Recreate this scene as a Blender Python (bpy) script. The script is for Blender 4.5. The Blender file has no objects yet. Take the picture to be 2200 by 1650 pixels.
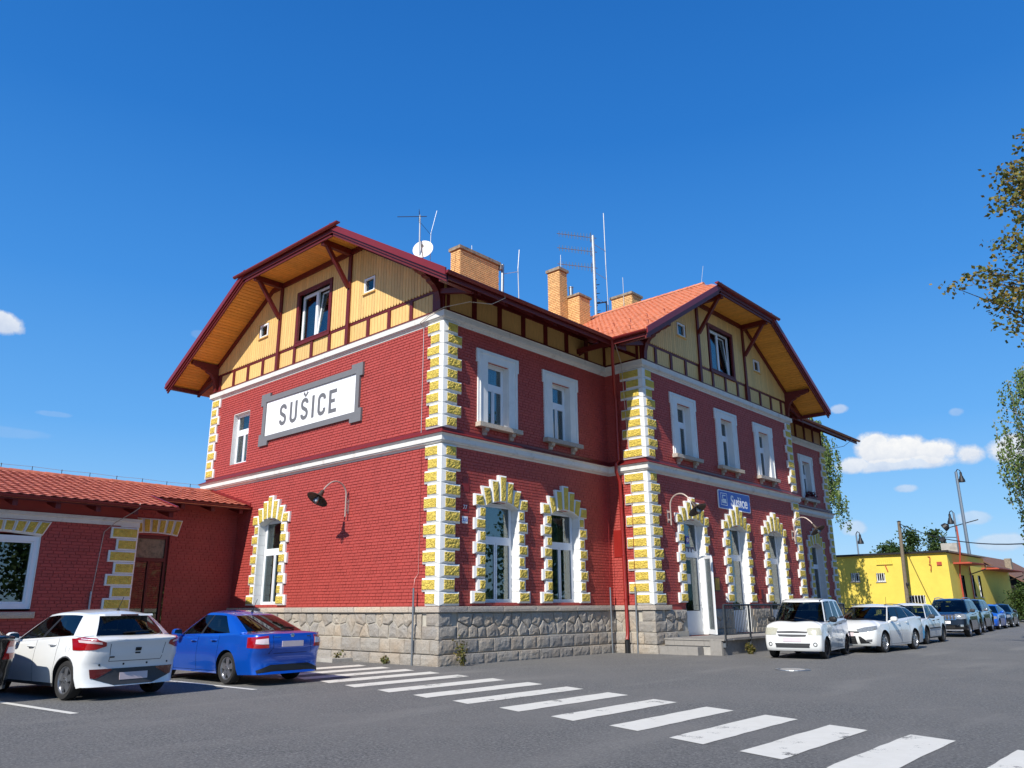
import bpy, bmesh, math, random
from mathutils import Vector, Matrix
from mathutils.bvhtree import BVHTree
from mathutils import noise as mnoise

random.seed(7)
SC = bpy.context.scene
COL = SC.collection
rad = math.radians
GZ = -0.08                      # ground level

def lin(c):
    return tuple(((x/255)/12.92 if x/255 <= .04045 else ((x/255+.055)/1.055)**2.4) for x in c)
# ------------------------------------------------------------------ camera
CAM = Vector((16.6354, -15.2744, 1.4786))
def make_camera():
    yaw, pitch, roll = 0.736217, 0.278388, -0.0067057
    fw = Vector((-math.sin(yaw)*math.cos(pitch), math.cos(yaw)*math.cos(pitch), math.sin(pitch)))
    rt = Vector((math.cos(yaw), math.sin(yaw), 0)); up = rt.cross(fw)
    r2 = rt*math.cos(roll)+up*math.sin(roll); u2 = -rt*math.sin(roll)+up*math.cos(roll)
    cd = bpy.data.cameras.new('camera'); c = bpy.data.objects.new('camera', cd); COL.objects.link(c)
    cd.sensor_width = 36; cd.sensor_fit = 'HORIZONTAL'; cd.lens = 36*1671.98/2200
    cd.clip_start = 0.1; cd.clip_end = 3000
    m = Matrix((r2, u2, -fw)).transposed().to_4x4(); m.translation = CAM
    c.matrix_world = m
    SC.camera = c
make_camera()

# ------------------------------------------------------------------ light, sky, exposure
SUN_EL, SUN_AZ = 40.5, 168.0     # azimuth clockwise from +y
def make_light():
    w = bpy.data.worlds.new('World'); SC.world = w; w.use_nodes = True
    nt = w.node_tree; nt.nodes.clear(); N = nt.nodes.new; Lk = nt.links.new
    out = N('ShaderNodeOutputWorld'); bg = N('ShaderNodeBackground'); bg.inputs['Strength'].default_value = 0.1
    sky = N('ShaderNodeTexSky'); sky.sky_type = 'NISHITA'; sky.sun_disc = False
    sky.sun_elevation = rad(SUN_EL); sky.sun_rotation = rad(SUN_AZ)
    sky.altitude = 0; sky.air_density = 1.0; sky.dust_density = 0.6; sky.ozone_density = 2.5
    hsv = N('ShaderNodeHueSaturation'); hsv.inputs['Saturation'].default_value = 1.32; hsv.inputs['Value'].default_value = SKY_V
    Lk(sky.outputs[0], hsv.inputs['Color'])
    tc = N('ShaderNodeTexCoord'); sep = N('ShaderNodeSeparateXYZ')
    nrm = N('ShaderNodeVectorMath'); nrm.operation = 'NORMALIZE'
    Lk(tc.outputs['Generated'], nrm.inputs[0]); Lk(nrm.outputs[0], sep.inputs[0])
    def mth(op, a, b=None, c=None, clamp=False):
        n = N('ShaderNodeMath'); n.operation = op; n.use_clamp = clamp
        for i, x in enumerate((a, b, c)):
            if x is None: continue
            if isinstance(x, (int, float)): n.inputs[i].default_value = x
            else: Lk(x, n.inputs[i])
        return n.outputs[0]
    az = mth('MULTIPLY', mth('ARCTAN2', sep.outputs['X'], sep.outputs['Y']), 180/math.pi)
    el = mth('MULTIPLY', mth('ARCSINE', sep.outputs['Z']), 180/math.pi)
    gr = N('ShaderNodeValToRGB'); ce = gr.color_ramp.elements
    stops = [(0, (176, 212, 244)), (.09, (138, 194, 242)), (.2, (98, 168, 236)), (.36, (66, 142, 222)), (.55, (42, 118, 202)), (.78, (30, 100, 182)), (1, (24, 86, 164))]
    while len(ce) < len(stops): ce.new(.5)
    for e_, (p_, c_) in zip(ce, stops): e_.position = p_; e_.color = (*[x*9.8 for x in lin(c_)], 1)
    Lk(mth('MULTIPLY', el, 1/60., clamp=True), gr.inputs[0])
    air = N('ShaderNodeMix'); air.data_type = 'RGBA'; air.inputs['Factor'].default_value = .85; Lk(hsv.outputs[0], air.inputs['A']); Lk(gr.outputs[0], air.inputs['B'])
    def noise(scale, detail, rough=.6):
        n = N('ShaderNodeTexNoise'); n.inputs['Scale'].default_value = scale; n.inputs['Detail'].default_value = detail
        n.inputs['Roughness'].default_value = rough; Lk(nrm.outputs[0], n.inputs['Vector']); return n.outputs['Fac']
    n1 = noise(15, 9, .66); n2 = noise(48, 6, .6)
    # small cumulus clouds: azimuth, elevation, half width, half height (degrees), density
    clouds = [(-16.9, 10.0, 1.5, 1.15, 1), (-15.4, 9.75, 1.9, 1.1, 1), (-13.2, 9.4, 1.5, .95, 1), (-18.4, 9.05, 1.2, .6, .9),
              (-11.4, 9.1, 1.1, .75, .95), (-15, 8.85, 4.2, .5, .8), (-9.3, 9.2, 1.6, .9, .9),
              (-18.75, 12.85, .62, .34, .55), (-11.8, 11.85, .5, .3, .3), (-15.4, 7.25, .8, .32, .5), (-18.9, 4.9, .9, .55, .5),
              (-11.8, 5.15, 1.0, .45, .45), (-10.5, 3.6, 1.5, .55, .5), (-77.2, 17.2, 1.7, .75, .85), (-65.2, 18.3, .7, .3, .15),
              (-73.5, 12.0, 1.1, .2, .15), (-76, 10.6, 2.6, .35, .12), (-6, 7, 2.2, .6, .7), (-1, 10, 2.5, 1.0, .8), (-92, 14, 3, 1.1, .8),
              (14, 9, 3, 1.1, .9), (-120, 11, 3, 1, .8), (40, 12, 3, 1.2, .8), (100, 10, 4, 1.2, .8)]
    q = None; hb = None
    for (a0, e0, wa, we, dn) in clouds:
        a = mth('DIVIDE', mth('SUBTRACT', az, a0), wa)
        b = mth('DIVIDE', mth('SUBTRACT', el, e0), we)
        s = mth('ADD', mth('MULTIPLY', a, a), mth('MULTIPLY', b, b))
        s = mth('MULTIPLY', mth('SUBTRACT', 1.0, s), 1.0)
        al = mth('MULTIPLY', mth('ADD', mth('MULTIPLY', s, .9), mth('MULTIPLY', mth('SUBTRACT', n1, .5), 3.0)), 1.0)
        al = mth('MULTIPLY', mth('MULTIPLY', al, 1.8, clamp=True), dn)
        bb = mth('MULTIPLY', al, mth('ADD', mth('MULTIPLY', b, .35), .62))
        q = al if q is None else mth('MAXIMUM', q, al)
        hb = bb if hb is None else mth('MAXIMUM', hb, bb)
    shade = mth('ADD', hb, mth('MULTIPLY', mth('SUBTRACT', n2, .5), 1.3), clamp=True)
    cr = N('ShaderNodeMix'); cr.data_type = 'RGBA'; Lk(shade, cr.inputs['Factor'])
    cr.inputs['A'].default_value = (5.0, 5.7, 7.0, 1); cr.inputs['B'].default_value = (8.7, 8.7, 8.6, 1)
    mx = N('ShaderNodeMix'); mx.data_type = 'RGBA'; Lk(q, mx.inputs['Factor'])
    Lk(air.outputs['Result'], mx.inputs['A']); Lk(cr.outputs['Result'], mx.inputs['B'])
    Lk(mx.outputs['Result'], bg.inputs['Color']); Lk(bg.outputs[0], out.inputs['Surface'])
    ld = bpy.data.lights.new('sun', 'SUN'); ld.energy = SUN_E; ld.angle = rad(.5); ld.color = (1.0, .955, .88)
    lo = bpy.data.objects.new('sun', ld); COL.objects.link(lo)
    d = Vector((math.sin(rad(SUN_AZ))*math.cos(rad(SUN_EL)), math.cos(rad(SUN_AZ))*math.cos(rad(SUN_EL)), math.sin(rad(SUN_EL))))
    lo.rotation_euler = d.to_track_quat('Z', 'Y').to_euler(); lo.location = (10, -30, 40)
    v = SC.view_settings; v.view_transform = 'Standard'; v.look = 'None'; v.exposure = EXPO; v.gamma = 1; v.use_curve_mapping = False
SKY_V, SUN_E, EXPO = 1.0, 5.0, 0.2
make_light()
SC.cycles.max_bounces = 8; SC.cycles.transparent_max_bounces = 12

# ------------------------------------------------------------------ materials
class NT:
    def __init__(s, name):
        s.m = bpy.data.materials.new(name); s.m.use_nodes = True; s.t = s.m.node_tree
        s.b = s.t.nodes['Principled BSDF']; s.pos = None
    def n(s, k, **kw):
        x = s.t.nodes.new(k)
        for a, b in kw.items(): setattr(x, a, b)
        return x
    def l(s, a, b): s.t.links.new(a, b)
    def P(s):
        if s.pos is None: s.pos = s.n('ShaderNodeNewGeometry').outputs['Position']
        return s.pos
    def scaled(s, v):
        m = s.n('ShaderNodeMapping'); m.inputs['Scale'].default_value = v; s.l(s.P(), m.inputs['Vector']); return m.outputs[0]
    def noise(s, scale, detail=4, rough=.6, vec=None):
        x = s.n('ShaderNodeTexNoise'); x.inputs['Scale'].default_value = scale; x.inputs['Detail'].default_value = detail
        x.inputs['Roughness'].default_value = rough; s.l(vec or s.P(), x.inputs['Vector']); return x.outputs['Fac']
    def ramp(s, f, pts):
        r = s.n('ShaderNodeValToRGB'); e = r.color_ramp.elements
        while len(e) < len(pts): e.new(.5)
        for i, (p, c) in enumerate(pts): e[i].position = p; e[i].color = (*c, 1) if len(c) == 3 else c
        s.l(f, r.inputs[0]); return r.outputs[0]
    def mix(s, f, a, b, mode='MIX'):
        x = s.n('ShaderNodeMix', data_type='RGBA', blend_type=mode)
        for v, i in ((f, 'Factor'), (a, 'A'), (b, 'B')):
            if isinstance(v, (int, float)): x.inputs[i].default_value = v
            elif isinstance(v, tuple): x.inputs[i].default_value = (*v, 1)
            else: s.l(v, x.inputs[i])
        return x.outputs['Result']
    def math(s, op, a, b=0., clamp=False):
        x = s.n('ShaderNodeMath', operation=op, use_clamp=clamp)
        for i, v in enumerate((a, b)):
            if isinstance(v, (int, float)): x.inputs[i].default_value = v
            else: s.l(v, x.inputs[i])
        return x.outputs[0]
    def bump(s, h, dist, strength=1.):
        x = s.n('ShaderNodeBump'); x.inputs['Distance'].default_value = dist; x.inputs['Strength'].default_value = strength
        s.l(h, x.inputs['Height']); s.l(x.outputs[0], s.b.inputs['Normal'])
    def col(s, c):
        if isinstance(c, tuple): s.b.inputs['Base Color'].default_value = (*c, 1)
        else: s.l(c, s.b.inputs['Base Color'])
    def set(s, **kw):
        for k, v in kw.items(): s.b.inputs[k.replace('_', ' ')].default_value = v

def mat(name, c, rough=.6, metal=0., var=.12, scale=6., bscale=0, bdist=.002, coat=0., spec=.5, rnd=0., dirt=None):
    t = NT(name); c = lin(c)
    t.set(Roughness=rough, Metallic=metal, Coat_Weight=coat)
    t.b.inputs['Specular IOR Level'].default_value = spec
    if coat: t.b.inputs['Coat Roughness'].default_value = .04
    if var or rnd:
        f = t.noise(scale, 5, .65)
        a = tuple(x*(1-var) for x in c); b = tuple(min(1, x*(1+var)) for x in c)
        k = t.ramp(f, [(.3, a), (.7, b)])
        if rnd:
            oi = t.n('ShaderNodeObjectInfo').outputs['Random']
            v = t.math('ADD', t.math('MULTIPLY', oi, 2*rnd), 1-rnd)
            cb = t.n('ShaderNodeCombineColor'); 
            for i in range(3): t.l(v, cb.inputs[i])
            k = t.mix(1., k, cb.outputs[0], 'MULTIPLY')
        if dirt:
            g = t.ramp(t.noise(dirt[1], 6, .7), [(dirt[2], (0, 0, 0)), (dirt[3], (1, 1, 1))])
            k = t.mix(g, k, lin(dirt[0]))
        t.col(k)
    else: t.col(c)
    if bscale: t.bump(t.noise(bscale, 6, .7), bdist)
    return t.m

M = {}
M['brick'] = mat('red brick paint', (170, 70, 62), .6, var=.10, scale=2.2, bscale=60, bdist=.002, rnd=.07, dirt=((168, 74, 68), 3.1, .56, .8))
M['white'] = mat('white plaster', (226, 226, 222), .7, var=.04, scale=3, bscale=30, bdist=.001, dirt=((190, 188, 180), 1.7, .62, .85))
M['cream'] = mat('weathered white cornice', (216, 213, 206), .75, var=.05, scale=2, bscale=25, bdist=.001, dirt=((176, 168, 158), 2.4, .55, .8))
M['wood'] = mat('dark red painted timber', (98, 24, 22), .5, var=.18, scale=9, bscale=40, bdist=.002)
M['trim'] = mat('red sheet metal', (118, 32, 32), .38, metal=.0, var=.06, scale=3)
M['pipe'] = mat('red drainpipe paint', (140, 36, 30), .35, var=.05)
M['room_shade_paint'] = mat('painted room shade', (30, 34, 38), .8, var=.1)  # near-black colour stands in for the shade inside rooms
M['frame'] = mat('white window frame', (232, 234, 236), .35, var=.02)
M['curtain'] = mat('pale curtain', (196, 204, 200), .9, var=.05, scale=4)
M['blind'] = mat('green grey blind', (150, 172, 164), .9, var=.08, scale=3)
M['metal'] = mat('galvanised metal', (150, 156, 160), .42, metal=.8, var=.08, scale=12)
M['pole'] = mat('painted grey steel', (168, 174, 178), .5, metal=.3, var=.06)
M['black'] = mat('black plastic', (22, 22, 23), .55, var=.1)
M['rubber'] = mat('tyre rubber', (34, 33, 32), .85, var=.15, scale=20)
M['grey'] = mat('grey sign frame', (112, 112, 114), .6, var=.05, scale=5)
M['letter'] = mat('grey lettering', (104, 104, 106), .6, var=.04)
M['signwhite'] = mat('white sign board', (240, 240, 240), .5, var=.02)
M['signblue'] = mat('blue sign face', (14, 72, 176), .35, var=.04)
M['rail'] = mat('anthracite railing', (62, 66, 70), .45, metal=.3, var=.08)
M['concrete'] = mat('concrete', (168, 164, 156), .85, var=.12, scale=5, bscale=45, bdist=.002, dirt=((120, 116, 108), 2.2, .5, .8))
M['cap'] = mat('chimney cap concrete', (150, 136, 116), .9, var=.15, scale=8, bscale=40, bdist=.004, dirt=((92, 86, 74), 6, .45, .7))
M['chimbrick'] = mat('orange chimney brick', (218, 176, 118), .8, var=.16, scale=7, bscale=60, bdist=.002, rnd=.1)
M['mortar'] = mat('brown mortar', (164, 106, 66), .9, var=.1)
M['tile'] = mat('orange clay tile', (206, 130, 94), .62, var=.14, scale=5, bscale=50, bdist=.001, rnd=.09, dirt=((168, 84, 54), 3, .5, .75))
M['tile2'] = mat('rust clay tile', (186, 108, 84), .62, var=.14, scale=5, bscale=50, bdist=.001, rnd=.09, dirt=((132, 56, 42), 3, .5, .75))

def rustic():
    t = NT('yellow rusticated stone'); c = lin((228, 200, 90))
    f = t.noise(7, 5); k = t.ramp(f, [(.3, tuple(x*.88 for x in c)), (.7, tuple(min(1, x*1.1) for x in c))])
    t.col(k); t.set(Roughness=.8)
    v = t.n('ShaderNodeTexVoronoi', feature='DISTANCE_TO_EDGE'); v.inputs['Scale'].default_value = 17
    nz = t.n('ShaderNodeTexNoise'); nz.inputs['Scale'].default_value = 9; t.l(t.P(), nz.inputs['Vector'])
    w = t.n('ShaderNodeVectorMath', operation='MULTIPLY_ADD'); t.l(nz.outputs['Color'], w.inputs[0]); w.inputs[1].default_value = (.12, .12, .12); t.l(t.P(), w.inputs[2])
    t.l(w.outputs[0], v.inputs['Vector'])
    h = t.math('MULTIPLY', t.math('MINIMUM', v.outputs['Distance'], .35), 2.5)
    t.bump(h, .03); return t.m
M['rustic'] = rustic()
def boards():
    t = NT('yellow varnished boards'); c = lin((234, 194, 122))
    f = t.noise(3, 5, .65, t.scaled((14, 14, 1.2)))
    k = t.ramp(f, [(.3, tuple(x*.8 for x in c)), (.68, tuple(min(1, x*1.06) for x in c))])
    oi = t.n('ShaderNodeObjectInfo').outputs['Random']
    g = t.ramp(oi, [(0, (.86, .86, .86)), (1, (1.04, 1.02, 1.0))]); t.col(t.mix(1., k, g, 'MULTIPLY')); t.set(Roughness=.55)
    return t.m
M['board'] = boards()
def soffit():
    t = NT('amber soffit boards'); c = lin((230, 160, 64))
    f = t.noise(3, 5, .65, t.scaled((2, 2, 12)))
    k = t.ramp(f, [(.3, tuple(x*.84 for x in c)), (.68, tuple(min(1, x*1.08) for x in c))])
    oi = t.n('ShaderNodeObjectInfo').outputs['Random']
    g = t.ramp(oi, [(0, (.88, .88, .88)), (1, (1.04, 1.02, 1.0))]); t.col(t.mix(1., k, g, 'MULTIPLY')); t.set(Roughness=.5)
    return t.m
M['soffit'] = soffit()
def granite(name, base, tint):
    t = NT(name)
    f = t.noise(34, 6, .75); k = t.ramp(f, [(.32, tuple(x*.5 for x in lin(base))), (.5, lin(base)), (.72, tuple(min(1, x*1.25) for x in lin(base)))])
    g = t.noise(1.6, 4); k = t.mix(t.ramp(g, [(.4, (0, 0, 0)), (.7, (.7, .7, .7))]), k, lin(tint))
    oi = t.n('ShaderNodeObjectInfo').outputs['Random']
    h = t.ramp(oi, [(0, (.78, .79, .82)), (.5, (.95, .95, .95)), (1, (1.12, 1.06, .98))]); t.col(t.mix(1., k, h, 'MULTIPLY'))
    t.set(Roughness=.85); t.bump(t.math('ADD', t.noise(16, 8, .75), t.math('MULTIPLY', t.noise(60, 3), .3)), .03); return t.m
M['granite'] = granite('grey granite', (168, 162, 152), (162, 146, 126))
M['sillstone'] = granite('pale granite sill', (190, 180, 166), (196, 178, 158))
M['mortarg'] = mat('stone mortar', (176, 170, 156), .9, var=.1, scale=8, bscale=40, bdist=.003)
def glassmat(name, tint, trans=.55, rough=.0):
    m = bpy.data.materials.new(name); m.use_nodes = True; t = m.node_tree; t.nodes.clear()
    o = t.nodes.new('ShaderNodeOutputMaterial'); mx = t.nodes.new('ShaderNodeMixShader'); tr = t.nodes.new('ShaderNodeBsdfTransparent')
    gl = t.nodes.new('ShaderNodeBsdfGlossy'); fr = t.nodes.new('ShaderNodeLayerWeight'); fr.inputs['Blend'].default_value = .22
    tr.inputs['Color'].default_value = (*lin(tint), 1); gl.inputs['Roughness'].default_value = rough; gl.inputs['Color'].default_value = (.9, .93, .95, 1)
    a = t.nodes.new('ShaderNodeMath'); a.operation = 'ADD'; a.use_clamp = True; a.inputs[1].default_value = 1-trans
    mu = t.nodes.new('ShaderNodeMath'); mu.operation = 'MULTIPLY'; mu.inputs[1].default_value = .8
    t.links.new(fr.outputs['Fresnel'], mu.inputs[0]); t.links.new(mu.outputs[0], a.inputs[0]); t.links.new(a.outputs[0], mx.inputs[0])
    t.links.new(tr.outputs[0], mx.inputs[1]); t.links.new(gl.outputs[0], mx.inputs[2]); t.links.new(mx.outputs[0], o.inputs[0])
    return m
M['glass'] = glassmat('window glass', (190, 205, 205), .88)
M['carglass'] = glassmat('tinted car glass', (158, 174, 170), .94)
M['doorglass'] = glassmat('dark door glass', (150, 160, 158), .92)
M['lens'] = glassmat('clear lens', (230, 232, 232), .85)

# ------------------------------------------------------------------ mesh helpers
class Fr:
    """a facade frame: u along the wall, d outward, z up"""
    def __init__(s, O, U, N): s.O = Vector(O); s.U = Vector(U); s.N = Vector(N)
    def __call__(s, u, d, z): return s.O + s.U*u + s.N*d + Vector((0, 0, z))
WORLD = Fr((0, 0, 0), (1, 0, 0), (0, 1, 0))
class MB:
    def __init__(s, F=WORLD): s.v = []; s.f = []; s.m = []; s.F = F
    def add(s, pts, faces, m=0):
        o = len(s.v); s.v += [tuple(p) for p in pts]
        for f in faces: s.f.append(tuple(o+i for i in f)); s.m.append(m)
    def box(s, u0, u1, d0, d1, z0, z1, m=0, F=None):
        F = F or s.F
        p = [F(u, d, z) for z in (z0, z1) for d in (d0, d1) for u in (u0, u1)]
        s.add(p, [(0, 1, 3, 2), (4, 6, 7, 5), (0, 4, 5, 1), (2, 3, 7, 6), (0, 2, 6, 4), (1, 5, 7, 3)], m)
    def prism(s, poly, d0, d1, m=0, F=None):
        F = F or s.F; n = len(poly)
        s.add([F(u, d0, z) for u, z in poly]+[F(u, d1, z) for u, z in poly],
              [tuple(range(n))[::-1], tuple(range(n, 2*n))]+[(i, (i+1) % n, n+(i+1) % n, n+i) for i in range(n)], m)
    def hexa(s, p, m=0):
        s.add(p, [(0, 1, 3, 2), (4, 6, 7, 5), (0, 4, 5, 1), (2, 3, 7, 6), (0, 2, 6, 4), (1, 5, 7, 3)], m)
    def beam(s, a, b, w, h, m=0, up=(0, 0, 1)):
        a = Vector(a); b = Vector(b); t = (b-a).normalized(); up = Vector(up)
        if abs(t.dot(up)) > .98: up = Vector((1, 0, 0))
        x = t.cross(up).normalized(); y = x.cross(t).normalized()
        p = [e+x*(i*w/2)+y*(j*h/2) for e in (a, b) for j in (-1, 1) for i in (-1, 1)]
        s.hexa(p, m)
    def tube(s, path, r, n=8, m=0, cap=True):
        path = [Vector(p) for p in path]; rs = r if isinstance(r, (list, tuple)) else [r]*len(path)
        o = len(s.v); prev = None
        for i, p in enumerate(path):
            t = (path[min(i+1, len(path)-1)]-path[max(i-1, 0)]).normalized()
            if prev is None:
                a = Vector((0, 0, 1)) if abs(t.z) < .9 else Vector((1, 0, 0))
                x = t.cross(a).normalized()
            else: x = (prev - t*prev.dot(t)).normalized()
            prev = x; y = t.cross(x)
            for k in range(n):
                an = 2*math.pi*k/n; s.v.append(tuple(p+(x*math.cos(an)+y*math.sin(an))*rs[i]))
        for i in range(len(path)-1):
            for k in range(n):
                s.f.append((o+i*n+k, o+i*n+(k+1) % n, o+(i+1)*n+(k+1) % n, o+(i+1)*n+k)); s.m.append(m)
        if cap:
            s.f.append(tuple(o+k for k in range(n))[::-1]); s.m.append(m)
            e = o+(len(path)-1)*n; s.f.append(tuple(e+k for k in range(n))); s.m.append(m)
    def lathe(s, prof, C, ax=(0, 0, 1), n=16, m=0):
        """prof: (radius, offset along axis)"""
        ax = Vector(ax).normalized(); C = Vector(C); a = Vector((0, 0, 1)) if abs(ax.z) < .9 else Vector((1, 0, 0))
        x = ax.cross(a).normalized(); y = ax.cross(x); o = len(s.v)
        for r, h in prof:
            for k in range(n):
                an = 2*math.pi*k/n; s.v.append(tuple(C+ax*h+(x*math.cos(an)+y*math.sin(an))*max(r, 1e-4)))
        for i in range(len(prof)-1):
            for k in range(n):
                s.f.append((o+i*n+k, o+i*n+(k+1) % n, o+(i+1)*n+(k+1) % n, o+(i+1)*n+k)); s.m.append(m)
WL = {}
def link(o, parent=None, kind=None, label=None):
    COL.objects.link(o)
    if parent is not None: o.parent = parent
    if kind: o['kind'] = kind
    if label: o['label'] = label
    return o
def thing(name, label, cat, loc=(0, 0, 0), group=None, rz=0.):
    o = bpy.data.objects.new(name, None); COL.objects.link(o); o.location = loc; o.rotation_euler = (0, 0, rz)
    o.empty_display_size = .2; o['label'] = label; o['category'] = cat
    if group: o['group'] = group
    WL[o.name] = Vector(loc); return o
def mesh_of(name, mb, mats, smooth=False, off=Vector((0, 0, 0)), recalc=True):
    me = bpy.data.meshes.new(name)
    me.from_pydata([(v[0]-off.x, v[1]-off.y, v[2]-off.z) for v in mb.v], [], mb.f)
    for mm in mats: me.materials.append(M[mm] if isinstance(mm, str) else mm)
    if len(mats) > 1: me.polygons.foreach_set('material_index', mb.m)
    if recalc and len(mb.f) < 20000:
        bm = bmesh.new(); bm.from_mesh(me); bmesh.ops.recalc_face_normals(bm, faces=bm.faces); bm.to_mesh(me); bm.free()
    if smooth: me.polygons.foreach_set('use_smooth', [True]*len(me.polygons))
    if smooth and smooth != 'all': me.set_sharp_from_angle(angle=rad(38))
    return me
def obj(name, mb, mats, parent=None, kind=None, label=None, smooth=False, recalc=True):
    """mb in world coordinates (local ones under a thing registered at the origin)"""
    if not isinstance(mats, (list, tuple)): mats = [mats]
    off = WL[parent.name] if parent is not None else Vector((0, 0, 0))
    me = mesh_of(name, mb, mats, smooth, off, recalc)
    o = bpy.data.objects.new(name, me); link(o, parent, kind, label); WL[o.name] = off
    return o
def inst(name, me, mw, parent):
    o = bpy.data.objects.new(name, me); COL.objects.link(o); o.parent = parent
    off = WL[parent.name]; m = mw.copy(); m.translation = m.translation-off; o.matrix_basis = m
    WL[o.name] = off; return o
def solo(name, label, cat, mb, mats, group=None, smooth=False):
    o = obj(name, mb, mats, smooth=smooth); o['label'] = label; o['category'] = cat
    if group: o['group'] = group
    return o
def text(name, body, F, u, z, d, size, m, parent, sx=1., bold=0., ext=.004):
    cu = bpy.data.curves.new(name, 'FONT'); cu.body = body; cu.size = size; cu.extrude = ext; cu.offset = bold
    cu.align_x = 'CENTER'; cu.align_y = 'CENTER'; cu.materials.append(M[m] if isinstance(m, str) else m)
    o = bpy.data.objects.new(name, cu); link(o, parent)
    X = F.U if F.U.cross(Vector((0, 0, 1))).dot(F.N) > 0 else -F.U
    mw = Matrix((X, Vector((0, 0, 1)), F.N)).transposed().to_4x4() @ Matrix.Diagonal((sx, 1, 1, 1))
    mw.translation = F(u, d, z)-WL[parent.name]; o.matrix_basis = mw; WL[o.name] = WL[parent.name]; TEXTS.append(o)
    return o
TEXTS = []
def texts_to_meshes():
    dg = bpy.context.evaluated_depsgraph_get()
    for o in TEXTS:
        me = bpy.data.meshes.new_from_object(o.evaluated_get(dg)); n = bpy.data.objects.new('tmp', me); nm = o.name; par = o.parent; mb_ = o.matrix_basis.copy()
        bpy.data.objects.remove(o); n.name = nm; COL.objects.link(n); n.parent = par; n.matrix_basis = mb_
def sweep(mb, path, prof, m=0):
    """prof (d outward, z) along a plan path, outward on its right"""
    n = len(path); P = [Vector((p[0], p[1], 0)) for p in path]; offs = []
    for i in range(n):
        ns = []
        if i > 0: t = (P[i]-P[i-1]).normalized(); ns.append(Vector((t.y, -t.x, 0)))
        if i < n-1: t = (P[i+1]-P[i]).normalized(); ns.append(Vector((t.y, -t.x, 0)))
        if len(ns) == 1: offs.append(ns[0])
        else:
            b = ns[0]+ns[1]; offs.append(b/(b.dot(ns[0])))
    o = len(mb.v); k = len(prof)
    for i in range(n):
        for d, z in prof: mb.v.append(tuple(P[i]+offs[i]*d+Vector((0, 0, z))))
    for i in range(n-1):
        for j in range(k):
            j2 = (j+1) % k; mb.f.append((o+i*k+j, o+i*k+j2, o+(i+1)*k+j2, o+(i+1)*k+j)); mb.m.append(m)
    mb.f.append(tuple(o+j for j in range(k))); mb.m.append(m)
    mb.f.append(tuple(o+(n-1)*k+j for j in range(k))[::-1]); mb.m.append(m)
# ------------------------------------------------------------------ ground
W_, D1, PX, D2, LW = 14.323, 8.386, 1.653, 21.375, 29.905     # gable width, recess, projection, its far end, total length
def asphalt():
    t = NT('asphalt')
    fine = t.noise(27, 6, .85); mid = t.noise(9, 5, .7); big = t.noise(.32, 5, .6)
    c = t.ramp(fine, [(.34, (.045, .045, .044)), (.5, (.135, .134, .128)), (.64, (.32, .31, .29))])
    c = t.mix(t.ramp(big, [(.42, (0, 0, 0)), (.62, (.6, .6, .6))]), c, (.185, .178, .165))
    c = t.mix(t.ramp(mid, [(.5, (0, 0, 0)), (.8, (.5, .5, .5))]), c, (.105, .105, .102))
    wv = t.n('ShaderNodeTexNoise'); wv.inputs['Scale'].default_value = .5; wv.inputs['Detail'].default_value = 6
    t.l(t.scaled((1.6, .35, 1)), wv.inputs['Vector'])
    c = t.mix(t.ramp(wv.outputs['Fac'], [(.55, (0, 0, 0)), (.72, (.55, .55, .55))]), c, (.24, .23, .21))
    # tyre polish and old cracks
    v = t.n('ShaderNodeTexVoronoi', feature='DISTANCE_TO_EDGE'); v.inputs['Scale'].default_value = .33
    nz = t.n('ShaderNodeTexNoise'); nz.inputs['Scale'].default_value = 1.3; nz.inputs['Detail'].default_value = 6; t.l(t.P(), nz.inputs['Vector'])
    a = t.n('ShaderNodeVectorMath', operation='MULTIPLY_ADD'); t.l(nz.outputs['Color'], a.inputs[0]); a.inputs[1].default_value = (1.5, 1.5, 0); t.l(t.P(), a.inputs[2])
    t.l(a.outputs[0], v.inputs['Vector'])
    k = t.math('MULTIPLY', t.ramp(v.outputs['Distance'], [(0, (1, 1, 1)), (.006, (0, 0, 0))]), t.ramp(t.noise(.5, 3), [(.5, (0, 0, 0)), (.6, (.8, .8, .8))]))
    c = t.mix(k, c, (.21, .2, .18))
    t.col(c); t.set(Roughness=.82); t.b.inputs['Specular IOR Level'].default_value = .35
    t.bump(t.math('ADD', fine, t.math('MULTIPLY', mid, .4)), .02); return t.m
M['asphalt'] = asphalt()
def paint():
    t = NT('worn road paint')
    fine = t.noise(60, 4, .75); big = t.noise(2.0, 6, .7)
    k = t.math('ADD', t.math('MULTIPLY', t.math('SUBTRACT', fine, .5), 1.1), t.math('MULTIPLY', t.math('SUBTRACT', big, .5), 2.6))
    c = t.mix(t.noise(6, 4), (.60, .575, .50), (.72, .70, .63))
    c = t.mix(t.ramp(k, [(.30, (0, 0, 0)), (.42, (1, 1, 1))]), c, (.10, .098, .09))
    sk = t.noise(3, 5, .7, t.scaled((9, 1.1, 1)))
    c = t.mix(t.ramp(sk, [(.66, (0, 0, 0)), (.74, (.55, .55, .55))]), c, (.12, .118, .11))
    t.col(c); t.set(Roughness=.7); t.bump(fine, .004); return t.m
M['paint'] = paint()

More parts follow.
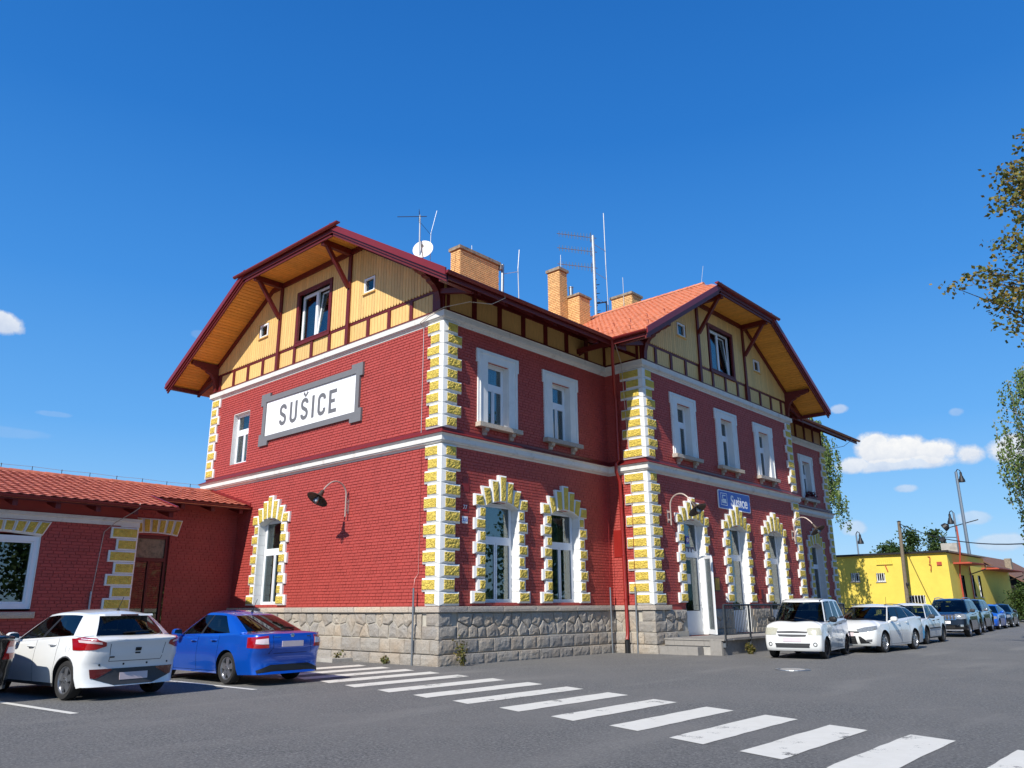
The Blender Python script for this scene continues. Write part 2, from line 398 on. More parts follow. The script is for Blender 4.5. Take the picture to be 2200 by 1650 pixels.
b = MB(); R_ = 900; n = 24
xs = sorted(set([-R_, -300, -80, R_, 300, 80]+[-60+6*i for i in range(21)])); ys = sorted(set([-R_, -300, R_, 300]+[-60+8*i for i in range(23)]))
for j in range(len(ys)):
    for x in xs: b.v.append((x, ys[j], GZ))
for j in range(len(ys)-1):
    for i in range(len(xs)-1):
        q = j*len(xs)+i; b.f.append((q, q+1, q+1+len(xs), q+len(xs))); b.m.append(0)
ground = obj('ground', b, 'asphalt', kind='structure')
crossing = bpy.data.objects.new('pedestrian_crossing', None); link(crossing, kind='structure'); WL[crossing.name] = Vector((0, 0, 0))
stripes = [(14.45, -7.2, -4.62), (13.24, -6.95, -4.24), (12.18, -6.65, -4.06), (11.09, -6.35, -3.66), (9.96, -5.99, -3.35), (8.75, -5.79, -2.97), (7.49, -5.53, -2.56),
           (6.2, -5.34, -2.19), (4.96, -5.16, -1.95), (3.71, -5.0, -1.74), (2.4, -4.82, -1.56), (1.2, -4.6, -1.36), (.05, -4.45, -1.2), (-1.1, -4.3, -1.05), (-2.25, -4.15, -.95)]
for (x, y0, y1) in stripes:
    b = MB(); m_ = 10
    for i in range(m_+1):
        y = y0+(y1-y0)*i/m_; dy = -.16
        j0, j1 = random.uniform(-.012, .012), random.uniform(-.012, .012)
        b.v += [(x+j0, y, GZ+.006), (x+.55+j1, y+dy, GZ+.006)]
    for i in range(m_): b.f.append((2*i, 2*i+1, 2*i+3, 2*i+2)); b.m.append(0)
    obj('stripe', b, 'paint', crossing, recalc=False)
bay = bpy.data.objects.new('parking_bay_marking', None); link(bay, kind='structure'); WL[bay.name] = Vector((0, 0, 0))
for (x0, y0, x1, y1) in ((2.86, -10.22, -6.0, -11.1), (1.75, -6.5, -6.0, -6.9)):
    b = MB(); t = Vector((x1-x0, y1-y0, 0)).normalized(); nn = Vector((-t.y, t.x, 0))*.065
    for p in (Vector((x0, y0, GZ+.006)), Vector((x1, y1, GZ+.006))): b.v += [tuple(p-nn), tuple(p+nn)]
    b.f.append((0, 1, 3, 2)); b.m.append(0); obj('stripe', b, 'paint', bay, recalc=False)
# kerb and pavement strip along the gable wall
b = MB(); b.box(-8.6, -3.6, -.75, -.17, GZ, GZ+.10); b.box(-8.6, -3.6, -.9, -.755, GZ, GZ+.115, 0)
obj('pavement', b, 'concrete', kind='structure')
# lighter wear patches and the manhole
b = MB(); b.lathe([(0, .012), (.3, .012), (.305, .0)], (7.98, 4.58, GZ+.006), n=28)
mh = thing('manhole_cover', 'round pale concrete manhole cover set in the asphalt before the white minivan', 'manhole cover', (7.98, 4.58, GZ))
obj('lid', b, 'concrete', mh)
b = MB(); b.lathe([(.33, .0), (.33, .016), (.42, .016), (.425, .0)], (7.98, 4.58, GZ+.004), n=28); obj('ring', b, 'metal', mh)

# ------------------------------------------------------------------ building pieces
Fleft = Fr((0, 0, 0), (1, 0, 0), (0, -1, 0)); Fright = Fr((0, 0, 0), (0, 1, 0), (1, 0, 0)); Favant = Fr((PX, 0, 0), (0, 1, 0), (1, 0, 0))
Fside = Fr((0, D1, 0), (1, 0, 0), (0, -1, 0)); Fwest = Fr((-W_, 0, 0), (0, 1, 0), (-1, 0, 0)); Fnorth = Fr((0, LW, 0), (1, 0, 0), (0, 1, 0))
Fside2 = Fr((0, D2, 0), (1, 0, 0), (0, 1, 0))
BH = .0955; rngb = random.Random(3)
def holes_at(holes, z):
    return [(h[0], h[1]) for h in holes if h[2] < z < h[3]]
def brick_field(F, u0, u1, z0, z1, holes, out, h=BH, L=.305):
    k = 0; z = z0
    while z+h*.7 < z1:
        zc = z+h/2; ivs = [(u0, u1)]
        for a, c in holes_at(holes, zc):
            nv = []
            for p, q in ivs:
                if c <= p or a >= q: nv.append((p, q)); continue
                if a > p: nv.append((p, a))
                if c < q: nv.append((c, q))
            ivs = nv
        head = (k % 4 == 2); Lc = L*.5 if head else L
        off = (0, .5, .25, .75)[k % 4]*L
        for p, q in ivs:
            u = math.floor((p-u0-off)/Lc)*Lc+u0+off
            while u < q-.03:
                a, c = max(p, u), min(q, u+Lc)
                if c-a > .05: out.append((F, (a+c)/2, zc, round(c-a-.014, 3), h-.017))
                u += Lc
        z += h; k += 1
def brick_mesh(mb, F, u, z, L, h, d=.02):
    j = rngb.uniform(-.003, .003); a, c, e, g = u-L/2, u+L/2, z-h/2, z+h/2; i = .004; d += j
    p = [F(a, 0, e), F(c, 0, e), F(c, 0, g), F(a, 0, g), F(a+i, d, e+i), F(c-i, d, e+i), F(c-i, d, g-i), F(a+i, d, g-i)]
    mb.add(p, [(4, 5, 6, 7), (0, 1, 5, 4), (1, 2, 6, 5), (2, 3, 7, 6), (3, 0, 4, 7)])
_bm = {}
def brick_template(L, h, m, d=.02):
    k = (L, h, m)
    if k not in _bm:
        mb = MB(); i = .004
        p = [(-L/2, 0, -h/2), (L/2, 0, -h/2), (L/2, 0, h/2), (-L/2, 0, h/2), (-L/2+i, d, -h/2+i), (L/2-i, d, -h/2+i), (L/2-i, d, h/2-i), (-L/2+i, d, h/2-i)]
        mb.add(p, [(4, 5, 6, 7), (0, 1, 5, 4), (1, 2, 6, 5), (2, 3, 7, 6), (3, 0, 4, 7)])
        _bm[k] = mesh_of('brick', mb, [m])
    return _bm[k]
def fmat(F, p):
    X = F.U if F.U.cross(F.N).z > 0 else -F.U
    m = Matrix((X, F.N, Vector((0, 0, 1)))).transposed().to_4x4(); m.translation = p; return m
def lay_bricks(bricks, parent, m='brick', singles=300, seen=lambda F, u, z: True):
    def score(b):
        p = b[0](b[1], 0, b[2]); v = CAM-p; return (b[3]*b[4]*max(0, v.normalized().dot(b[0].N))/v.length_squared) if seen(b[0], b[1], b[2]) else 0
    s = sorted(bricks, key=score, reverse=True); mb = MB()
    for i, (F, u, z, L, h) in enumerate(s):
        if i < singles:
            inst('brick', brick_template(L, h, m), fmat(F, F(u, rngb.uniform(-.003, .002), z)), parent)
        else: brick_mesh(mb, F, u, z, L, h)
    if mb.v: obj('brick_courses', mb, m, parent, kind='stuff', recalc=False)
def sheet(mb, F, u0, u1, z0, z1, holes, d=0., m=0):
    us = sorted(set([u0, u1]+[x for h in holes for x in h[:2] if u0 < x < u1])); zs = sorted(set([z0, z1]+[x for h in holes for x in h[2:4] if z0 < x < z1]))
    for i in range(len(us)-1):
        for j in range(len(zs)-1):
            uc, zc = (us[i]+us[i+1])/2, (zs[j]+zs[j+1])/2
            if any(h[0] < uc < h[1] and h[2] < zc < h[3] for h in holes): continue
            mb.add([F(us[i], d, zs[j]), F(us[i+1], d, zs[j]), F(us[i+1], d, zs[j+1]), F(us[i], d, zs[j+1])], [(0, 1, 2, 3)], m)

def bil(q, s, t):
    (a, b_, c, d) = q
    return ((1-s)*(1-t)*a[0]+s*(1-t)*b_[0]+s*t*c[0]+(1-s)*t*d[0], (1-s)*(1-t)*a[1]+s*(1-t)*b_[1]+s*t*c[1]+(1-s)*t*d[1])
def rough_block(mb, F, q, d0, d1, margin, rise, rough, nu, nz, mw=0, my=1, rng=rngb, margins=None):
    """a base prism with a frustum margin and a rough raised panel; q = 4 corners (u,z) from bottom left, anticlockwise"""
    wu = (abs(q[1][0]-q[0][0])+abs(q[2][0]-q[3][0]))/2; wz = (math.dist(q[0], q[3])+math.dist(q[1], q[2]))/2
    m4 = margins or (margin,)*4     # left, right, bottom, top
    s0, s1, t0, t1 = m4[0]/wu, 1-m4[1]/wu, m4[2]/wz, 1-m4[3]/wz
    qi = [bil(q, s0, t0), bil(q, s1, t0), bil(q, s1, t1), bil(q, s0, t1)]
    P0 = [F(u, d0, z) for u, z in q]; P1 = [F(u, d1, z) for u, z in q]; P2 = [F(u, d1+rise, z) for u, z in qi]
    mb.add(P0+P1+P2, [(3, 2, 1, 0)]+[(i, (i+1) % 4, 4+(i+1) % 4, 4+i) for i in range(4)]+[(4+i, 4+(i+1) % 4, 8+(i+1) % 4, 8+i) for i in range(4)], mw)
    o = []; e = .004
    for j in range(nz+1):
        for i in range(nu+1):
            u, z = bil(qi, e/wu+(1-2*e/wu)*i/nu, e/wz+(1-2*e/wz)*j/nz)
            edge = i in (0, nu) or j in (0, nz)
            o.append(F(u, d1+rise+.012+(rng.uniform(0, rough) if not edge else rng.uniform(0, rough*.35)), z))
    nn = len(o); b4 = [F(u, d1+rise-.004, z) for u, z in qi]
    W = nu+1; fs = [(j*W+i, j*W+i+1, (j+1)*W+i+1, (j+1)*W+i) for j in range(nz) for i in range(nu)]
    fs += [(nn, nn+1)+tuple(i for i in range(nu, -1, -1)), (nn+2, nn+3)+tuple(nz*W+i for i in range(nu+1)),
           (nn+1, nn+2)+tuple(j*W+nu for j in range(nz, -1, -1)), (nn+3, nn)+tuple(j*W for j in range(nz+1))]
    mb.add(o+b4, fs, my)

SILL = 1.50
station = thing('station_building', 'two storey red brick railway station with yellow rusticated quoins and half hipped gables', 'station building', (-7, 15, GZ))
NB = ['white', 'rustic']
def panes(F, win, rects, d, m='glass'):
    for (a, c, e, g) in rects:
        mb = MB(F); mb.box(a, c, d-.008, d, e, g); obj('pane', mb, m, win)
def frame_mb(F, c, z0, z1, w, d, bar=.60, split=True, th=.075):
    """outer frame, transom at the fraction bar, two lower casements; returns mesh and pane rectangles"""
    mb = MB(F); a, e = c-w/2, c+w/2; D = .07
    mb.box(a, a+th, d-D, d, z0, z1); mb.box(e-th, e, d-D, d, z0, z1)
    mb.box(a+th, e-th, d-D, d, z0, z0+th); mb.box(a+th, e-th, d-D, d, z1-th, z1); rects = []
    zb = z0+(z1-z0)*bar; hb = .07
    mb.box(a+th, e-th, d-D, d+.012, zb-hb, zb+hb)
    s = .05
    def sash(p, q, r, t):
        mb.box(p, p+s, d-D+.01, d+.008, r, t); mb.box(q-s, q, d-D+.01, d+.008, r, t); mb.box(p+s, q-s, d-D+.01, d+.008, r, r+s); mb.box(p+s, q-s, d-D+.01, d+.008, t-s, t)
        rects.append((p+s, q-s, r+s, t-s))
    sash(a+th, e-th, zb+hb, z1-th)
    if split: sash(a+th, c-.012, z0+th, zb-hb); sash(c+.012, e-th, z0+th, zb-hb)
    else: sash(a+th, e-th, z0+th, zb-hb)
    return mb, rects
def curtain(F, win, c, w, z0, z1, d, m, waves=9):
    mb = MB(F); n = waves*4
    pts = [(c-w/2+w*i/n, d+.02*math.sin(i*math.pi/2)) for i in range(n+1)]
    mb.add([F(u, dd, z) for z in (z0, z1) for u, dd in pts], [(i, i+1, n+2+i, n+1+i) for i in range(n)])
    obj('curtain', mb, m, win, recalc=False)
def room(F, win, c, w, z0, z1, d0, d1=-1.6):  # open box behind a window, interior shade put into its colour
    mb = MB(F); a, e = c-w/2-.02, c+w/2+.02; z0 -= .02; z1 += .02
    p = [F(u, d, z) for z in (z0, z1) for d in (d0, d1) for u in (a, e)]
    mb.add(p, [(0, 1, 3, 2), (4, 6, 7, 5), (2, 3, 7, 6), (0, 2, 6, 4), (1, 5, 7, 3)]); obj('room_shade_backing', mb, 'room_shade_paint', win, recalc=False)

def arch_window(F, c, holes, z0=1.57, w=1.5, zs=4.40, zc=4.60, door=False, sc=1., fill='blind', half=False, top=5.42, wide=.46, nar=.32):
    """arched opening with yellow block surround: jamb blocks, seven voussoirs"""
    holes.append((c-w/2, c+w/2, z0, zc))
    base = 1.57; nj = 8; hj = (zs-base)/nj
    g = [None]
    def frame_top(): return zc+.0
    dF = -.20
    mb, rects = frame_mb(F, c, z0, zc-.03, w-.02, dF, bar=.62 if not door else .70, split=not door)
    win = obj('door' if door else 'window', mb, 'frame', station)
    if door:
        z_lo = z0+.10; mb2 = MB(F); mb2.box(c-w/2+.14, c+w/2-.14, dF-.05, dF+.004, z0+.09, z0+.85); obj('kick_panel', mb2, 'frame', win)
        a, e, r, t = rects[1]; rects[1] = (a, e, z0+.87, t)
        mb2 = MB(F); mb2.tube([F(c+w/2-.13, dF+.01, z0+1.05), F(c+w/2-.13, dF+.06, z0+1.05), F(c+w/2-.28, dF+.06, z0+1.05)], .012, 6); obj('handle', mb2, 'metal', win)
    panes(F, win, rects, dF-.02)
    room(F, win, c, w, z0, zc, dF-.08)
    if fill:
        curtain(F, win, c, w-.1, z0+.1 if not door else rects[0][2], zc-.05, dF-.2, fill, 3 if fill == 'blind' else 10)
    # spandrel under the arch and plastered reveals
    mb = MB(F); n = 10; arc = [(c-w/2+w*i/n, zs+(zc-zs)*(1-(2*i/n-1)**2)-.005) for i in range(n+1)]
    mb.prism(arc+[(c+w/2, zc+.06), (c-w/2, zc+.06)], dF+.02, .012)
    mb.box(c-w/2-.03, c-w/2+.004, dF-.06, .0, z0, base if door else z0+.001); mb.box(c+w/2-.004, c+w/2+.03, dF-.06, 0, z0, base if door else z0+.001)
    obj('reveal', mb, 'white', win)
    for s in (-1, 1):
        for k in range(nj):
            wd = wide+.08 if k == 0 else (wide if k % 2 == 0 else nar)
            e0, e1 = c+s*w/2, c+s*(w/2+wd); u0, u1 = min(e0, e1), max(e0, e1); za, zb = base+k*hj+.003, base+(k+1)*hj-.003
            mb = MB(F); mi, mo = .02, .09
            ms = (mo, mi, .055, .05) if s < 0 else (mi, mo, .055, .05)
            rough_block(mb, F, [(u0, za), (u1, za), (u1, zb), (u0, zb)], dF-.06, .085, .05, .03, .018, 6, 5, margins=ms)
            obj('surround_block', mb, NB, win, recalc=False)
    vs = []
    A = lambda x: zs+(zc-zs)*(1-(2*x/w)**2)
    hw = w/2
    vs.append([(-.145, A(-.145)), (.145, A(.145)), (.175, top), (-.175, top)])
    for s in (-1, 1):
        q1 = [(s*.15, A(.15)), (s*.45, A(.45)), (s*.53, top-.17), (s*.182, top-.17)]
        q2 = [(s*.455, A(.455)), (s*hw, A(hw)), (s*(hw+.16), top-.40), (s*.538, top-.40)]
        q3 = [(s*(hw+.003), zs+.003), (s*(hw+wide), zs+.003), (s*(hw+wide), top-.66), (s*(hw+.10), top-.66)]
        for q in (q1, q2, q3): vs.append(q if s > 0 else [q[1], q[0], q[3], q[2]])
    for i, q in enumerate(vs):
        mb = MB(F); q = [(c+u, z) for u, z in q]; t = (q[1][0]-q[0][0])
        rough_block(mb, F, q, -.14, .085+(.035 if i == 0 else (.02 if i % 3 == 1 else 0)), .045, .03, .018, 4, 8, margins=(.05, .05, .03, .05))
        obj('surround_block', mb, NB, win, recalc=False)
    return win

def upper_window(F, c, holes, z0=7.0, z1=9.04, w=.98, trim=True, flowers=False, fill='curtain'):
    holes.append((c-w/2, c+w/2, z0, z1)); dF = -.19
    mb, rects = frame_mb(F, c, z0, z1, w-.01, dF, bar=.63, th=.06)
    win = obj('window', mb, 'frame', station); panes(F, win, rects, dF-.02); room(F, win, c, w, z0, z1, dF-.08)
    if fill: curtain(F, win, c, w-.06, z0+.04, z1-.04, dF-.16, fill, 7)
    mb = MB(F)
    for a, e, r, t in ((c-w/2-.012, c-w/2+.006, z0, z1), (c+w/2-.006, c+w/2+.012, z0, z1)): mb.box(a, e, dF-.07, .002, r, t)
    mb.box(c-w/2+.006, c+w/2-.006, dF-.07, .002, z1-.006, z1+.012); obj('reveal', mb, 'white', win)
    if trim:
        mb = MB(F); o = .44; zt = z1+.36; ear = .06
        pl = [(c-w/2, z0-.02), (c-w/2, z1), (c+w/2, z1), (c+w/2, z0-.02), (c+w/2+o, z0-.02), (c+w/2+o, zt-.45), (c+w/2+o+ear, zt-.45), (c+w/2+o+ear, zt), (c-w/2-o-ear, zt), (c-w/2-o-ear, zt-.45), (c-w/2-o, zt-.45), (c-w/2-o, z0-.02)]
        for part in ([pl[0], pl[1], (c-w/2, zt), pl[8], pl[9], pl[10], pl[11]], [pl[3], pl[4], pl[5], pl[6], pl[7], (c+w/2, zt), pl[2]], [pl[1], pl[2], (c+w/2, zt), (c-w/2, zt)]):
            mb.prism(part, -.02, .07)
        for s in (-1, 1):
            u = c+s*(w/2+o-.10); mb.box(u-.022, u+.022, .07, .095, z0-.02, zt-.1)
        mb.box(c-w/2-o+.08, c+w/2+o-.08, .07, .095, zt-.122, zt-.075)
        obj('trim', mb, 'white', win)
        mb = MB(F); mb.box(c-w/2-o-.06, c+w/2+o+.06, -.1, .24, z0-.16, z0-.02)
        sill = obj('sill', mb, 'sillstone', win)
        for s in (-1, 1):
            mb = MB(F); u = c+s*.62; pts = [(0, z0-.40), (.07, z0-.38), (.09, z0-.30), (.17, z0-.26), (.19, z0-.162), (0, z0-.162)]
            mb.add([F(u-.08, d, z) for d, z in pts]+[F(u+.08, d, z) for d, z in pts], [tuple(range(6))[::-1], tuple(range(6, 12))]+[(i, (i+1) % 6, 6+(i+1) % 6, 6+i) for i in range(6)])
            obj('bracket', mb, 'sillstone', win)
    return win

H = {k: [] for k in 'LRAWS'}
# gable front
arch_window(Fleft, -8.97, H['L'])
upper_window(Fleft, -11.88, H['L'], 6.98, 9.06, 1.25, trim=False, fill='curtain')
# recessed front
for c in (2.49, 5.62): arch_window(Fright, c, H['R'], fill='blind')
for c in (2.36, 5.6): upper_window(Fright, c, H['R'])
# projecting front: three doors
for i, c in enumerate((11.28, 14.84, 18.42)): arch_window(Favant, c, H['A'], z0=.43, door=True, fill='blind' if i else None)
for c in (11.2, 14.72, 18.28): upper_window(Favant, c, H['A'])
# far wing
arch_window(Fright, 27.25, H['W']); upper_window(Fright, 27.12, H['W'])
upper_window(Fright, 23.6, H['W'])

wall = obj('wall', MB(), 'brick', station)
b = MB()
segs = [(Fleft, -W_, 0, 'L'), (Fright, 0, D1, 'R'), (Favant, D1, D2, 'A'), (Fright, D2, LW, 'W'), (Fside, 0, PX, 'S')]
bricks = []
for F, u0, u1, k in segs:
    sheet(b, F, u0, u1, .2, 10.25, H[k])
    brick_field(F, u0, u1, 1.505, 6.12, H[k], bricks); brick_field(F, u0, u1, 6.52, 9.98, H[k], bricks)
sheet(b, Fside2, 0, PX, .2, 10.25, []); sheet(b, Fwest, 0, LW, .2, 11.9, []); sheet(b, Fnorth, -W_, 0, .2, 10.3, [])
wall.data = mesh_of('wall', b, ['brick'], off=WL['station_building'], recalc=False)
lay_bricks(bricks, wall, seen=lambda F, u, z: not (F is Fleft and (u < -10.5 or z < 1.7)))

# ------------------------------------------------------------------ quoins
def quoin(FA, eA, sA, FB, eB, sB, z0, z1, n, la, lb, start=0):
    """stones on a corner: FA/FB faces, e = edge u, s = +1 if the wall runs towards larger u"""
    h = (z1-z0)/n; e = .07
    for k in range(n):
        za, zb = z0+k*h+.003, z0+(k+1)*h-.003; mb = MB()
        for F, ed, s, ll, odd in ((FA, eA, sA, la, 0), (FB, eB, sB, lb, 1)):
            if F is None: continue
            l = ll[(k+odd+start) % 2]; a, c = ed-s*(e-.003), ed+s*l; u0, u1 = min(a, c), max(a, c)
            ms = (.15, .05, .06, .05) if s > 0 else (.05, .15, .06, .05)
            rough_block(mb, F, [(u0, za), (u1, za), (u1, zb), (u0, zb)], -.05, e, .05, .035, .018, 8, 5, margins=ms)
        obj('quoin_stone', mb, NB, station, recalc=False)
for z0, z1, n in ((SILL+.005, 6.1, 12), (6.60, 9.95, 9)):
    quoin(Fleft, 0, -1, Fright, 0, 1, z0, z1, n, (.52, .66), (.52, .70), start=0 if n == 12 else 1)
    quoin(Fleft, -W_, 1, Fwest, 0, 1, z0, z1, n, (.5, .66), (.52, .7), start=1)
    quoin(Fside, PX, -1, Favant, D1, 1, z0, z1, n, (.66, .92), (.52, .70), start=0 if n == 12 else 1)
    quoin(None, 0, 0, Favant, D2, -1, z0, z1, n, (.5, .66), (.52, .72), start=1)
    quoin(None, 0, 0, Fright, LW, -1, z0, z1, n, (.5, .66), (.5, .68), start=1)

# ------------------------------------------------------------------ string course and cornice
path = [(-W_, 6), (-W_, 0), (0, 0), (0, D1), (PX, D1), (PX, D2), (0, D2), (0, LW), (-6, LW)]
b = MB(); sweep(b, path, [(-.02, 6.08), (.03, 6.08), (.05, 6.12), (.13, 6.15), (.14, 6.19), (.17, 6.19), (.17, 6.33), (.20, 6.35), (.23, 6.385), (-.02, 6.385)])
obj('string_course', b, 'cream', station)
b = MB(); sweep(b, path, [(-.02, 6.389), (.255, 6.389), (.257, 6.41), (.03, 6.52), (.028, 6.60), (-.02, 6.60)]); obj('flashing', b, 'trim', station)
b = MB(); sweep(b, path, [(-.02, 9.93), (.03, 9.93), (.04, 9.98), (.07, 9.99), (.08, 10.03), (.13, 10.035), (.135, 10.06), (.16, 10.06), (.16, 10.225), (.175, 10.24), (-.02, 10.25)])
obj('cornice', b, 'cream', station)

# ------------------------------------------------------------------ granite plinth
def stone(F, poly, d0, d1, rough=.025, m='granite', bev=.025, parent=None):
    """a rough-faced stone with a bevelled, slightly uneven front"""
    n = len(poly); cx = sum(p[0] for p in poly)/n; cz = sum(p[1] for p in poly)/n
    r = min(math.dist(p, (cx, cz)) for p in poly); k = max(.5, 1-bev/max(r, .05))
    ring = []
    for i in range(n):
        p, q = poly[i], poly[(i+1) % n]; L = math.dist(p, q); s = max(1, int(L/.14))
        for j in range(s): ring.append((p[0]+(q[0]-p[0])*j/s, p[1]+(q[1]-p[1])*j/s))
    N = len(ring); f1 = [(cx+(u-cx)*k, cz+(z-cz)*k) for u, z in ring]; f2 = [(cx+(u-cx)*k*.5, cz+(z-cz)*k*.5) for u, z in ring]
    if n == 4:
        mb = MB(F); o = rngb.uniform(0, 90); u0_, u1_, z0_, z1_ = poly[0][0], poly[1][0], poly[0][1], poly[2][1]; nu = max(4, int((u1_-u0_)/.09)); nz = max(2, int((z1_-z0_)/.075)); fr = []
        for j in range(nz+1):
            for i in range(nu+1):
                u, z = u0_+bev*.5+(u1_-u0_-bev)*i/nu, z0_+bev*.5+(z1_-z0_-bev)*j/nz; ed = i in (0, nu) or j in (0, nz)
                fr.append(F(u, d1+(-.35*bev if ed else .3*rough)+rough*(.35 if ed else .75)*mnoise.noise(Vector((u*9+o, z*9, o))), z))
        N = len(fr); W = nu+1; b0 = [F(u, d0, z) for u, z in poly]; b1 = [F(u, d1-bev, z) for u, z in poly]
        fs = [(j*W+i, j*W+i+1, (j+1)*W+i+1, (j+1)*W+i) for j in range(nz) for i in range(nu)]
        fs += [(N+i, N+(i+1) % 4, N+4+(i+1) % 4, N+4+i) for i in range(4)]
        fs += [(N+4, N+5)+tuple(range(nu, -1, -1)), (N+6, N+7)+tuple(nz*W+i for i in range(W)), (N+5, N+6)+tuple(j*W+nu for j in range(nz, -1, -1)), (N+7, N+4)+tuple(j*W for j in range(nz+1))]
        mb.add(fr+b0+b1, fs); return obj('stone', mb, m, parent, recalc=False)
    rough *= .55
    mb = MB(F); rr = lambda: rngb.uniform(-rough, rough)
    pts = [F(u, d0, z) for u, z in ring]+[F(u, d1-bev*.8, z) for u, z in ring]+[F(u, d1+rr()*.6, z) for u, z in f1]+[F(u, d1+.012+rr(), z) for u, z in f2]+[F(cx, d1+.015+rr(), cz)]
    fs = [(i+j*N, (i+1) % N+j*N, (i+1) % N+(j+1)*N, i+(j+1)*N) for j in range(3) for i in range(N)]+[(3*N+i, 3*N+(i+1) % N, 4*N) for i in range(N)]
    mb.add(pts, fs); return obj('stone', mb, m, parent, recalc=False)
def clip(poly, a, c_):
    """keep the side of the bisector nearer to a than to c_"""
    mx, mz = (a[0]+c_[0])/2, (a[1]+c_[1])/2; nx, nz = c_[0]-a[0], c_[1]-a[1]; out = []
    for i in range(len(poly)):
        p, q = poly[i], poly[(i+1) % len(poly)]; dp = (p[0]-mx)*nx+(p[1]-mz)*nz; dq = (q[0]-mx)*nx+(q[1]-mz)*nz
        if dp <= 0: out.append(p)
        if dp*dq < 0: t = dp/(dp-dq); out.append((p[0]+(q[0]-p[0])*t, p[1]+(q[1]-p[1])*t))
    return out
def shrink(poly, g):
    cx = sum(p[0] for p in poly)/len(poly); cz = sum(p[1] for p in poly)/len(poly); o = []
    for p in poly:
        L = math.dist(p, (cx, cz)); k = max(.3, 1-g/L); o.append((cx+(p[0]-cx)*k, cz+(p[1]-cz)*k))
    return o
plinth = obj('plinth', MB(), 'mortarg', station); pm = MB(); rs = random.Random(12)
def plinth_run(F, u0, u1, cornerL=False, cornerR=False, gaps=(), low=True, rubble=True):
    eL = .1 if cornerL else 0.; eR = .1 if cornerR else 0.
    cuts = [u0]+[x for g in gaps for x in g]+[u1]
    for i in range(0, len(cuts), 2):
        x0, x1 = cuts[i], cuts[i+1]
        pm.box(x0-(.03 if cornerL and i == 0 else 0), x1+(.03 if cornerR and i == len(cuts)-2 else 0), -.1, .03, GZ-.1, 1.33, 0, F)
        pm.box(x0-(.065 if cornerL and i == 0 else 0), x1+(.065 if cornerR and i == len(cuts)-2 else 0), -.1, .064, GZ-.12, .60, 0, F)
    inside = lambda a, c: any(a < g1 and c > g0 for g0, g1 in gaps)
    def row(z0, z1, d, wmin, wmax, m='granite', e=0., rough=.022, bev=.028):
        u = u0-(e if cornerL else 0); end = u1+(e if cornerR else 0)
        while u < end-.05:
            w = rs.uniform(wmin, wmax); v = u+w
            if end-v < wmin*.6: v = end
            if not inside(u, v): stone(F, [(u+.008, z0+.006), (v-.008, z0+.006), (v-.008, z1-.006), (u+.008, z1-.006)], -.05, d, rough, m, bev, plinth)
            u = v
    row(1.325, 1.495, .135, .85, 1.6, 'sillstone', .13, .006, .012)
    row(.22, .60, .125, .42, .95, e=.12); row(GZ-.05, .21, .165, .5, 1.05, e=.16)
    a, c = u0, u1
    for flag, s in ((cornerL, 0), (cornerR, 1)):
        if flag:
            for z0, z1, l in ((.61, .96, .62), (.97, 1.315, .44)):
                e0 = u0-.085 if s == 0 else u1-l; stone(F, [(e0, z0), (e0+l+.085, z0), (e0+l+.085, z1), (e0, z1)], -.05, .09, .02, 'granite', .03, plinth)
            if s == 0: a = u0+.64
            else: c = u1-.64
    # polygonal rubble
    seeds = []; nx = max(2, int((c-a)/.44))
    for j in range(2):
        for i in range(nx):
            seeds.append((a+(c-a)*(i+.5+(.5*j-.25)+rs.uniform(-.3, .3))/nx, .79+.36*j+rs.uniform(-.09, .09)))
    for s in seeds:
        poly = [(a, .61), (c, .61), (c, 1.315), (a, 1.315)]
        for t in seeds:
            if t is not s and abs(t[0]-s[0]) < 1.6: poly = clip(poly, s, t)
            if len(poly) < 3: break
        if len(poly) < 3: continue
        poly = shrink(poly, .018)
        us = [p[0] for p in poly]
        if max(us)-min(us) < .08 or inside(min(us), max(us)): continue
        stone(F, poly, -.02, .05+rs.uniform(0, .045), .028, 'granite', .03, plinth)
plinth_run(Fleft, -W_, 0, True, True); plinth_run(Fright, 0, D1, True, False); plinth_run(Fside, 0, PX, False, True)
plinth_run(Favant, D1, D2, True, False, gaps=[(c-.78, c+.78) for c in (11.28, 14.84, 18.42)]); plinth_run(Fright, D2, LW, False, True)
plinth.data = mesh_of('plinth', pm, ['mortarg'], off=WL['station_building'])
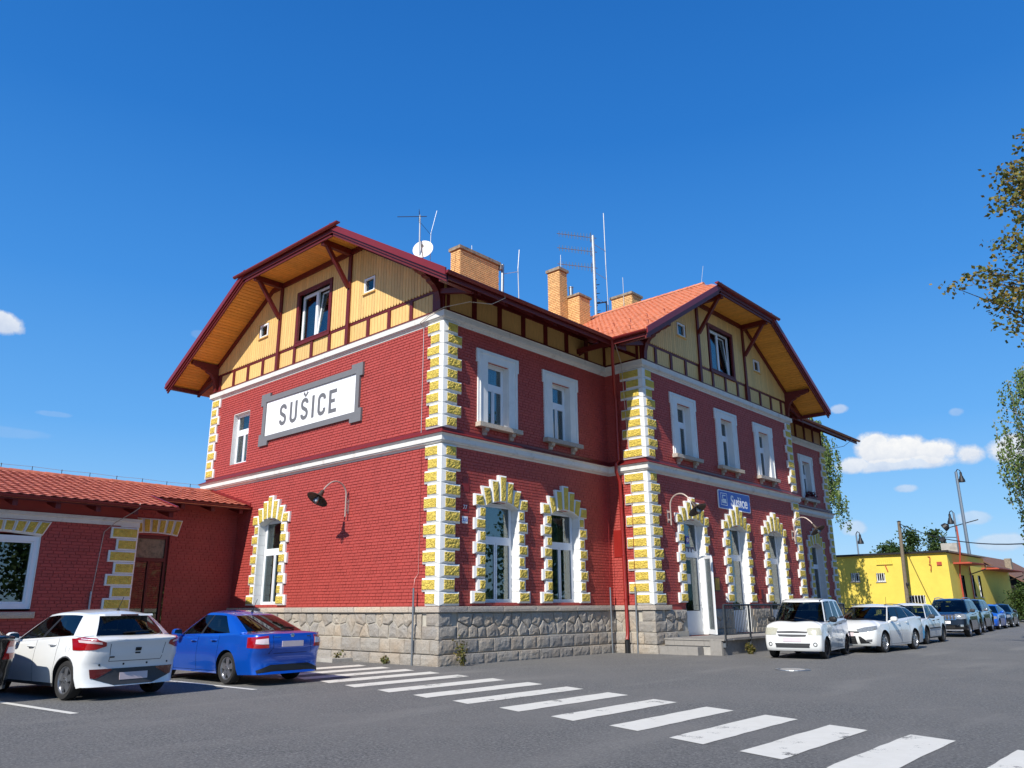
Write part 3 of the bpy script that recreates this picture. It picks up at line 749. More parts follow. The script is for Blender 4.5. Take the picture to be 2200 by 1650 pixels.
# ------------------------------------------------------------------ gables, eaves and roofs
ZE, SL, ZK, VE = 10.66, .59, 14.06, 1.42      # eave height, roof slope, half-hip height, verge overhang
def gable(F, uc, hw, ov, vis=True, post0=-2.25, nbay=4, left_cut=None):
    G = Fr(F(uc, 0, 0), F.U, F.N); P = G; zr = lambda u: min(ZE+SL*(hw+ov-abs(u)), ZK)
    kn = hw+ov-(ZK-ZE)/SL; U = hw-.05
    # backing behind the boards
    mb = MB(G); poly = [(-hw, 10.2), (hw, 10.2), (hw, zr(hw)-.12), (kn, ZK-.12), (-kn, ZK-.12), (-hw, zr(hw)-.12)]
    win = (-1.0, .98, 11.15, 13.05)
    for pl in ([(-hw, 10.2), (hw, 10.2), (hw, 11.15), (-hw, 11.15)], [(win[1], 11.15), (hw, 11.15), (hw, zr(hw)-.12), (kn, ZK-.12), (win[1], ZK-.12)],
               [(win[0], 11.15), (-hw, 11.15), (-hw, zr(hw)-.12), (-kn, ZK-.12), (win[0], ZK-.12)], [(win[0], 13.05), (win[1], 13.05), (win[1], ZK-.12), (win[0], ZK-.12)]):
        mb.prism(pl, -.20, -.02)
    gab = obj('gable', mb, 'board', station)
    # upper boards with scalloped feet
    small = [(-3.75, -3.15, 11.95, 12.5), (3.1, 3.68, 11.95, 12.5)]
    bw = .147; n = int(2*U/bw); bw = 2*U/n
    for i in range(n):
        a, c = -U+i*bw+.007, -U+(i+1)*bw-.007; m = (a+c)/2; zb = 11.07; zt = min(zr(a), zr(c))-.15
        if m > win[0]-.2 and m < win[1]+.2: zb = 13.2; flat = True
        else: flat = False
        if zt-zb < .12: continue
        def bd(z0, z1, sc, top=None, flush=False):
            r = bw/2-.007; mb = MB(G)
            pts = [(m+r*math.cos(t), z0+r+r*math.sin(t)*1.15) for t in [math.pi+math.pi*k/5 for k in range(6)]] if sc else [(a, z0), (c, z0)]
            t1, t0 = (zr(c)-.15, zr(a)-.15) if top is None else (top, top)
            mb.prism(pts+[(c, t1), (a, t0)], *((-.018, .022) if flush else (.032, .062))); obj('board', mb, 'board', gab)
        cut = [s for s in small if s[0]-.04 < m < s[1]+.04]
        if cut: bd(zb, cut[0][2]-.04, not flat, cut[0][2]-.04); bd(cut[0][3]+.03, zt, False)
        else: bd(zb, zt, not flat)
    # frieze panels with grooves
    step = 4.5/nbay; us = []
    u = post0
    while u > -U+.3: u -= step
    while u < U-.2:
        us.append(u); u += step
    edges = [-U]+[x for x in us if -U+.25 < x < U-.25]+[U]
    for a, c in zip(edges[:-1], edges[1:]):
        mb = MB(G); k = max(2, round((c-a)/.16)); w = (c-a)/k
        for j in range(k): mb.box(a+j*w+.006, a+(j+1)*w-.006, -.015, .012, 10.36, 10.975)
        obj('panel', mb, 'board', gab)
    for x in edges:
        mb = MB(G); mb.box(x-.075, x+.075, -.01, .06, 10.345, 10.975); obj('post', mb, 'wood', gab)
    mb = MB(G); mb.box(-U-.08, U+.08, -.02, .075, 10.25, 10.345); obj('beam', mb, 'wood', gab)
    for a, c in ((-U, win[0]-.15), (win[1]+.15, U)):
        mb = MB(G); mb.box(a, c, -.01, .03, 10.98, 11.24); obj('beam', mb, 'wood', gab)
    mb = MB(G); mb.box(win[0]-.15, win[1]+.15, -.01, .09, 10.98, 11.10); obj('beam', mb, 'wood', gab)
    # middle window with wooden casing, one sash tilted in
    mb = MB(G); t = .15
    mb.box(win[0]-t, win[0], -.2, .07, 11.105, 13.2); mb.box(win[1], win[1]+t, -.2, .07, 11.105, 13.2); mb.box(win[0], win[1], -.2, .07, 13.05, 13.2); mb.box(win[0]-.02, win[1]+.02, -.2, .10, 11.105, 11.15)
    w_ = obj('window', mb, 'wood', gab)
    mb = MB(G); d = -.12; rects = []
    a, c, e, g = win; m = (a+c)/2
    mb.box(a, a+.07, d-.07, d, e, g); mb.box(c-.07, c, d-.07, d, e, g); mb.box(a+.07, c-.07, d-.07, d, e, e+.07); mb.box(a+.07, c-.07, d-.07, d, g-.07, g); mb.box(m-.04, m+.04, d-.065, d+.01, e+.07, g-.07)
    for p, q in ((a+.07, m-.04),):
        s = .06; mb.box(p, p+s, d-.05, d+.012, e+.07, g-.07); mb.box(q-s, q, d-.05, d+.012, e+.07, g-.07); mb.box(p+s, q-s, d-.05, d+.012, e+.07, e+.07+s); mb.box(p+s, q-s, d-.05, d+.012, g-.07-s, g-.07)
        rects.append((p+s, q-s, e+.07+s, g-.07-s))
    obj('frame', mb, 'frame', w_)
    for r in rects:
        mb = MB(G); mb.box(r[0], r[1], d-.03, d-.022, r[2], r[3]); obj('pane', mb, 'glass', w_)
    mb = MB(G); p, q = m+.045, c-.075; z0, z1 = e+.075, g-.075; tl = .16   # tilted sash
    def tb(u0, u1, za, zb):
        y = lambda z: d-.01-tl*(z-z0)/(z1-z0); mb.hexa([G(u, y(z)+k, z) for z in (za, zb) for k in (-.05, 0) for u in (u0, u1)])
    tb(p, p+.06, z0, z1); tb(q-.06, q, z0, z1); tb(p+.06, q-.06, z0, z0+.06); tb(p+.06, q-.06, z1-.06, z1); obj('sash', mb, 'frame', w_)
    mb = MB(G); y = lambda z: d-.03-tl*(z-z0)/(z1-z0); mb.hexa([G(u, y(z)+k, z) for z in (z0+.06, z1-.06) for k in (-.008, 0) for u in (p+.06, q-.06)]); obj('pane', mb, 'glass', w_)
    mb = MB(G); mb.box(a, m+.3, -.42, -.40, e, g); obj('curtain', mb, 'blind', w_)
    room(G, w_, m, c-a, e, g, -.21) if False else None
    mb = MB(G); mb.box(a-.1, c+.1, -.75, -.70, e-.1, g+.1); obj('room_shade_backing', mb, 'room_shade_paint', w_)  # dark sheet painted as the unlit attic behind the window
    for (a, c, e, g) in small:
        mb = MB(G); t = .06
        mb.box(a, a+t, -.16, .075, e, g); mb.box(c-t, c, -.16, .075, e, g); mb.box(a+t, c-t, -.16, .075, e, e+t); mb.box(a+t, c-t, -.16, .075, g-t, g)
        w2 = obj('window', mb, 'frame', gab); mb = MB(G); mb.box(a-.06, c+.06, -.02, .13, e-.055, e-.008); obj('sill', mb, 'board', w2)
        mb = MB(G); mb.box(a+t, c-t, .0, .006, e+t, g-t); obj('pane', mb, 'carglass', w2)
        mb = MB(G); mb.box(a+t, c-t, -.016, -.01, e+t, g-t); obj('room_shade_backing', mb, 'room_shade_paint', w2)  # dark sheet close behind the pane, attic shade put into its colour
    # tall posts with purlins and struts that carry the verge
    for s in (-1, 1):
        x = s*2.25 if hw > 6.8 else s*2.1
        mb = MB(G); mb.box(x-.085, x+.085, -.01, .13, 10.30, zr(x)-.16); obj('tall_post', mb, 'wood', gab)
        mb = MB(G); mb.box(x-.09, x+.09, .13, VE-.1, 13.68, 13.89); obj('purlin', mb, 'wood', gab)
        mb = MB(G); mb.beam(G(x, .13, 12.42), G(x, 1.10, 13.70), .13, .13); obj('strut', mb, 'wood', gab)
        # wall plates that follow the slope
        mb = MB(G); p = [(s*(hw+ov-.15), zr(hw+ov-.15)-.17), (s*kn, ZK-.17), (s*kn, ZK-.36), (s*(hw+ov-.15), zr(hw+ov-.15)-.36)]
        mb.prism(p, .025, .14); obj('rafter', mb, 'wood', gab)
        # carved console at the wall corner
        mb = MB(G); xx = s*(hw-.14); prof = [(0, 10.32), (.14, 10.32), (.16, 10.62), (.24, 10.88), (.40, 11.06), (.56, 11.12), (.60, 11.20), (.74, 11.22), (.80, 11.28), (1.0, 11.30), (1.10, 11.35), (1.22, 11.36), (1.24, 11.50), (0, 11.50)]
        q = [G(xx-.1, d_, z) for d_, z in prof]; q2 = [G(xx+.1, d_, z) for d_, z in prof]; nn = len(prof)
        mb.add(q+q2, [tuple(range(nn))[::-1], tuple(range(nn, 2*nn))]+[(i, (i+1) % nn, nn+(i+1) % nn, nn+i) for i in range(nn)]); obj('console', mb, 'wood', gab)
        # lookout at the eave foot
        mb = MB(G); ue = hw+ov-.25
        mb.beam(G(s*(hw-.05), .10, 10.9), G(s*ue, .10, zr(ue)-.26), .15, .16); obj('lookout', mb, 'wood', gab)
        mb = MB(G); mb.box(s*ue-.08, s*ue+.08, .03, VE-.06, zr(ue)-.34, zr(ue)-.19); obj('purlin', mb, 'wood', gab)
    mb = MB(G); mb.box(-kn, kn, .025, .14, ZK-.36, ZK-.17); obj('rafter', mb, 'wood', gab)
    # soffit planks
    Ls = math.hypot(hw+ov-kn, ZK-ZE); k = int(Ls/.155)
    for s in (-1, 1):
        for i in range(k):
            f0, f1 = i/k+.0008, (i+1)/k-.0022
            u0, u1 = hw+ov-.05-f0*(hw+ov-kn-.05), hw+ov-.05-f1*(hw+ov-kn-.05); mb = MB(G)
            mb.hexa([G(s*u, d, zr(u)+q) for q in (-.165, -.145) for d in (-.05, VE-.09) for u in (u0, u1)]); obj('soffit_plank', mb, 'soffit', gab)
    k = int(2*kn/.155)
    for i in range(k):
        a, c = -kn+2*kn*i/k+.006, -kn+2*kn*(i+1)/k-.006; mb = MB(G); mb.box(a, c, -.05, VE-.09, ZK-.165, ZK-.145); obj('soffit_plank', mb, 'soffit', gab)
    # barge boards, metal verge flashing
    for s in (-1, 1):
        mb = MB(G); o = hw+ov; e = lambda u, dz: (s*u, ZE+SL*(hw+ov-u)+dz)
        ku = kn-.25
        mb.prism([e(o+.02, -.30), e(o+.02, -.10), e(ku, -.10), e(ku, -.30)], VE-.09, VE-.03); obj('barge_board', mb, 'wood', gab)
        mb = MB(G); mb.prism([e(o+.04, -.20), e(o+.04, -.03), e(ku, -.03), e(ku, -.20)], VE-.026, VE+.015); obj('barge_board', mb, 'wood', gab)
        mb = MB(G); mb.prism([e(o+.07, -.10), e(o+.07, .13), e(kn-.1, .13), e(kn-.1, -.10)], VE+.018, VE+.07); obj('verge_flashing', mb, 'trim', gab)
    mb = MB(G); mb.box(-kn-.02, kn+.02, VE-.09, VE-.03, ZK-.30, ZK-.06); obj('barge_board', mb, 'wood', gab)
    mb = MB(G); mb.box(-kn-.15, kn+.15, VE-.02, VE+.02, ZK-.20, ZK+.0); obj('barge_board', mb, 'wood', gab)
    gutter(G(-kn-.5, VE+.12, ZK+.02), G(kn+.5, VE+.12, ZK+.02), gab)
    return G, kn
def gutter(a, c, parent, r=.085, m='trim'):
    """half-round gutter with end caps"""
    a, c = Vector(a), Vector(c); t = (c-a).normalized(); x = t.cross(Vector((0, 0, 1))); mb = MB(); n = 8; up = Vector((0, 0, 1))
    rg = [(r, 0), (r-.01, 0)]
    o = [x*math.cos(math.pi*i/n)*r - up*math.sin(math.pi*i/n)*r for i in range(n+1)]; i2 = [v*.9 for v in o][::-1]; ring = o+i2; k = len(ring)
    mb.add([a+v for v in ring]+[c+v for v in ring], [(i, (i+1) % k, k+(i+1) % k, k+i) for i in range(k)]+[tuple(range(n+1)), tuple(range(k, k+n+1))])
    obj('gutter', mb, m, parent)
GL, knL = gable(Fleft, -W_/2, W_/2, 1.55)
GA, knA = gable(Favant, (D1+D2)/2, (D2-D1)/2, 1.72, post0=-2.1, nbay=4)

# long eaves: frieze under the gutter on the street side
def eave_frieze(F, u0, u1, ov, uext0, uext1, flip=1):
    fz = obj('frieze', MB(), 'wood', station); k = max(1, round((u1-u0)/1.14)); w = (u1-u0)/k; mb = MB(F)
    mb.box(u0, u1, -.2, -.02, 10.2, 11.6); mb.box(u0, u1, -.02, .07, 10.25, 10.345); mb.box(u0, u1, -.02, .07, 11.08, 11.38)
    fz.data = mesh_of('frieze', mb, ['wood'], off=WL['station_building'])
    for i in range(k):
        a, c = u0+i*w+.085, u0+(i+1)*w-.085; mb = MB(F); q = 5
        for j in range(q): mb.box(a+(c-a)*j/q+.003, a+(c-a)*(j+1)/q-.003, -.015, .012, 10.35, 11.075)
        obj('panel', mb, 'board', fz)
    for i in range(k+1):
        x = u0+i*w; mb = MB(F); mb.box(max(u0, x-.085), min(u1, x+.085), -.01, .065, 10.345, 11.08); obj('post', mb, 'wood', fz)
        if i in (0, k) and False: continue
        mb = MB(F); z = lambda d: ZE+SL*(ov-d); d1 = ov-.10
        mb.hexa([F(x+s, d, z(d)+q) for q in (-.33, -.19) for d in (-.1, d1) for s in (-.065, .065)]); obj('rafter_foot', mb, 'wood', fz)
        mb = MB(F); mb.box(x-.06, x+.06, .03, .34, 10.9, 11.03); 
    # boarded underside and fascia
    mb = MB(F); z = lambda d: ZE+SL*(ov-d)
    mb.hexa([F(u, d, z(d)+q) for q in (-.185, -.15) for d in (-.05, ov-.02) for u in (uext0, uext1)]); obj('soffit', mb, 'wood', fz)
    mb = MB(F); mb.box(uext0, uext1, ov-.02, ov+.02, ZE-.22, ZE-.02); obj('fascia', mb, 'wood', fz)
eave_frieze(Fright, 0.08, D1-.0, 1.55, -1.36, 7.6); eave_frieze(Fright, D2, LW-.08, 1.55, 22.2, LW+1.36)
eave_frieze(Fside, 0, PX-.08, 1.72, -.0, PX+1.36)

# roof slabs
roof = obj('roof', MB(), 'tile', station); b = MB()
XR = -W_/2; EX = 1.55; yA = (D1+D2)/2; zR = ZE+SL*(EX-XR); hk = (zR-ZK)/.72
def slab(pts, t=.14):
    n = len(pts); b.add([Vector(p) for p in pts]+[Vector(p)-Vector((0, 0, t)) for p in pts], [tuple(range(n)), tuple(range(n, 2*n))[::-1]]+[(i, (i+1) % n, n+(i+1) % n, n+i) for i in range(n)])
zx = lambda x: ZE+SL*(EX-x)
kx = EX-(ZK-ZE)/SL
y0, y1 = -VE, LW+VE
# street side slope, cut away under the projecting gable
slab([(EX, y0, ZE), (EX, 7.3, ZE), (-.3, 7.3, zx(-.3)), (-.3, y0, zx(-.3))]); slab([(EX, 22.5, ZE), (EX, y1, ZE), (-.3, y1, zx(-.3)), (-.3, 22.5, zx(-.3))])
slab([(-.3, y0, zx(-.3)), (-.3, y1, zx(-.3)), (kx, y1, ZK), (XR, y1-hk, zR), (XR, y0+hk, zR), (kx, y0, ZK)])
m_ = lambda x: 2*XR-x
slab([(m_(EX), y0, ZE), (m_(EX), y1, ZE), (m_(kx), y1, ZK), (XR, y1-hk, zR), (XR, y0+hk, zR), (m_(kx), y0, ZK)])
slab([(kx, y0, ZK), (m_(kx), y0, ZK), (XR, y0+hk, zR)]); slab([(kx, y1, ZK), (m_(kx), y1, ZK), (XR, y1-hk, zR)])
# projecting wing roof
HA = (D2-D1)/2+1.72; zRA = ZE+SL*HA; xf = PX+VE; kyA = HA-(ZK-ZE)/SL; hka = (zRA-ZK)/.72; xi = XR+1.0
for s in (-1, 1):
    xe0 = EX-.1
    xz = lambda z: EX-(z-ZE)/SL
    slab([(xe0, yA+s*HA, ZE), (xf, yA+s*HA, ZE), (xf, yA+s*kyA, ZK), (xf-hka, yA, zRA), (xz(zRA)-.3, yA, zRA)])
slab([(xf, yA-kyA, ZK), (xf, yA+kyA, ZK), (xf-hka, yA, zRA)])
roof.data = mesh_of('roof', b, ['tile'], off=WL['station_building'])
# individual clay tiles
_tm = {}
def tile_template(w, l, m):
    if (w, l, m) not in _tm:
        mb = MB(); n = 6; xs_ = [w*(i/n-.5) for i in range(n+1)]; prof = [.010+.026*max(0, math.sin(math.pi*min(1, (i/n)*1.35)))*(1 if i/n < .74 else 0)+(0 if i/n < .74 else .004) for i in range(n+1)]
        pts = [(x, -l/2-.03, z+.018) for x, z in zip(xs_, prof)]+[(x, l/2, z-.012) for x, z in zip(xs_, prof)]+[(x, -l/2-.03, z-.006) for x, z in zip(xs_, prof)]
        k = n+1
        mb.add(pts, [(i, i+1, k+i+1, k+i) for i in range(n)]+[(2*k+i, 2*k+i+1, i+1, i) for i in range(n)]); _tm[(w, l, m)] = mesh_of('roof_tile', mb, [m], smooth=True, recalc=False)
    return _tm[(w, l, m)]
def tile_slope(O, E, S, ne, ns, inside, parent, m, w, l, singles, lift=.004):
    """O lower start corner, E unit vector along the eave, S unit vector up the slope"""
    O, E, S = Vector(O), Vector(E), Vector(S); Nn = E.cross(S).normalized()
    if Nn.z < 0: Nn = -Nn
    X = S.cross(Nn); me = tile_template(w, l, m); ts = []
    for j in range(ns):
        for i in range(ne):
            p = O+E*((i+.5)*w)+S*((j+.5)*l)
            if inside(p): ts.append((p+Nn*lift))
    ts.sort(key=lambda p: (p-CAM).length); big = MB()
    R3 = Matrix((X, S, Nn)).transposed(); rt = random.Random(5)
    base = [v.co.copy() for v in me.vertices]; fc = [tuple(pl.vertices) for pl in me.polygons]
    for k, p in enumerate(ts):
        q = p+Nn*rt.uniform(-.003, .004)
        if k < singles:
            mw = R3.to_4x4(); mw.translation = q; inst('roof_tile', me, mw, parent)
        else: big.add([R3 @ v+q for v in base], fc)
    if big.v: obj('roof_tiles', big, m, parent, kind='stuff', smooth=True, recalc=False)
cs = math.sqrt(1+SL*SL); yE = yA-HA
def in_avant(p):
    z = p.z; x_main = EX-(z-ZE)/SL
    if p.y > yA-.02 or p.x < x_main-.1: return False
    if p.x > xf-.02: return False
    if p.z > ZK: return p.x < xf-(p.z-ZK)/.72
    return True
tile_slope((-8, yE, ZE), (1, 0, 0), (0, 1/cs, SL/cs), 52, 29, in_avant, roof, 'tile', .215, .335, 290)
# a strip of tiles along the street eave, seen edge-on, and along the half hip
tile_slope((EX, -VE+.05, ZE), (0, 1, 0), (-1/cs, 0, SL/cs), 150, 3, lambda p: p.y < 7.0 or p.y > 22.8, roof, 'tile', .215, .335, 0)
tile_slope((-W_/2-knL, -VE-.03, ZK), (1, 0, 0), (0, .811, .584), 28, 8, lambda p: abs(p.x-XR) < knL*(1-(p.z-ZK)/(zR-ZK)), roof, 'tile', .215, .335, 0)
def ridge(a, c, parent, m='tile', n=None):
    a, c = Vector(a), Vector(c); L = (c-a).length; n = n or int(L/.38); t = (c-a).normalized(); x = t.cross(Vector((0, 0, 1))).normalized(); up = x.cross(t)
    for i in range(n):
        p, q = a+t*(L*i/n), a+t*(L*(i+1)/n+.03); mb = MB(); k = 6; r0, r1 = .125, .11
        pts = [p+x*math.cos(math.pi*j/k)*r0+up*(math.sin(math.pi*j/k)*r0-.05) for j in range(k+1)]+[q+x*math.cos(math.pi*j/k)*r1+up*(math.sin(math.pi*j/k)*r1-.05) for j in range(k+1)]
        mb.add(pts, [(j, j+1, k+2+j, k+1+j) for j in range(k)]+[tuple(range(k+1))]); obj('ridge_tile', mb, m, parent, smooth=True, recalc=False)
ridge((xf-hka+.05, yA, zRA+.03), (-5.6, yA, zRA+.03), roof); ridge((XR, -VE+hk, zR+.03), (XR, 11.5, zR+.03), roof)
# snow guards on the projecting roof
for j, zz in enumerate((.9, 2.6)):
    for i in range(9):
        p = Vector((2.6-i*.78-j*.3, yE+zz, ZE+SL*zz+.05)); 
        if in_avant(p): mb = MB(); mb.tube([p, p+Vector((0, -.02, .13)), p+Vector((0, -.12, .10))], .012, 5); obj('snow_guard', mb, 'trim', roof)
gutter((EX+.1, -VE-.05, ZE-.01), (EX+.1, 6.72, ZE-.01), roof); gutter((EX+.1, 22.9, ZE-.01), (EX+.1, LW+VE+.1, ZE-.01), roof)
gutter((EX+.05, yE-.10, ZE-.01), (xf+.03, yE-.10, ZE-.01), roof); gutter((m_(EX)-.1, -VE-.05, ZE-.01), (m_(EX)-.1, 6, ZE-.01), roof)
# downpipe in the inner corner
mb = MB(); mb.tube([(EX+.07, 6.62, ZE-.08), (EX+.07, 6.66, ZE-.25), (1.42, 6.9, ZE-.5), (.62, 8.1, 9.1), (.60, 8.2, 8.9), (.60, 8.2, 6.6), (.6, 8.02, 6.45), (.6, 8.02, 6.15), (.6, 8.12, 5.98), (.62, 8.2, 5.8), (.66, 8.2, .55), (.68, 8.12, .35)], .062, 10)
dp = obj('downpipe', mb, 'pipe', station, smooth=True)
mb = MB(); mb.lathe([(.085, 0), (.085, .42), (.07, .42)], (.68, 8.12, GZ), n=12); obj('drain_collar', mb, 'black', dp, smooth=True)
for z in (8.3, 7.2, 4.9, 3.2, 1.7):
    mb = MB(); mb.lathe([(.075, -.02), (.078, 0), (.075, .02)], (.6+.06*(z < 6)*(6-z)/6, 8.2, z), n=12); mb.box(.55, .65, .06, .18, z-.012, z+.012, F=Fside); obj('clamp', mb, 'pipe', dp)
# protective pipes of the lightning conductors
def cable(path, r, name, m, parent): mb = MB(); mb.tube(path, r, 6); obj(name, mb, m, parent, smooth=True)
for (x, y, zt, ax) in ((-.86, -.2, 2.0, 0), (.18, 7.95, 2.1, 1), (1.05, 8.2, 2.1, 1)):
    mb = MB(); mb.tube([(x, y, GZ), (x, y, zt)], .028, 8); cp = obj('conductor_pipe', mb, 'metal', station, smooth=True)
    cable([(x, y, zt), (x+(0 if ax else -.02), y+(.05 if ax == 0 else 0), zt+.25), (x, -.035 if ax == 0 else y, zt+.4), (x, -.035 if ax == 0 else y+.1, 6.0)], .008, 'conductor_wire', 'pipe', cp)
cable([(-.9, -.035, 6.55), (-.9, -.035, 9.95)], .009, 'conductor_wire', 'pole', station)
cable([(1.64, .9, ZE+.05), (1.68, .95, ZE-.15), (1.5, .55, ZE-.42), (.9, .2, 10.38), (.2, -.2, 10.28), (-.5, -.2, 10.2), (-.9, -.2, 10.05), (-.9, -.04, 9.95)], .012, 'conductor_wire', 'sillstone', station)
cable([(1.66, 6.66, ZE+.05), (1.70, 6.70, ZE-.2), (1.1, 7.9, 10.2), (1.0, 8.1, 9.9), (1.0, 8.3, 6.7)], .012, 'conductor_wire', 'sillstone', station)
cable([(1.64, 30.2, ZE+.05), (1.68, 30.2, ZE-.12), (1.2, 30.1, 10.2), (.2, 29.95, 10.1)], .014, 'conductor_wire', 'metal', station)
# meter cover plates painted over
mb = MB(Fright); mb.box(.83, 1.12, .0, .03, 4.78, 5.2); obj('cover_plate', mb, 'pipe', station)
mb = MB(Fside); mb.box(.13, .50, .0, .03, 3.15, 4.1); obj('cover_plate', mb, 'pipe', station)

# ------------------------------------------------------------------ chimneys
chim = []
def chimney(x0, x1, y0, y1, z0, z1, cap=.14, flue=None):
    mb = MB(); mb.box(x0+.01, x1-.01, y0+.01, y1-.01, z0, z1-cap); c = obj('chimney', mb, 'mortar', station)
    mb = MB(); mb.box(x0-.07, x1+.07, y0-.07, y1+.07, z1-cap, z1); obj('chimney_cap', mb, 'cap', c)
    br = []; F1 = Fr((0, y0+.01, 0), (1, 0, 0), (0, -1, 0)); F2 = Fr((x1-.01, 0, 0), (0, 1, 0), (1, 0, 0))
    brick_field(F1, x0, x1, z0, z1-cap, [], br, .088, .26); brick_field(F2, y0, y1, z0, z1-cap, [], br, .088, .26)
    lay_bricks(br, c, 'chimbrick', 90 if (y1-y0) > 2 else 60, seen=lambda F, u, z: z > 14.4)
    if flue: mb = MB(); mb.lathe([(.1, 0), (.1, .55), (.12, .56), (.12, .6), (.02, .62)], flue, n=12); obj('flue', mb, 'metal', c, smooth=True)
    return c
chimney(-5.53, -4.97, 5.38, 7.75, 13.6, 16.08); chimney(-5.72, -5.0, 12.05, 12.66, 13.6, 17.32)
chimney(-5.5, -4.32, 12.68, 13.55, 13.6, 15.95, .1, (-4.95, 12.9, 15.9)); chimney(-5.0, -3.75, 16.4, 17.3, 14.0, 17.0, .12)
# ------------------------------------------------------------------ masts and aerials on the roof
def yagi(mb, base, dirv, L, n, el=.28, r=.009):
    dirv = Vector(dirv).normalized(); base = Vector(base); side = Vector((0, 0, 1)); mb.tube([base-dirv*.3, base+dirv*L], r, 6)
    for i in range(n):
        p = base+dirv*(L*(i+.3)/n); h = el*(1-.3*i/n)/2; mb.tube([p-side*h, p+side*h], r*.8, 5)
    for k in (-1, 1): 
        for t in (.08, .16, .24): p = base+dirv*.02; mb.tube([p+Vector((0, 0, k*t))-Vector((.12, -.12, 0)), p+Vector((0, 0, k*t))+Vector((.12, -.12, 0))], r*.5, 4)
m_root = thing('aerial_mast', 'tall grey aerial mast with three combed antennas at the roof valley', 'antenna mast', (-5, 14.98, 15.3))
mb = MB(); mb.tube([(-5, 14.98, 15.3), (-5, 14.95, 20.05)], .075, 8); mast = obj('mast', mb, 'pole', m_root, smooth=True)
for z in (19.95, 19.15, 18.25):
    mb = MB(); yagi(mb, (-5.08, 14.9, z), (-.5, -.86, -.02), 1.9, 11, .42, .02); obj('antenna', mb, 'metal', m_root)
for i in range(9):
    z = 15.6+i*.19; mb = MB(); a = i*.9; mb.tube([(-5.0, 14.98, z+i*.05), (-4.88, 15.2 if i % 2 else 14.98, z+.06+i*.05)], .022, 5); obj('rung', mb, 'black', m_root)
mb = MB(); mb.tube([(-4.93, 16.0, 15.4), (-4.95, 15.95, 18.7)], .022, 6); mb.tube([(-4.95, 15.95, 18.7), (-4.98, 15.98, 21.75)], .026, 6)
obj('lightning_rod', mb, 'pole', m_root)
for z in (16.6, 18.0, 19.6):
    mb = MB(); mb.tube([(-5, 14.97, z), (-4.95, 15.98, z-.1)], .013, 5); obj('stay', mb, 'pole', m_root)
mb = MB(); mb.tube([(-5, 14.98, 16.25), (-4.9, 15.75, 16.55), (-4.9, 15.78, 16.6), (-4.9, 15.78, 15.9), (-5, 14.98, 15.72)], .035, 6); obj('bracket', mb, 'black', m_root)
mb = MB(); mb.tube([(-5, 14.6, 15.98), (-5, 14.3, 15.9), (-5, 14.3, 16.3), (-5, 14.0, 16.3), (-5, 13.8, 16.1), (-5, 13.75, 15.6), (-5, 14.2, 15.5), (-5, 14.3, 15.9)], .024, 6); obj('loop_antenna', mb, 'pole', m_root)
s_root = thing('satellite_dish', 'white satellite dish on a thin pole above the gable roof', 'satellite dish', (-5, 3.25, 14.5))
mb = MB(); mb.tube([(-5, 3.2, 14.4), (-5, 3.17, 16.62)], .03, 8); obj('pole', mb, 'pole', s_root)
mb = MB(); ax = Vector((.52, -.82, .22)); mb.lathe([(0, .0), (.12, .008), (.25, .035), (.38, .085), (.42, .11), (.415, .12), (.37, .10), (.25, .05), (.12, .02), (0, .012)], Vector((-4.93, 3.33, 15.12))-ax*.05, ax, 28)
obj('dish', mb, 'white', s_root, smooth='all')
mb = MB(); mb.tube([Vector((-4.9, 3.3, 14.74)), Vector((-4.6, 2.98, 14.86)), Vector((-4.48, 2.86, 15.0))], .018, 6); mb.lathe([(.05, 0), (.05, .12), (.03, .14)], (-4.47, 2.86, 15.0), (-.6, .75, .15), 8); obj('receiver_arm', mb, 'grey', s_root)
mb = MB(); yagi(mb, (-5, 3.15, 16.55), (-.85, -.5, .1), .95, 6, .02, .014); obj('antenna', mb, 'black', s_root)
lr = thing('lightning_rod', 'thin bent lightning rod beside the satellite dish', 'lightning rod', (-4.95, 3.72, 14.4), 'lightning rods on the roof')
mb = MB(); mb.tube([(-4.95, 3.72, 14.3), (-4.97, 3.74, 16.0), (-4.9, 3.98, 17.1)], .013, 6); obj('rod', mb, 'pole', lr); mb = MB(); mb.tube([(-4.97, 3.73, 15.95), (-5, 3.2, 16.3)], .008, 5); obj('stay', mb, 'black', lr)
for (x, y, z0, z1, dx, lb) in ((-5.25, 6.35, 16.05, 16.5, 0, 'short lightning rod on the wide brick chimney'), (-5, 12.2, 17.3, 18.0, 0, 'short dark lightning rod on the slim tall chimney'),
                               (-4.2, 16.35, 15.4, 17.9, .0, 'lightning rod against the rear brick chimney'), (xf-hka-.1, yA, zRA, zRA+1.05, .35, 'slanted wire rod at the ridge end of the projecting roof')):
    o = thing('lightning_rod', lb, 'lightning rod', (x, y, z0), 'lightning rods on the roof'); mb = MB(); mb.tube([(x, y, z0-.1), (x, y+dx, z1)], .016 if dx == 0 else .008, 6); obj('rod', mb, 'pole', o)
o = thing('chimney_mast', 'short grey pipe mast with junction box beside the wide chimney', 'antenna mast', (-4.95, 7.95, 14.5))
mb = MB(); mb.tube([(-4.95, 7.95, 14.3), (-4.95, 7.98, 16.05)], .07, 8); obj('mast', mb, 'metal', o); mb = MB(); mb.box(-5.05, -4.85, 7.78, 7.9, 15.75, 15.98); obj('box', mb, 'grey', o)
mb = MB(); mb.tube([(-4.95, 9.05, 14.5), (-4.95, 9.0, 16.2), (-4.93, 9.08, 17.15)], .022, 6); mb.tube([(-4.95, 7.98, 15.6), (-4.95, 9.0, 16.05)], .014, 5); obj('lightning_rod', mb, 'pole', o)

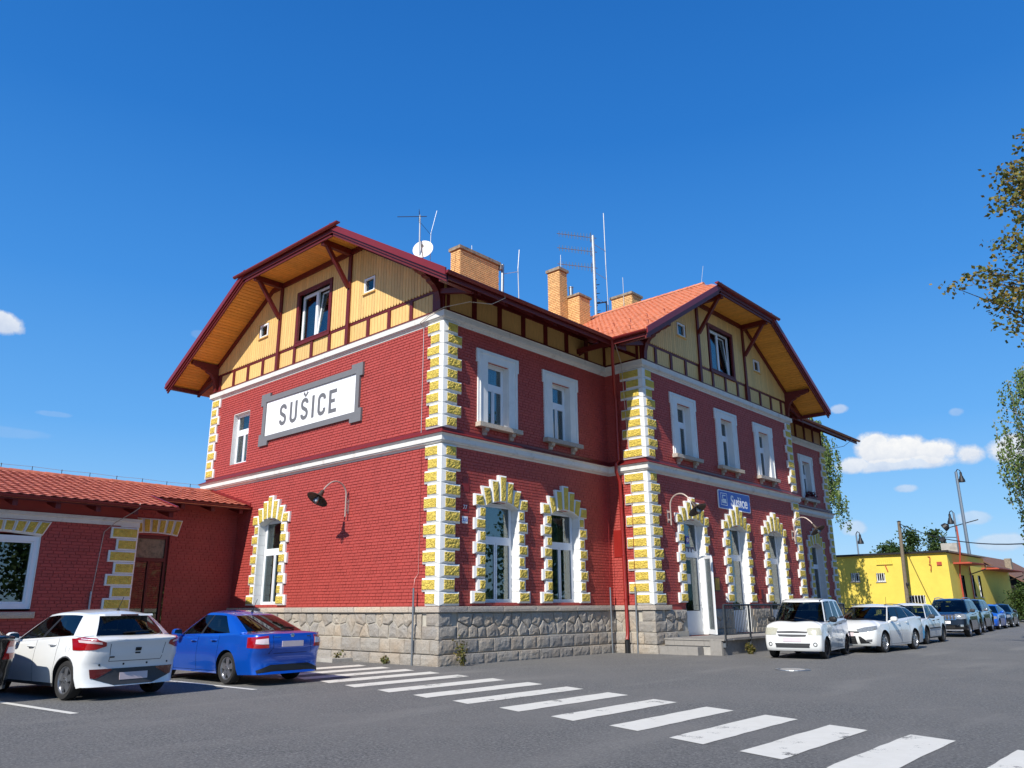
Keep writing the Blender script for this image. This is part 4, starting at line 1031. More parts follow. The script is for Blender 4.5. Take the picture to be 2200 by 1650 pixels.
# ------------------------------------------------------------------ signs
sg = thing('station_sign', 'long white SUŠICE board in a heavy grey frame on the gable wall', 'station sign', (-7.1, 0, 8.4))
mb = MB(Fleft); a, c, e, g = -9.93, -4.25, 7.775, 9.12
mb.box(a-.02, c+.02, .016, .05, e-.02, g+.02); obj('board', mb, 'signwhite', sg)
mb = MB(Fleft); D = .10
mb.box(a-.20, c+.20, .016, D, g, g+.20); mb.box(a-.20, c+.20, .016, D, e-.20, e); mb.box(a-.20, a, .016, D, e, g); mb.box(c, c+.20, .016, D, e, g)
for s, x in ((-1, a-.36), (1, c+.36)):
    for z0, z1 in ((g+.20-.32, g+.34), (e-.36, e-.2+.30)):
        u0, u1 = (x, x+.16) if s < 0 else (x-.16, x)
        mb.box(u0, u1, .016, D, z0, z1)
        u0, u1 = (x+.16, x+.62) if s < 0 else (x-.62, x-.16)
        mb.box(u0, u1, .016, D, g+.20, g+.34) if z0 > 8.5 else mb.box(u0, u1, .016, D, e-.36, e-.2)
obj('sign_frame', mb, 'grey', sg)
def stroke(pts, w, u, z, name='letter', closed=False):
    """flat band letter drawn along a centre line"""
    pts = [Vector((u+p[0], z+p[1])) for p in pts]; n = len(pts); L, R = [], []
    for i in range(n):
        t = (pts[min(i+1, n-1)]-pts[max(i-1, 0)]).normalized(); nn = Vector((-t.y, t.x))*w/2
        L.append(pts[i]+nn); R.append(pts[i]-nn)
    return L, R
def band(mb, pts, w, u, z, F=Fleft, d0=.05, d1=.056):
    L, R = stroke(pts, w, u, z)
    for i in range(len(L)-1):
        q = [L[i], L[i+1], R[i+1], R[i]]; mb.prism([(p.x, p.y) for p in q], d0, d1, F=F)
def arc(cx, cy, rx, ry, a0, a1, n=8): return [(cx+rx*math.cos(rad(a0+(a1-a0)*i/n)), cy+ry*math.sin(rad(a0+(a1-a0)*i/n))) for i in range(n+1)]
hL, wL = .82, .145; r = .18
Spts = [(.40, .60)]+arc(.235, .62, .165, .13, 0, 180)+[(.07, .56)]+[(.10, .48), (.36, .34), (.40, .26)]+arc(.235, .20, .165, .13, 0, -180)+[(.07, .22)]
letters = []
mb = MB(); band(mb, Spts, wL, -8.98, 8.03); letters.append(mb)
mb = MB(); band(mb, [(.09, .82), (.09, .22)]+arc(.26, .21, .17, .14, 180, 360)+[(.43, .22), (.43, .82)], wL, -8.30, 8.02); letters.append(mb)
mb = MB(); band(mb, Spts, wL, -7.56, 8.01); letters.append(mb)
mb = MB(); band(mb, [(.1, 1.06), (.235, .92), (.37, 1.06)], .1, -7.52, 7.97); letters.append(mb)
mb = MB(); band(mb, [(.075, 0), (.075, .83)], .15, -6.86, 8.0); letters.append(mb)
mb = MB(); band(mb, [(.42, .58)]+arc(.25, .62, .17, .13, 0, 180)+[(.08, .22)]+arc(.25, .21, .17, .14, 180, 360)+[(.42, .26)], wL, -6.5, 7.99); letters.append(mb)
mb = MB(); band(mb, [(.075, 0), (.075, .84)], .15, -5.82, 7.98); band(mb, [(.155, .77), (.46, .77)], .14, -5.82, 7.98); band(mb, [(.155, .43), (.36, .43)], .13, -5.82, 7.98); band(mb, [(.155, .07), (.46, .07)], .14, -5.82, 7.98); letters.append(mb)
for mb in letters: obj('letter', mb, 'letter', sg)

bs = thing('platform_name_sign', 'blue sign reading Sušice with a train symbol above the middle door', 'station sign', (PX, 14.85, 5.6))
a, c, e, g = 13.48, 16.25, 5.22, 5.97
mb = MB(Favant); rr = .06
def rrect(a, c, e, g, r): return [p for (cx, cy, s) in ((c-r, e+r, -90), (c-r, g-r, 0), (a+r, g-r, 90), (a+r, e+r, 180)) for p in arc(cx, cy, r, r, s, s+90, 3)]
mb.prism(rrect(a, c, e, g, rr), .03, .075); obj('panel', mb, 'signwhite', bs)
mb = MB(Favant); mb.prism(rrect(a+.03, c-.03, e+.03, g-.03, rr), .07, .079); obj('face', mb, 'signblue', bs)
text('lettering', 'Sušice', Favant, 15.25, 5.57, .08, .62, 'signwhite', bs, .98, .012)
mb = MB(Favant)
for p in ((13.66, 14.2, 5.36, 5.385), (13.66, 14.2, 5.83, 5.855), (13.66, 13.685, 5.385, 5.83), (14.175, 14.2, 5.385, 5.83)): mb.box(p[0], p[1], .079, .083, p[2], p[3])
mb.box(13.80, 14.08, .079, .083, 5.74, 5.78); mb.box(13.80, 13.85, .079, .083, 5.60, 5.74); mb.box(13.80, 14.10, .079, .083, 5.54, 5.62); mb.prism([(14.0, 5.54), (14.1, 5.54), (14.14, 5.45), (13.72, 5.45), (13.78, 5.52)], .079, .083); mb.box(13.72, 13.80, .079, .083, 5.50, 5.58)
obj('train_symbol', mb, 'signwhite', bs)
hn = solo('house_number', 'small red enamel house number plate 77 right of the corner quoins', 'number plate', MB(), 'pipe'); mb = MB(Fright); mb.box(.83, 1.06, .014, .03, 4.2, 4.43); hn.data = mesh_of('house_number', mb, [mat('red enamel', (150, 16, 24), .3)]); WL[hn.name] = Vector((0, 0, 0)); text('numerals', '77', Fright, .945, 4.315, .031, .17, 'signwhite', hn)
hn = solo('house_number', 'small white house number plate 223 below the red plate', 'number plate', MB(), 'signwhite'); mb = MB(Fright); mb.box(.83, 1.06, .014, .03, 3.84, 4.05); hn.data = mesh_of('house_number', mb, ['signwhite']); WL[hn.name] = Vector((0, 0, 0)); text('numerals', '223', Fright, .945, 3.945, .031, .13, 'signblue', hn)
# things around the doors
nb = thing('notice_case', 'small wooden notice case on the wall between the first two doors', 'notice case', (PX, 12.75, 2.2))
mb = MB(Favant); mb.box(12.60, 13.02, .0, .09, 1.98, 2.52); obj('case', mb, mat('brown wood case', (96, 52, 28), .5), nb); mb = MB(Favant); mb.box(12.65, 12.97, .085, .095, 2.03, 2.47); obj('sheet', mb, mat('yellowed paper', (196, 150, 60), .8), nb)
nb = thing('letter_slot', 'narrow dark box on the brick wall between the second and third door', 'wall box', (PX, 16.6, 2.0)); mb = MB(Favant); mb.box(16.52, 16.72, .0, .1, 1.72, 2.1); obj('box', mb, 'wood', nb)
for u, z, w, h, lb in ((11.20, 2.42, .26, .36, 'white paper notice taped to the glass of the first door'), (14.72, 2.40, .24, .34, 'white paper notice on the dark glass of the middle door')):
    p = solo('paper_notice', lb, 'notice', MB(), 'signwhite'); mb = MB(Favant); mb.box(u-w/2, u+w/2, -.208, -.203, z-h/2, z+h/2); p.data = mesh_of('paper_notice', mb, ['signwhite'])
st = thing('door_sticker', 'dark blue pictogram strip in the glass above the first door', 'sticker', (PX, 11.4, 3.4)); mb = MB(Favant); mb.box(11.06, 11.72, -.196, -.190, 3.30, 3.60); obj('panel', mb, mat('navy sticker', (22, 40, 84), .4), st)
mb = MB(Favant)
for i, u in enumerate((11.17, 11.39, 11.61)):
    mb.lathe([(0, 0), (.07, 0), (.07, .004), (0, .004)], Favant(u, -.189, 3.45), (1, 0, 0), 12) if i == 2 else mb.prism([(u-.05, 3.36), (u+.05, 3.36), (u+.03, 3.5), (u, 3.55), (u-.03, 3.5)], -.19, -.186)
obj('pictogram', mb, 'signwhite', st)
st = thing('door_sticker', 'small round no entry sticker above the pictogram strip', 'sticker', (PX, 11.3, 3.9)); mb = MB(Favant); mb.box(11.14, 11.40, -.196, -.190, 3.7, 4.0); obj('panel', mb, 'signblue', st)
mb = MB(Favant); mb.lathe([(0, 0), (.1, 0), (.1, .004), (0, .004)], Favant(11.27, -.189, 3.85), (1, 0, 0), 16); obj('disc', mb, 'signwhite', st); mb = MB(Favant); mb.lathe([(.08, .005), (.1, .005)], Favant(11.27, -.186, 3.85), (1, 0, 0), 16); mb.prism([(11.21, 3.91), (11.225, 3.92), (11.33, 3.79), (11.315, 3.78)], -.184, -.182); obj('ring', mb, mat('sign red', (190, 20, 30), .4), st)
# open door leaf of the entrance
dl = thing('open_door_leaf', 'white glazed door leaf standing open at the station entrance', 'door', (PX, 12.0, .43))
Fd = Fr((PX+.02, 12.04, 0), Vector((.76, -.65, 0)), Vector((-.65, -.76, 0))); mb = MB(Fd); hz = 3.25
mb.box(0, .09, -.03, .03, .45, hz); mb.box(.66, .75, -.03, .03, .45, hz); mb.box(.09, .66, -.03, .03, .45, .62); mb.box(.09, .66, -.03, .03, hz-.1, hz); obj('leaf_frame', mb, 'frame', dl); mb = MB(Fd); mb.box(.09, .66, -.005, .005, .62, hz-.1); obj('pane', mb, 'glass', dl)

# ------------------------------------------------------------------ wall lamps
M['lamp'] = mat('weathered bronze enamel', (64, 50, 42), .5, var=.2, scale=14); M['lamparm'] = mat('pinkish grey lamp arm', (176, 160, 150), .5, metal=.2, var=.08)
def wall_lamp(F, u, z, label, out=1.12, side=0.):
    p0 = F(u, 0, z); L = thing('wall_lamp', label, 'lamp', p0, 'gooseneck wall lamps')
    f = lambda d, zz: F(u+side*d, d, z+zz)
    mb = MB(); mb.tube([f(.14, -.36), f(.14, .34)]+[f(.14+(.40)*(1-math.cos(rad(t))), .34+.40*math.sin(rad(t))) for t in range(15, 136, 15)]+[f(.955, .50), f(1.01, .42)], .027, 8); obj('arm', mb, 'lamparm', L, smooth=True)
    for dz in (-.16, .12):
        mb = MB(); mb.beam(f(0.01, dz), f(.16, dz), .05, .05); obj('bracket', mb, 'lamparm', L)
    mb = MB(); mb.beam(f(.012, -.25), f(.012, .2), .1, .03); obj('plate', mb, 'lamparm', L)
    ax = (f(1.01, .42)-f(1.16, .20)).normalized(); C = f(1.04, .38)
    mb = MB(); mb.lathe([(.03, .02), (.06, 0), (.075, -.14), (.09, -.2), (.13, -.23), (.30, -.30), (.36, -.34), (.355, -.35), (.29, -.31), (.12, -.245), (.05, -.22)], C, ax, 24); obj('shade', mb, 'lamp', L, smooth=True)
    mb = MB(); mb.lathe([(.075, -.24), (.095, -.32), (.09, -.42), (.05, -.50), (.0, -.52)], C, ax, 14); obj('globe', mb, 'lens', L, smooth='all'); mb = MB(); mb.lathe([(.02, -.24), (.045, -.34), (.035, -.42), (0, -.44)], C, ax, 10); obj('bulb', mb, 'signwhite', L, smooth='all')
wall_lamp(Fleft, -4.39, 4.66, 'gooseneck wall lamp with flat shade on the plain gable wall'); wall_lamp(Favant, 9.62, 4.62, 'gooseneck wall lamp left of the station entrance'); wall_lamp(Favant, 20.45, 4.6, 'gooseneck wall lamp at the far end of the projecting front')

# ------------------------------------------------------------------ entrance landing with railing
M['slab'] = mat('grey granite paving slab', (142, 138, 132), .8, var=.1, scale=9, bscale=40, bdist=.002, dirt=((110, 104, 96), 1.4, .5, .8))
ld_ = bpy.data.objects.new('entrance_landing', None); link(ld_, kind='structure'); WL[ld_.name] = Vector((0, 0, 0))
mb = MB(); mb.box(PX+.18, 3.9, 8.72, 20.6, GZ-.1, .37); obj('core', mb, 'concrete', ld_)
for i in range(6):
    mb = MB(); a = PX+.16+i*.37; mb.box(a+.004, a+.366, 8.66, 9.3, .372, .42); obj('slab', mb, 'slab', ld_)
for j in range(15):
    for i in range(3):
        mb = MB(); a = PX+.16+i*.745; y = 9.304+j*.75; mb.box(a+.004, a+.741, y+.003, y+.745, .372, .42); obj('slab', mb, 'slab', ld_)
for i in range(5):
    mb = MB(); a = PX+.16+i*.37; mb.box(a+.003, a+.367, 8.685, 8.718, .20, .368); obj('riser', mb, 'slab', ld_)
for i in range(4):
    mb = MB(); a = PX+.12+i*.37; mb.box(a+.003, a+.367, 8.33, 8.68, GZ-.05, .175); obj('step', mb, 'slab', ld_)
mb = MB(); mb.box(3.52, 3.93, 8.655, 8.70, GZ-.05, .368); obj('riser', mb, 'slab', ld_)
for j in range(15):
    mb = MB(); y = 8.70+j*.8; mb.box(3.902, 3.94, y+.004, y+.796, GZ-.05, .368); obj('facing_slab', mb, 'slab', ld_)
def railing(x0, y0, x1, y1, z, h, label, gap=.115, name='railing', foot=True):
    p, q = Vector((x0, y0, z)), Vector((x1, y1, z)); L = (q-p).length; t = (q-p).normalized(); o = thing(name, label, 'railing', p)
    for zz, rr_ in ((h, .03), (.14, .02)):
        mb = MB(); mb.tube([p+Vector((0, 0, zz)), q+Vector((0, 0, zz))], rr_, 8); obj('handrail' if zz == h else 'bottom_rail', mb, 'rail', o, smooth=True)
    n = int(L/gap)
    for i in range(1, n):
        c = p+t*(L*i/n); mb = MB(); mb.box(c.x-.009, c.x+.009, c.y-.009, c.y+.009, z+.15, z+h-.02); obj('bar', mb, 'rail', o)
    k = max(1, round(L/1.9))
    for i in range(k+1):
        c = p+t*(L*i/k); mb = MB(); mb.box(c.x-.025, c.x+.025, c.y-.025, c.y+.025, z-.22 if foot else z-.15, z+h); ps = obj('post', mb, 'rail', o)
        if foot: mb = MB(); mb.box(c.x-.09, c.x+.01, c.y-.06, c.y+.06, z-.25, z-.12); obj('foot', mb, 'metal', ps)
railing(4.02, 8.80, 4.02, 19.4, .42, 1.06, 'anthracite bar railing along the edge of the entrance landing')
railing(-5, 36, 2.2, 36, GZ, 1.3, 'low dark bar fence beyond the far corner of the station', .14, 'fence', False)
# ------------------------------------------------------------------ low annex on the left
annex = thing('station_annex', 'low red brick wing with rust tiled lean roof left of the station gable', 'annex', (-11, -8, GZ))
XF, XB, YC, YE = -9.4, -11.5, -4.62, -19.0
Ff = Fr((XF, 0, 0), (0, 1, 0), (1, 0, 0)); Fb = Fr((XB, 0, 0), (0, 1, 0), (1, 0, 0)); Fs = Fr((0, YC, 0), (1, 0, 0), (0, 1, 0))
hf, hb_ = [], []
wc, ww = -8.52, 2.36
hf.append((wc-ww/2, wc+ww/2, 1.42, 3.62)); hf.append((wc-4.6-ww/2, wc-4.6+ww/2, 1.42, 3.62)); hb_.append((-3.78, -2.55, GZ, 3.98))
aw = obj('wall', MB(), 'brick', annex); mb = MB(); br = []
sheet(mb, Ff, YE, YC, GZ-.1, 4.7, hf); sheet(mb, Fb, YC, 0, GZ-.1, 5.3, hb_); sheet(mb, Fs, XB, XF, GZ-.1, 4.75, []); sheet(mb, Fr((0, YE, 0), (1, 0, 0), (0, -1, 0)), -16, XF, GZ-.1, 4.7, []); sheet(mb, Fr((-16.5, 0, 0), (0, 1, 0), (-1, 0, 0)), YE, 0, GZ-.1, 5.3, [(-2.7, -.1, GZ, 3.3)])
brick_field(Ff, YE, YC, GZ, 4.0, hf, br); brick_field(Fb, YC, 0, GZ, 5.0, hb_, br); brick_field(Fs, XB, XF, GZ, 4.4, [], br)
aw.data = mesh_of('wall', mb, ['brick'], off=WL[annex.name], recalc=False)
lay_bricks(br, aw, 'brick', 300, seen=lambda F, u, z: z > 1.2 and (F is Fb or (F is Ff and u > -9.6)))
for c in (wc, wc-4.6):
    mb = MB(Ff); z0, z1, d = 1.50, 3.56, -.10; a, e = c-ww/2, c+ww/2; th = .15
    mb.box(a, a+th, d-.08, d+.06, z0, z1); mb.box(e-th, e, d-.08, d+.06, z0, z1); mb.box(a+th, e-th, d-.08, d+.06, z0, z0+th); mb.box(a+th, e-th, d-.08, d+.06, z1-th, z1)
    for p in (a+th, e-th-.05): mb.box(p, p+.05, d-.06, d+.02, z0+th, z1-th)
    mb.box(a+th+.05, e-th-.05, d-.06, d+.02, z0+th, z0+th+.05); mb.box(a+th+.05, e-th-.05, d-.06, d+.02, z1-th-.05, z1-th)
    w_ = obj('window', mb, 'frame', annex); mb = MB(Ff); mb.box(a+th+.05, e-th-.05, d-.03, d-.02, z0+th+.05, z1-th-.05); obj('pane', mb, 'glass', w_); room(Ff, w_, c, ww, z0, z1, d-.1)
    mb = MB(Ff); mb.box(a, a+.02, -.2, .01, z0, 3.6); mb.box(e-.02, e, -.2, .01, z0, 3.6); obj('reveal', mb, 'white', w_)
    mb = MB(Ff); n = 12; pts = [(a+(e-a)*i/n, 3.55+.09*(1-(2*i/n-1)**2)) for i in range(n+1)]; mb.prism(pts+[(e, 3.68), (a, 3.68)], -.16, .02); obj('lintel', mb, 'white', w_)
    for i in range(2):
        stone(Ff, [(a-.12+i*(ww+.24)/2+.006, 1.24), (a-.12+(i+1)*(ww+.24)/2-.006, 1.24), (a-.12+(i+1)*(ww+.24)/2-.006, 1.42), (a-.12+i*(ww+.24)/2+.006, 1.42)], -.1, .15, .02, 'sillstone', .03, w_)
    nv = 9
    for i in range(nv):
        f0, f1 = i/nv, (i+1)/nv; A = lambda f: 3.58+.08*(1-(2*f-1)**2); x0, x1 = a-.02+(ww+.04)*f0, a-.02+(ww+.04)*f1; k = lambda x: c+(x-c)*1.17
        mb = MB(Ff); t = 4.0; rough_block(mb, Ff, [(x0+.004, A(f0)), (x1-.004, A(f1)), (k(x1)-.004, t), (k(x0)+.004, t)], -.1, .06, .04, .025, .016, 4, 5); obj('surround_block', mb, NB, w_, recalc=False)
mb = MB(); sweep(mb, [(XF, YE), (XF, YC), (XB, YC)], [(-.02, 4.02), (.07, 4.02), (.07, 4.14), (.13, 4.16), (.13, 4.25), (-.02, 4.26)]); obj('cornice', mb, 'cream', annex)
for k in range(11):
    z = -.0+k*.362; w2 = .80 if k % 2 == 0 else .60; mb = MB(Ff); rough_block(mb, Ff, [(YC-w2+.02, z+.003), (YC+.06, z+.003), (YC+.06, z+.358), (YC-w2+.02, z+.358)], -.05, .06, .05, .025, .015, 7, 4); obj('quoin_stone', mb, NB, annex, recalc=False)
mb = MB(Ff); mb.box(YC-.5, YC+.065, -.03, .075, 3.99, 4.018); obj('capital', mb, 'white', annex)
# recessed glazed door with flat arch
mb = MB(Fb); a, e = -3.78, -2.55
mb.box(a, a+.1, -.2, -.06, GZ, 3.98); mb.box(e-.1, e, -.2, -.06, GZ, 3.98); mb.box(a+.1, e-.1, -.2, -.06, 3.08, 3.2); mb.box(a+.1, e-.1, -.2, -.06, 3.86, 3.98); mb.box((a+e)/2-.03, (a+e)/2+.03, -.2, -.07, GZ, 3.08)
dr = obj('door', mb, 'wood', annex)
for q in ((a+.1, (a+e)/2-.03), ((a+e)/2+.03, e-.1)):
    mb = MB(Fb); mb.box(q[0], q[1], -.14, -.13, GZ+.02, 3.08); obj('pane', mb, 'doorglass', dr)
mb = MB(Fb); mb.box(a+.1, e-.1, -.14, -.12, 3.2, 3.86); obj('transom_panel', mb, 'cap', dr)
for i in range(7):
    c = (a+e)/2; w2 = e-a+.5; x0, x1 = c-w2/2+w2*i/7, c-w2/2+w2*(i+1)/7; k = lambda x: c+(x-c)*1.16; A = lambda x: 3.98+.07*(1-(2*(x-c)/w2)**2)
    mb = MB(Fb); rough_block(mb, Fb, [(x0+.004, A(x0)), (x1-.004, A(x1)), (k(x1)-.004, 4.55), (k(x0)+.004, 4.55)], -.1, .06, .04, .025, .016, 4, 5); obj('surround_block', mb, NB, annex, recalc=False)
# roof
s_ = .268; EXF, EXB, RX = -8.5, -10.56, -13.85; zf = lambda x: 4.62-s_*(x-EXF)
ar = obj('roof', MB(), 'tile2', annex); mb = MB(); YV = -3.78
def slab2(pts, t=.1):
    n = len(pts); P_ = [Vector((x, y, zf(x))) for x, y in pts]
    mb.add(P_+[p-Vector((0, 0, t)) for p in P_], [tuple(range(n)), tuple(range(n, 2*n))[::-1]]+[(i, (i+1) % n, n+(i+1) % n, n+i) for i in range(n)])
slab2([(EXF, YE-.5), (EXF, YV), (EXB, YV), (EXB, YE-.5)]); slab2([(EXB, YE-.5), (EXB, -.02), (RX, -.02), (RX, YE-.5)])
zr_ = zf(RX); P_ = [Vector((RX, YE-.5, zr_)), Vector((RX, -.02, zr_)), Vector((-17.4, -.02, 5.1)), Vector((-17.4, YE-.5, 5.1))]; mb.add(P_+[p-Vector((0, 0, .1)) for p in P_], [(0, 1, 2, 3), (7, 6, 5, 4), (0, 1, 5, 4), (2, 3, 7, 6), (0, 3, 7, 4), (1, 2, 6, 5)])
ar.data = mesh_of('roof', mb, ['tile2'], off=WL[annex.name])
c2 = math.sqrt(1+s_*s_); El = Vector((0, 1, 0)); Sl = Vector((-1/c2, 0, -s_*-1/c2))
tile_slope((EXF+.03, -15.4, zf(EXF)), El, Sl, 53, 18, lambda p: p.y < -.05 and p.x > RX+.1 and (p.x < EXB+.05 or p.y < YV-.05), ar, 'tile2', .29, .315, 300)
ridge((RX, YE, zr_+.03), (RX, -.05, zr_+.03), ar, 'tile2', 34)
mb = MB(); mb.box(EXF+.02, EXB, YV-.03, YV+.03, 0, 0) if False else mb.hexa([Vector((x, y, zf(x)+q)) for q in (-.14, .06) for y in (YV-.03, YV+.04) for x in (EXB, EXF+.03)]); obj('verge_board', mb, 'trim', ar)
mb = MB(); mb.hexa([Vector((x, y, zf(x)+q)) for q in (.0, .13) for y in (-.06, -.02) for x in (RX, EXB+.02)]); obj('flashing', mb, 'trim', ar)
gutter((EXF+.09, YE-.4, zf(EXF)-.02), (EXF+.09, YV+.05, zf(EXF)-.02), ar, .075); gutter((EXB+.09, YV-.1, zf(EXB)-.02), (EXB+.09, -.03, zf(EXB)-.02), ar, .07)
mb = MB(); mb.hexa([Vector((x, y, zf(x)+q)) for q in (-.14, -.105) for y in (YE, YV-.05) for x in (XF-.1, EXF)]); mb.hexa([Vector((x, y, zf(x)+q)) for q in (-.14, -.105) for y in (YV, -.03) for x in (XB-.1, EXB)]); obj('soffit', mb, 'wood', ar, kind='stuff')
for i in range(13):
    y = YV-.12-i*1.12
    mb = MB(); mb.hexa([Vector((x, yy, zf(x)+q)) for q in (-.33, -.145) for yy in (y-.07, y+.07) for x in (XF-.1, EXF-.1)]); obj('rafter_foot', mb, 'wood', ar)
for i in range(4):
    y = -.35-i*1.12
    mb = MB(); mb.hexa([Vector((x, yy, zf(x)+q)) for q in (-.31, -.145) for yy in (y-.07, y+.07) for x in (XB-.1, EXB-.08)]); obj('rafter_foot', mb, 'wood', ar)
for i in range(16):
    y = -.9-i*.95; mb = MB(); mb.tube([(RX, y, zr_+.05), (RX, y, zr_+.24)], .012, 5); obj('wire_holder', mb, 'black', ar)
cable([(RX, -.3, zr_+.23)]+[(RX, -.9-i*.95, zr_+.23-.02*(i % 2)) for i in range(16)], .007, 'conductor_wire', 'pole', ar)
cable([(EXF+.1, -5.0, zf(EXF)+.03), (EXF+.13, -5.02, zf(EXF)-.12), (EXF-.1, -5.15, 4.35), (XF+.16, -5.35, 4.1), (XF+.03, -5.6, 3.8), (XF+.03, -5.75, 1.6)], .013, 'conductor_wire', 'lamparm', annex)
mb = MB(); mb.tube([(XF+.06, -5.76, GZ), (XF+.06, -5.75, 2.0)], .03, 8); obj('conductor_pipe', mb, 'pole', annex)
# ------------------------------------------------------------------ cars
M['chrome'] = mat('chrome', (200, 202, 205), .12, metal=1., var=0)
M['alloy'] = mat('silver alloy', (176, 178, 182), .3, metal=.85, var=.03)
M['steelrim'] = mat('rusty steel rim', (72, 52, 42), .7, metal=.3, var=.3, scale=18)
M['taillight'] = mat('red light glass', (150, 10, 18), .12, coat=1., var=.05, scale=20)
M['taillight2'] = mat('dark red light glass', (92, 8, 14), .12, coat=1., var=.05, scale=20)
M['reverse'] = mat('pale light glass', (214, 196, 196), .15, coat=1., var=.05)
M['headlight'] = mat('headlight glass', (150, 155, 156), .1, metal=.4, coat=1., var=.4, scale=40)
M['headold'] = mat('yellowed headlight glass', (176, 174, 156), .18, coat=.8, var=.18, scale=40)
M['gap'] = mat('panel gap', (8, 8, 9), .9, var=0)
M['cabin'] = mat('dark cabin fabric', (34, 34, 37), .9, var=.2, scale=14)
M['gplastic'] = mat('grey bumper plastic', (58, 59, 61), .6, var=.1, scale=20)
M['mirrorglass'] = mat('mirror glass', (170, 180, 186), .05, metal=1., var=0)
def carpaint(name, c, metal=0., rough=.25):
    return mat(name, c, rough, metal=metal, var=.02, scale=2, coat=1.)
def lerp(a, b, t): return a+(b-a)*t
def poly_at(pts, x):
    if x <= pts[0][0]: return pts[0][1]
    for (a, p), (b, q) in zip(pts[:-1], pts[1:]):
        if x <= b:
            t = (x-a)/(b-a); return p+(q-p)*t
    return pts[-1][1]
def smooth_at(pts, x):
    """monotone-ish cubic through the points"""
    n = len(pts)
    if x <= pts[0][0]: return pts[0][1]
    if x >= pts[-1][0]: return pts[-1][1]
    for i in range(n-1):
        if x <= pts[i+1][0]:
            x0, y0 = pts[i]; x1, y1 = pts[i+1]; h = x1-x0; d = (y1-y0)/h
            m0 = d if i == 0 else .5*(d+(y0-pts[i-1][1])/(x0-pts[i-1][0])); m1 = d if i == n-2 else .5*(d+(pts[i+2][1]-y1)/(pts[i+2][0]-x1))
            if i and (d*(y0-pts[i-1][1])) <= 0: m0 = 0
            if i < n-2 and d*(pts[i+2][1]-y1) <= 0: m1 = 0
            t = (x-x0)/h; t2 = t*t; t3 = t2*t
            return (2*t3-3*t2+1)*y0+(t3-2*t2+t)*h*m0+(-2*t3+3*t2)*y1+(t3-t2)*h*m1

def wheel(parent, x, side, r, w, yo, style, rimm='alloy', steer=0.):
    """side +1 = left; yo = outer face distance from the centre line"""
    C = Vector((x, side*(yo-w/2), r)); ax = Vector((math.sin(-steer)*1.0, math.cos(steer), 0))*side
    rr = r*.70; mb = MB()
    prof = [(rr*.98, -w/2+.01), (r*.93, -w/2), (r*.985, -w/2+.03), (r, -w*.3), (r, w*.3), (r*.985, w/2-.03), (r*.93, w/2), (rr*1.08, w/2-.004), (rr, w/2-.02), (rr*.97, w/2-.03)]
    mb.lathe(prof, C, ax, 36); wh = obj('wheel', mb, 'rubber', parent, smooth=True)
    mb = MB(); mb.lathe([(rr, w/2-.028), (rr*1.01, w/2-.012), (rr*.95, w/2-.012), (rr*.90, w/2-.05), (rr*.88, 0), (0, 0)], C, ax, 36); obj('rim', mb, rimm if style != 'steel' else 'steelrim', wh, smooth=True)
    z = Vector((0, 0, 1)); t = ax.cross(z).normalized()
    mb = MB(); mb.lathe([(rr*.88, .004), (0, .006)], C, ax, 24); obj('brake_disc', mb, 'black', wh)
    mb = MB()
    if style == 'steel':
        mb.lathe([(rr*.9, w/2-.045), (rr*.62, w/2-.05), (rr*.5, w/2-.02), (rr*.28, w/2-.012), (rr*.22, w/2-.03), (0, w/2-.03)], C, ax, 24)
        obj('disc', mb, 'steelrim', wh, smooth=True)
        mb = MB()
        for k in range(10):
            a = 2*math.pi*k/10; c = C+(t*math.cos(a)+z*math.sin(a))*rr*.74+ax*(w/2-.046); mb.lathe([(.03, 0), (.03, .006), (0, .006)], c, ax, 8)
        obj('rim_holes', mb, 'black', wh)
    else:
        n = {'five': 5, 'ten': 10, 'six': 6}[style]
        for k in range(n):
            a = 2*math.pi*k/n+.3; d = t*math.cos(a)+z*math.sin(a); e = d.cross(ax)
            w0, w1 = (.045, .075) if n <= 6 else (.02, .024)
            p = [C+d*q+e*s*ww+ax*h for q, ww, hh in ((rr*.12, w0, 0), (rr*.93, w1 if n > 6 else w1*.8, -.012)) for h in (w/2-.055, w/2-.02+hh) for s in (-1, 1)]
            mb.hexa(p)
        mb.lathe([(rr*.24, w/2-.06), (rr*.24, w/2-.018), (rr*.1, w/2-.010), (0, w/2-.012)], C, ax, 16)
        obj('spokes', mb, rimm, wh)
        mb = MB()
        for k in range(5):
            a = 2*math.pi*k/5+.9; c = C+(t*math.cos(a)+z*math.sin(a))*rr*.165+ax*(w/2-.016); mb.lathe([(.011, 0), (.011, .006), (0, .006)], c, ax, 6)
        obj('wheel_bolts', mb, 'black', wh, kind='stuff')
    return wh

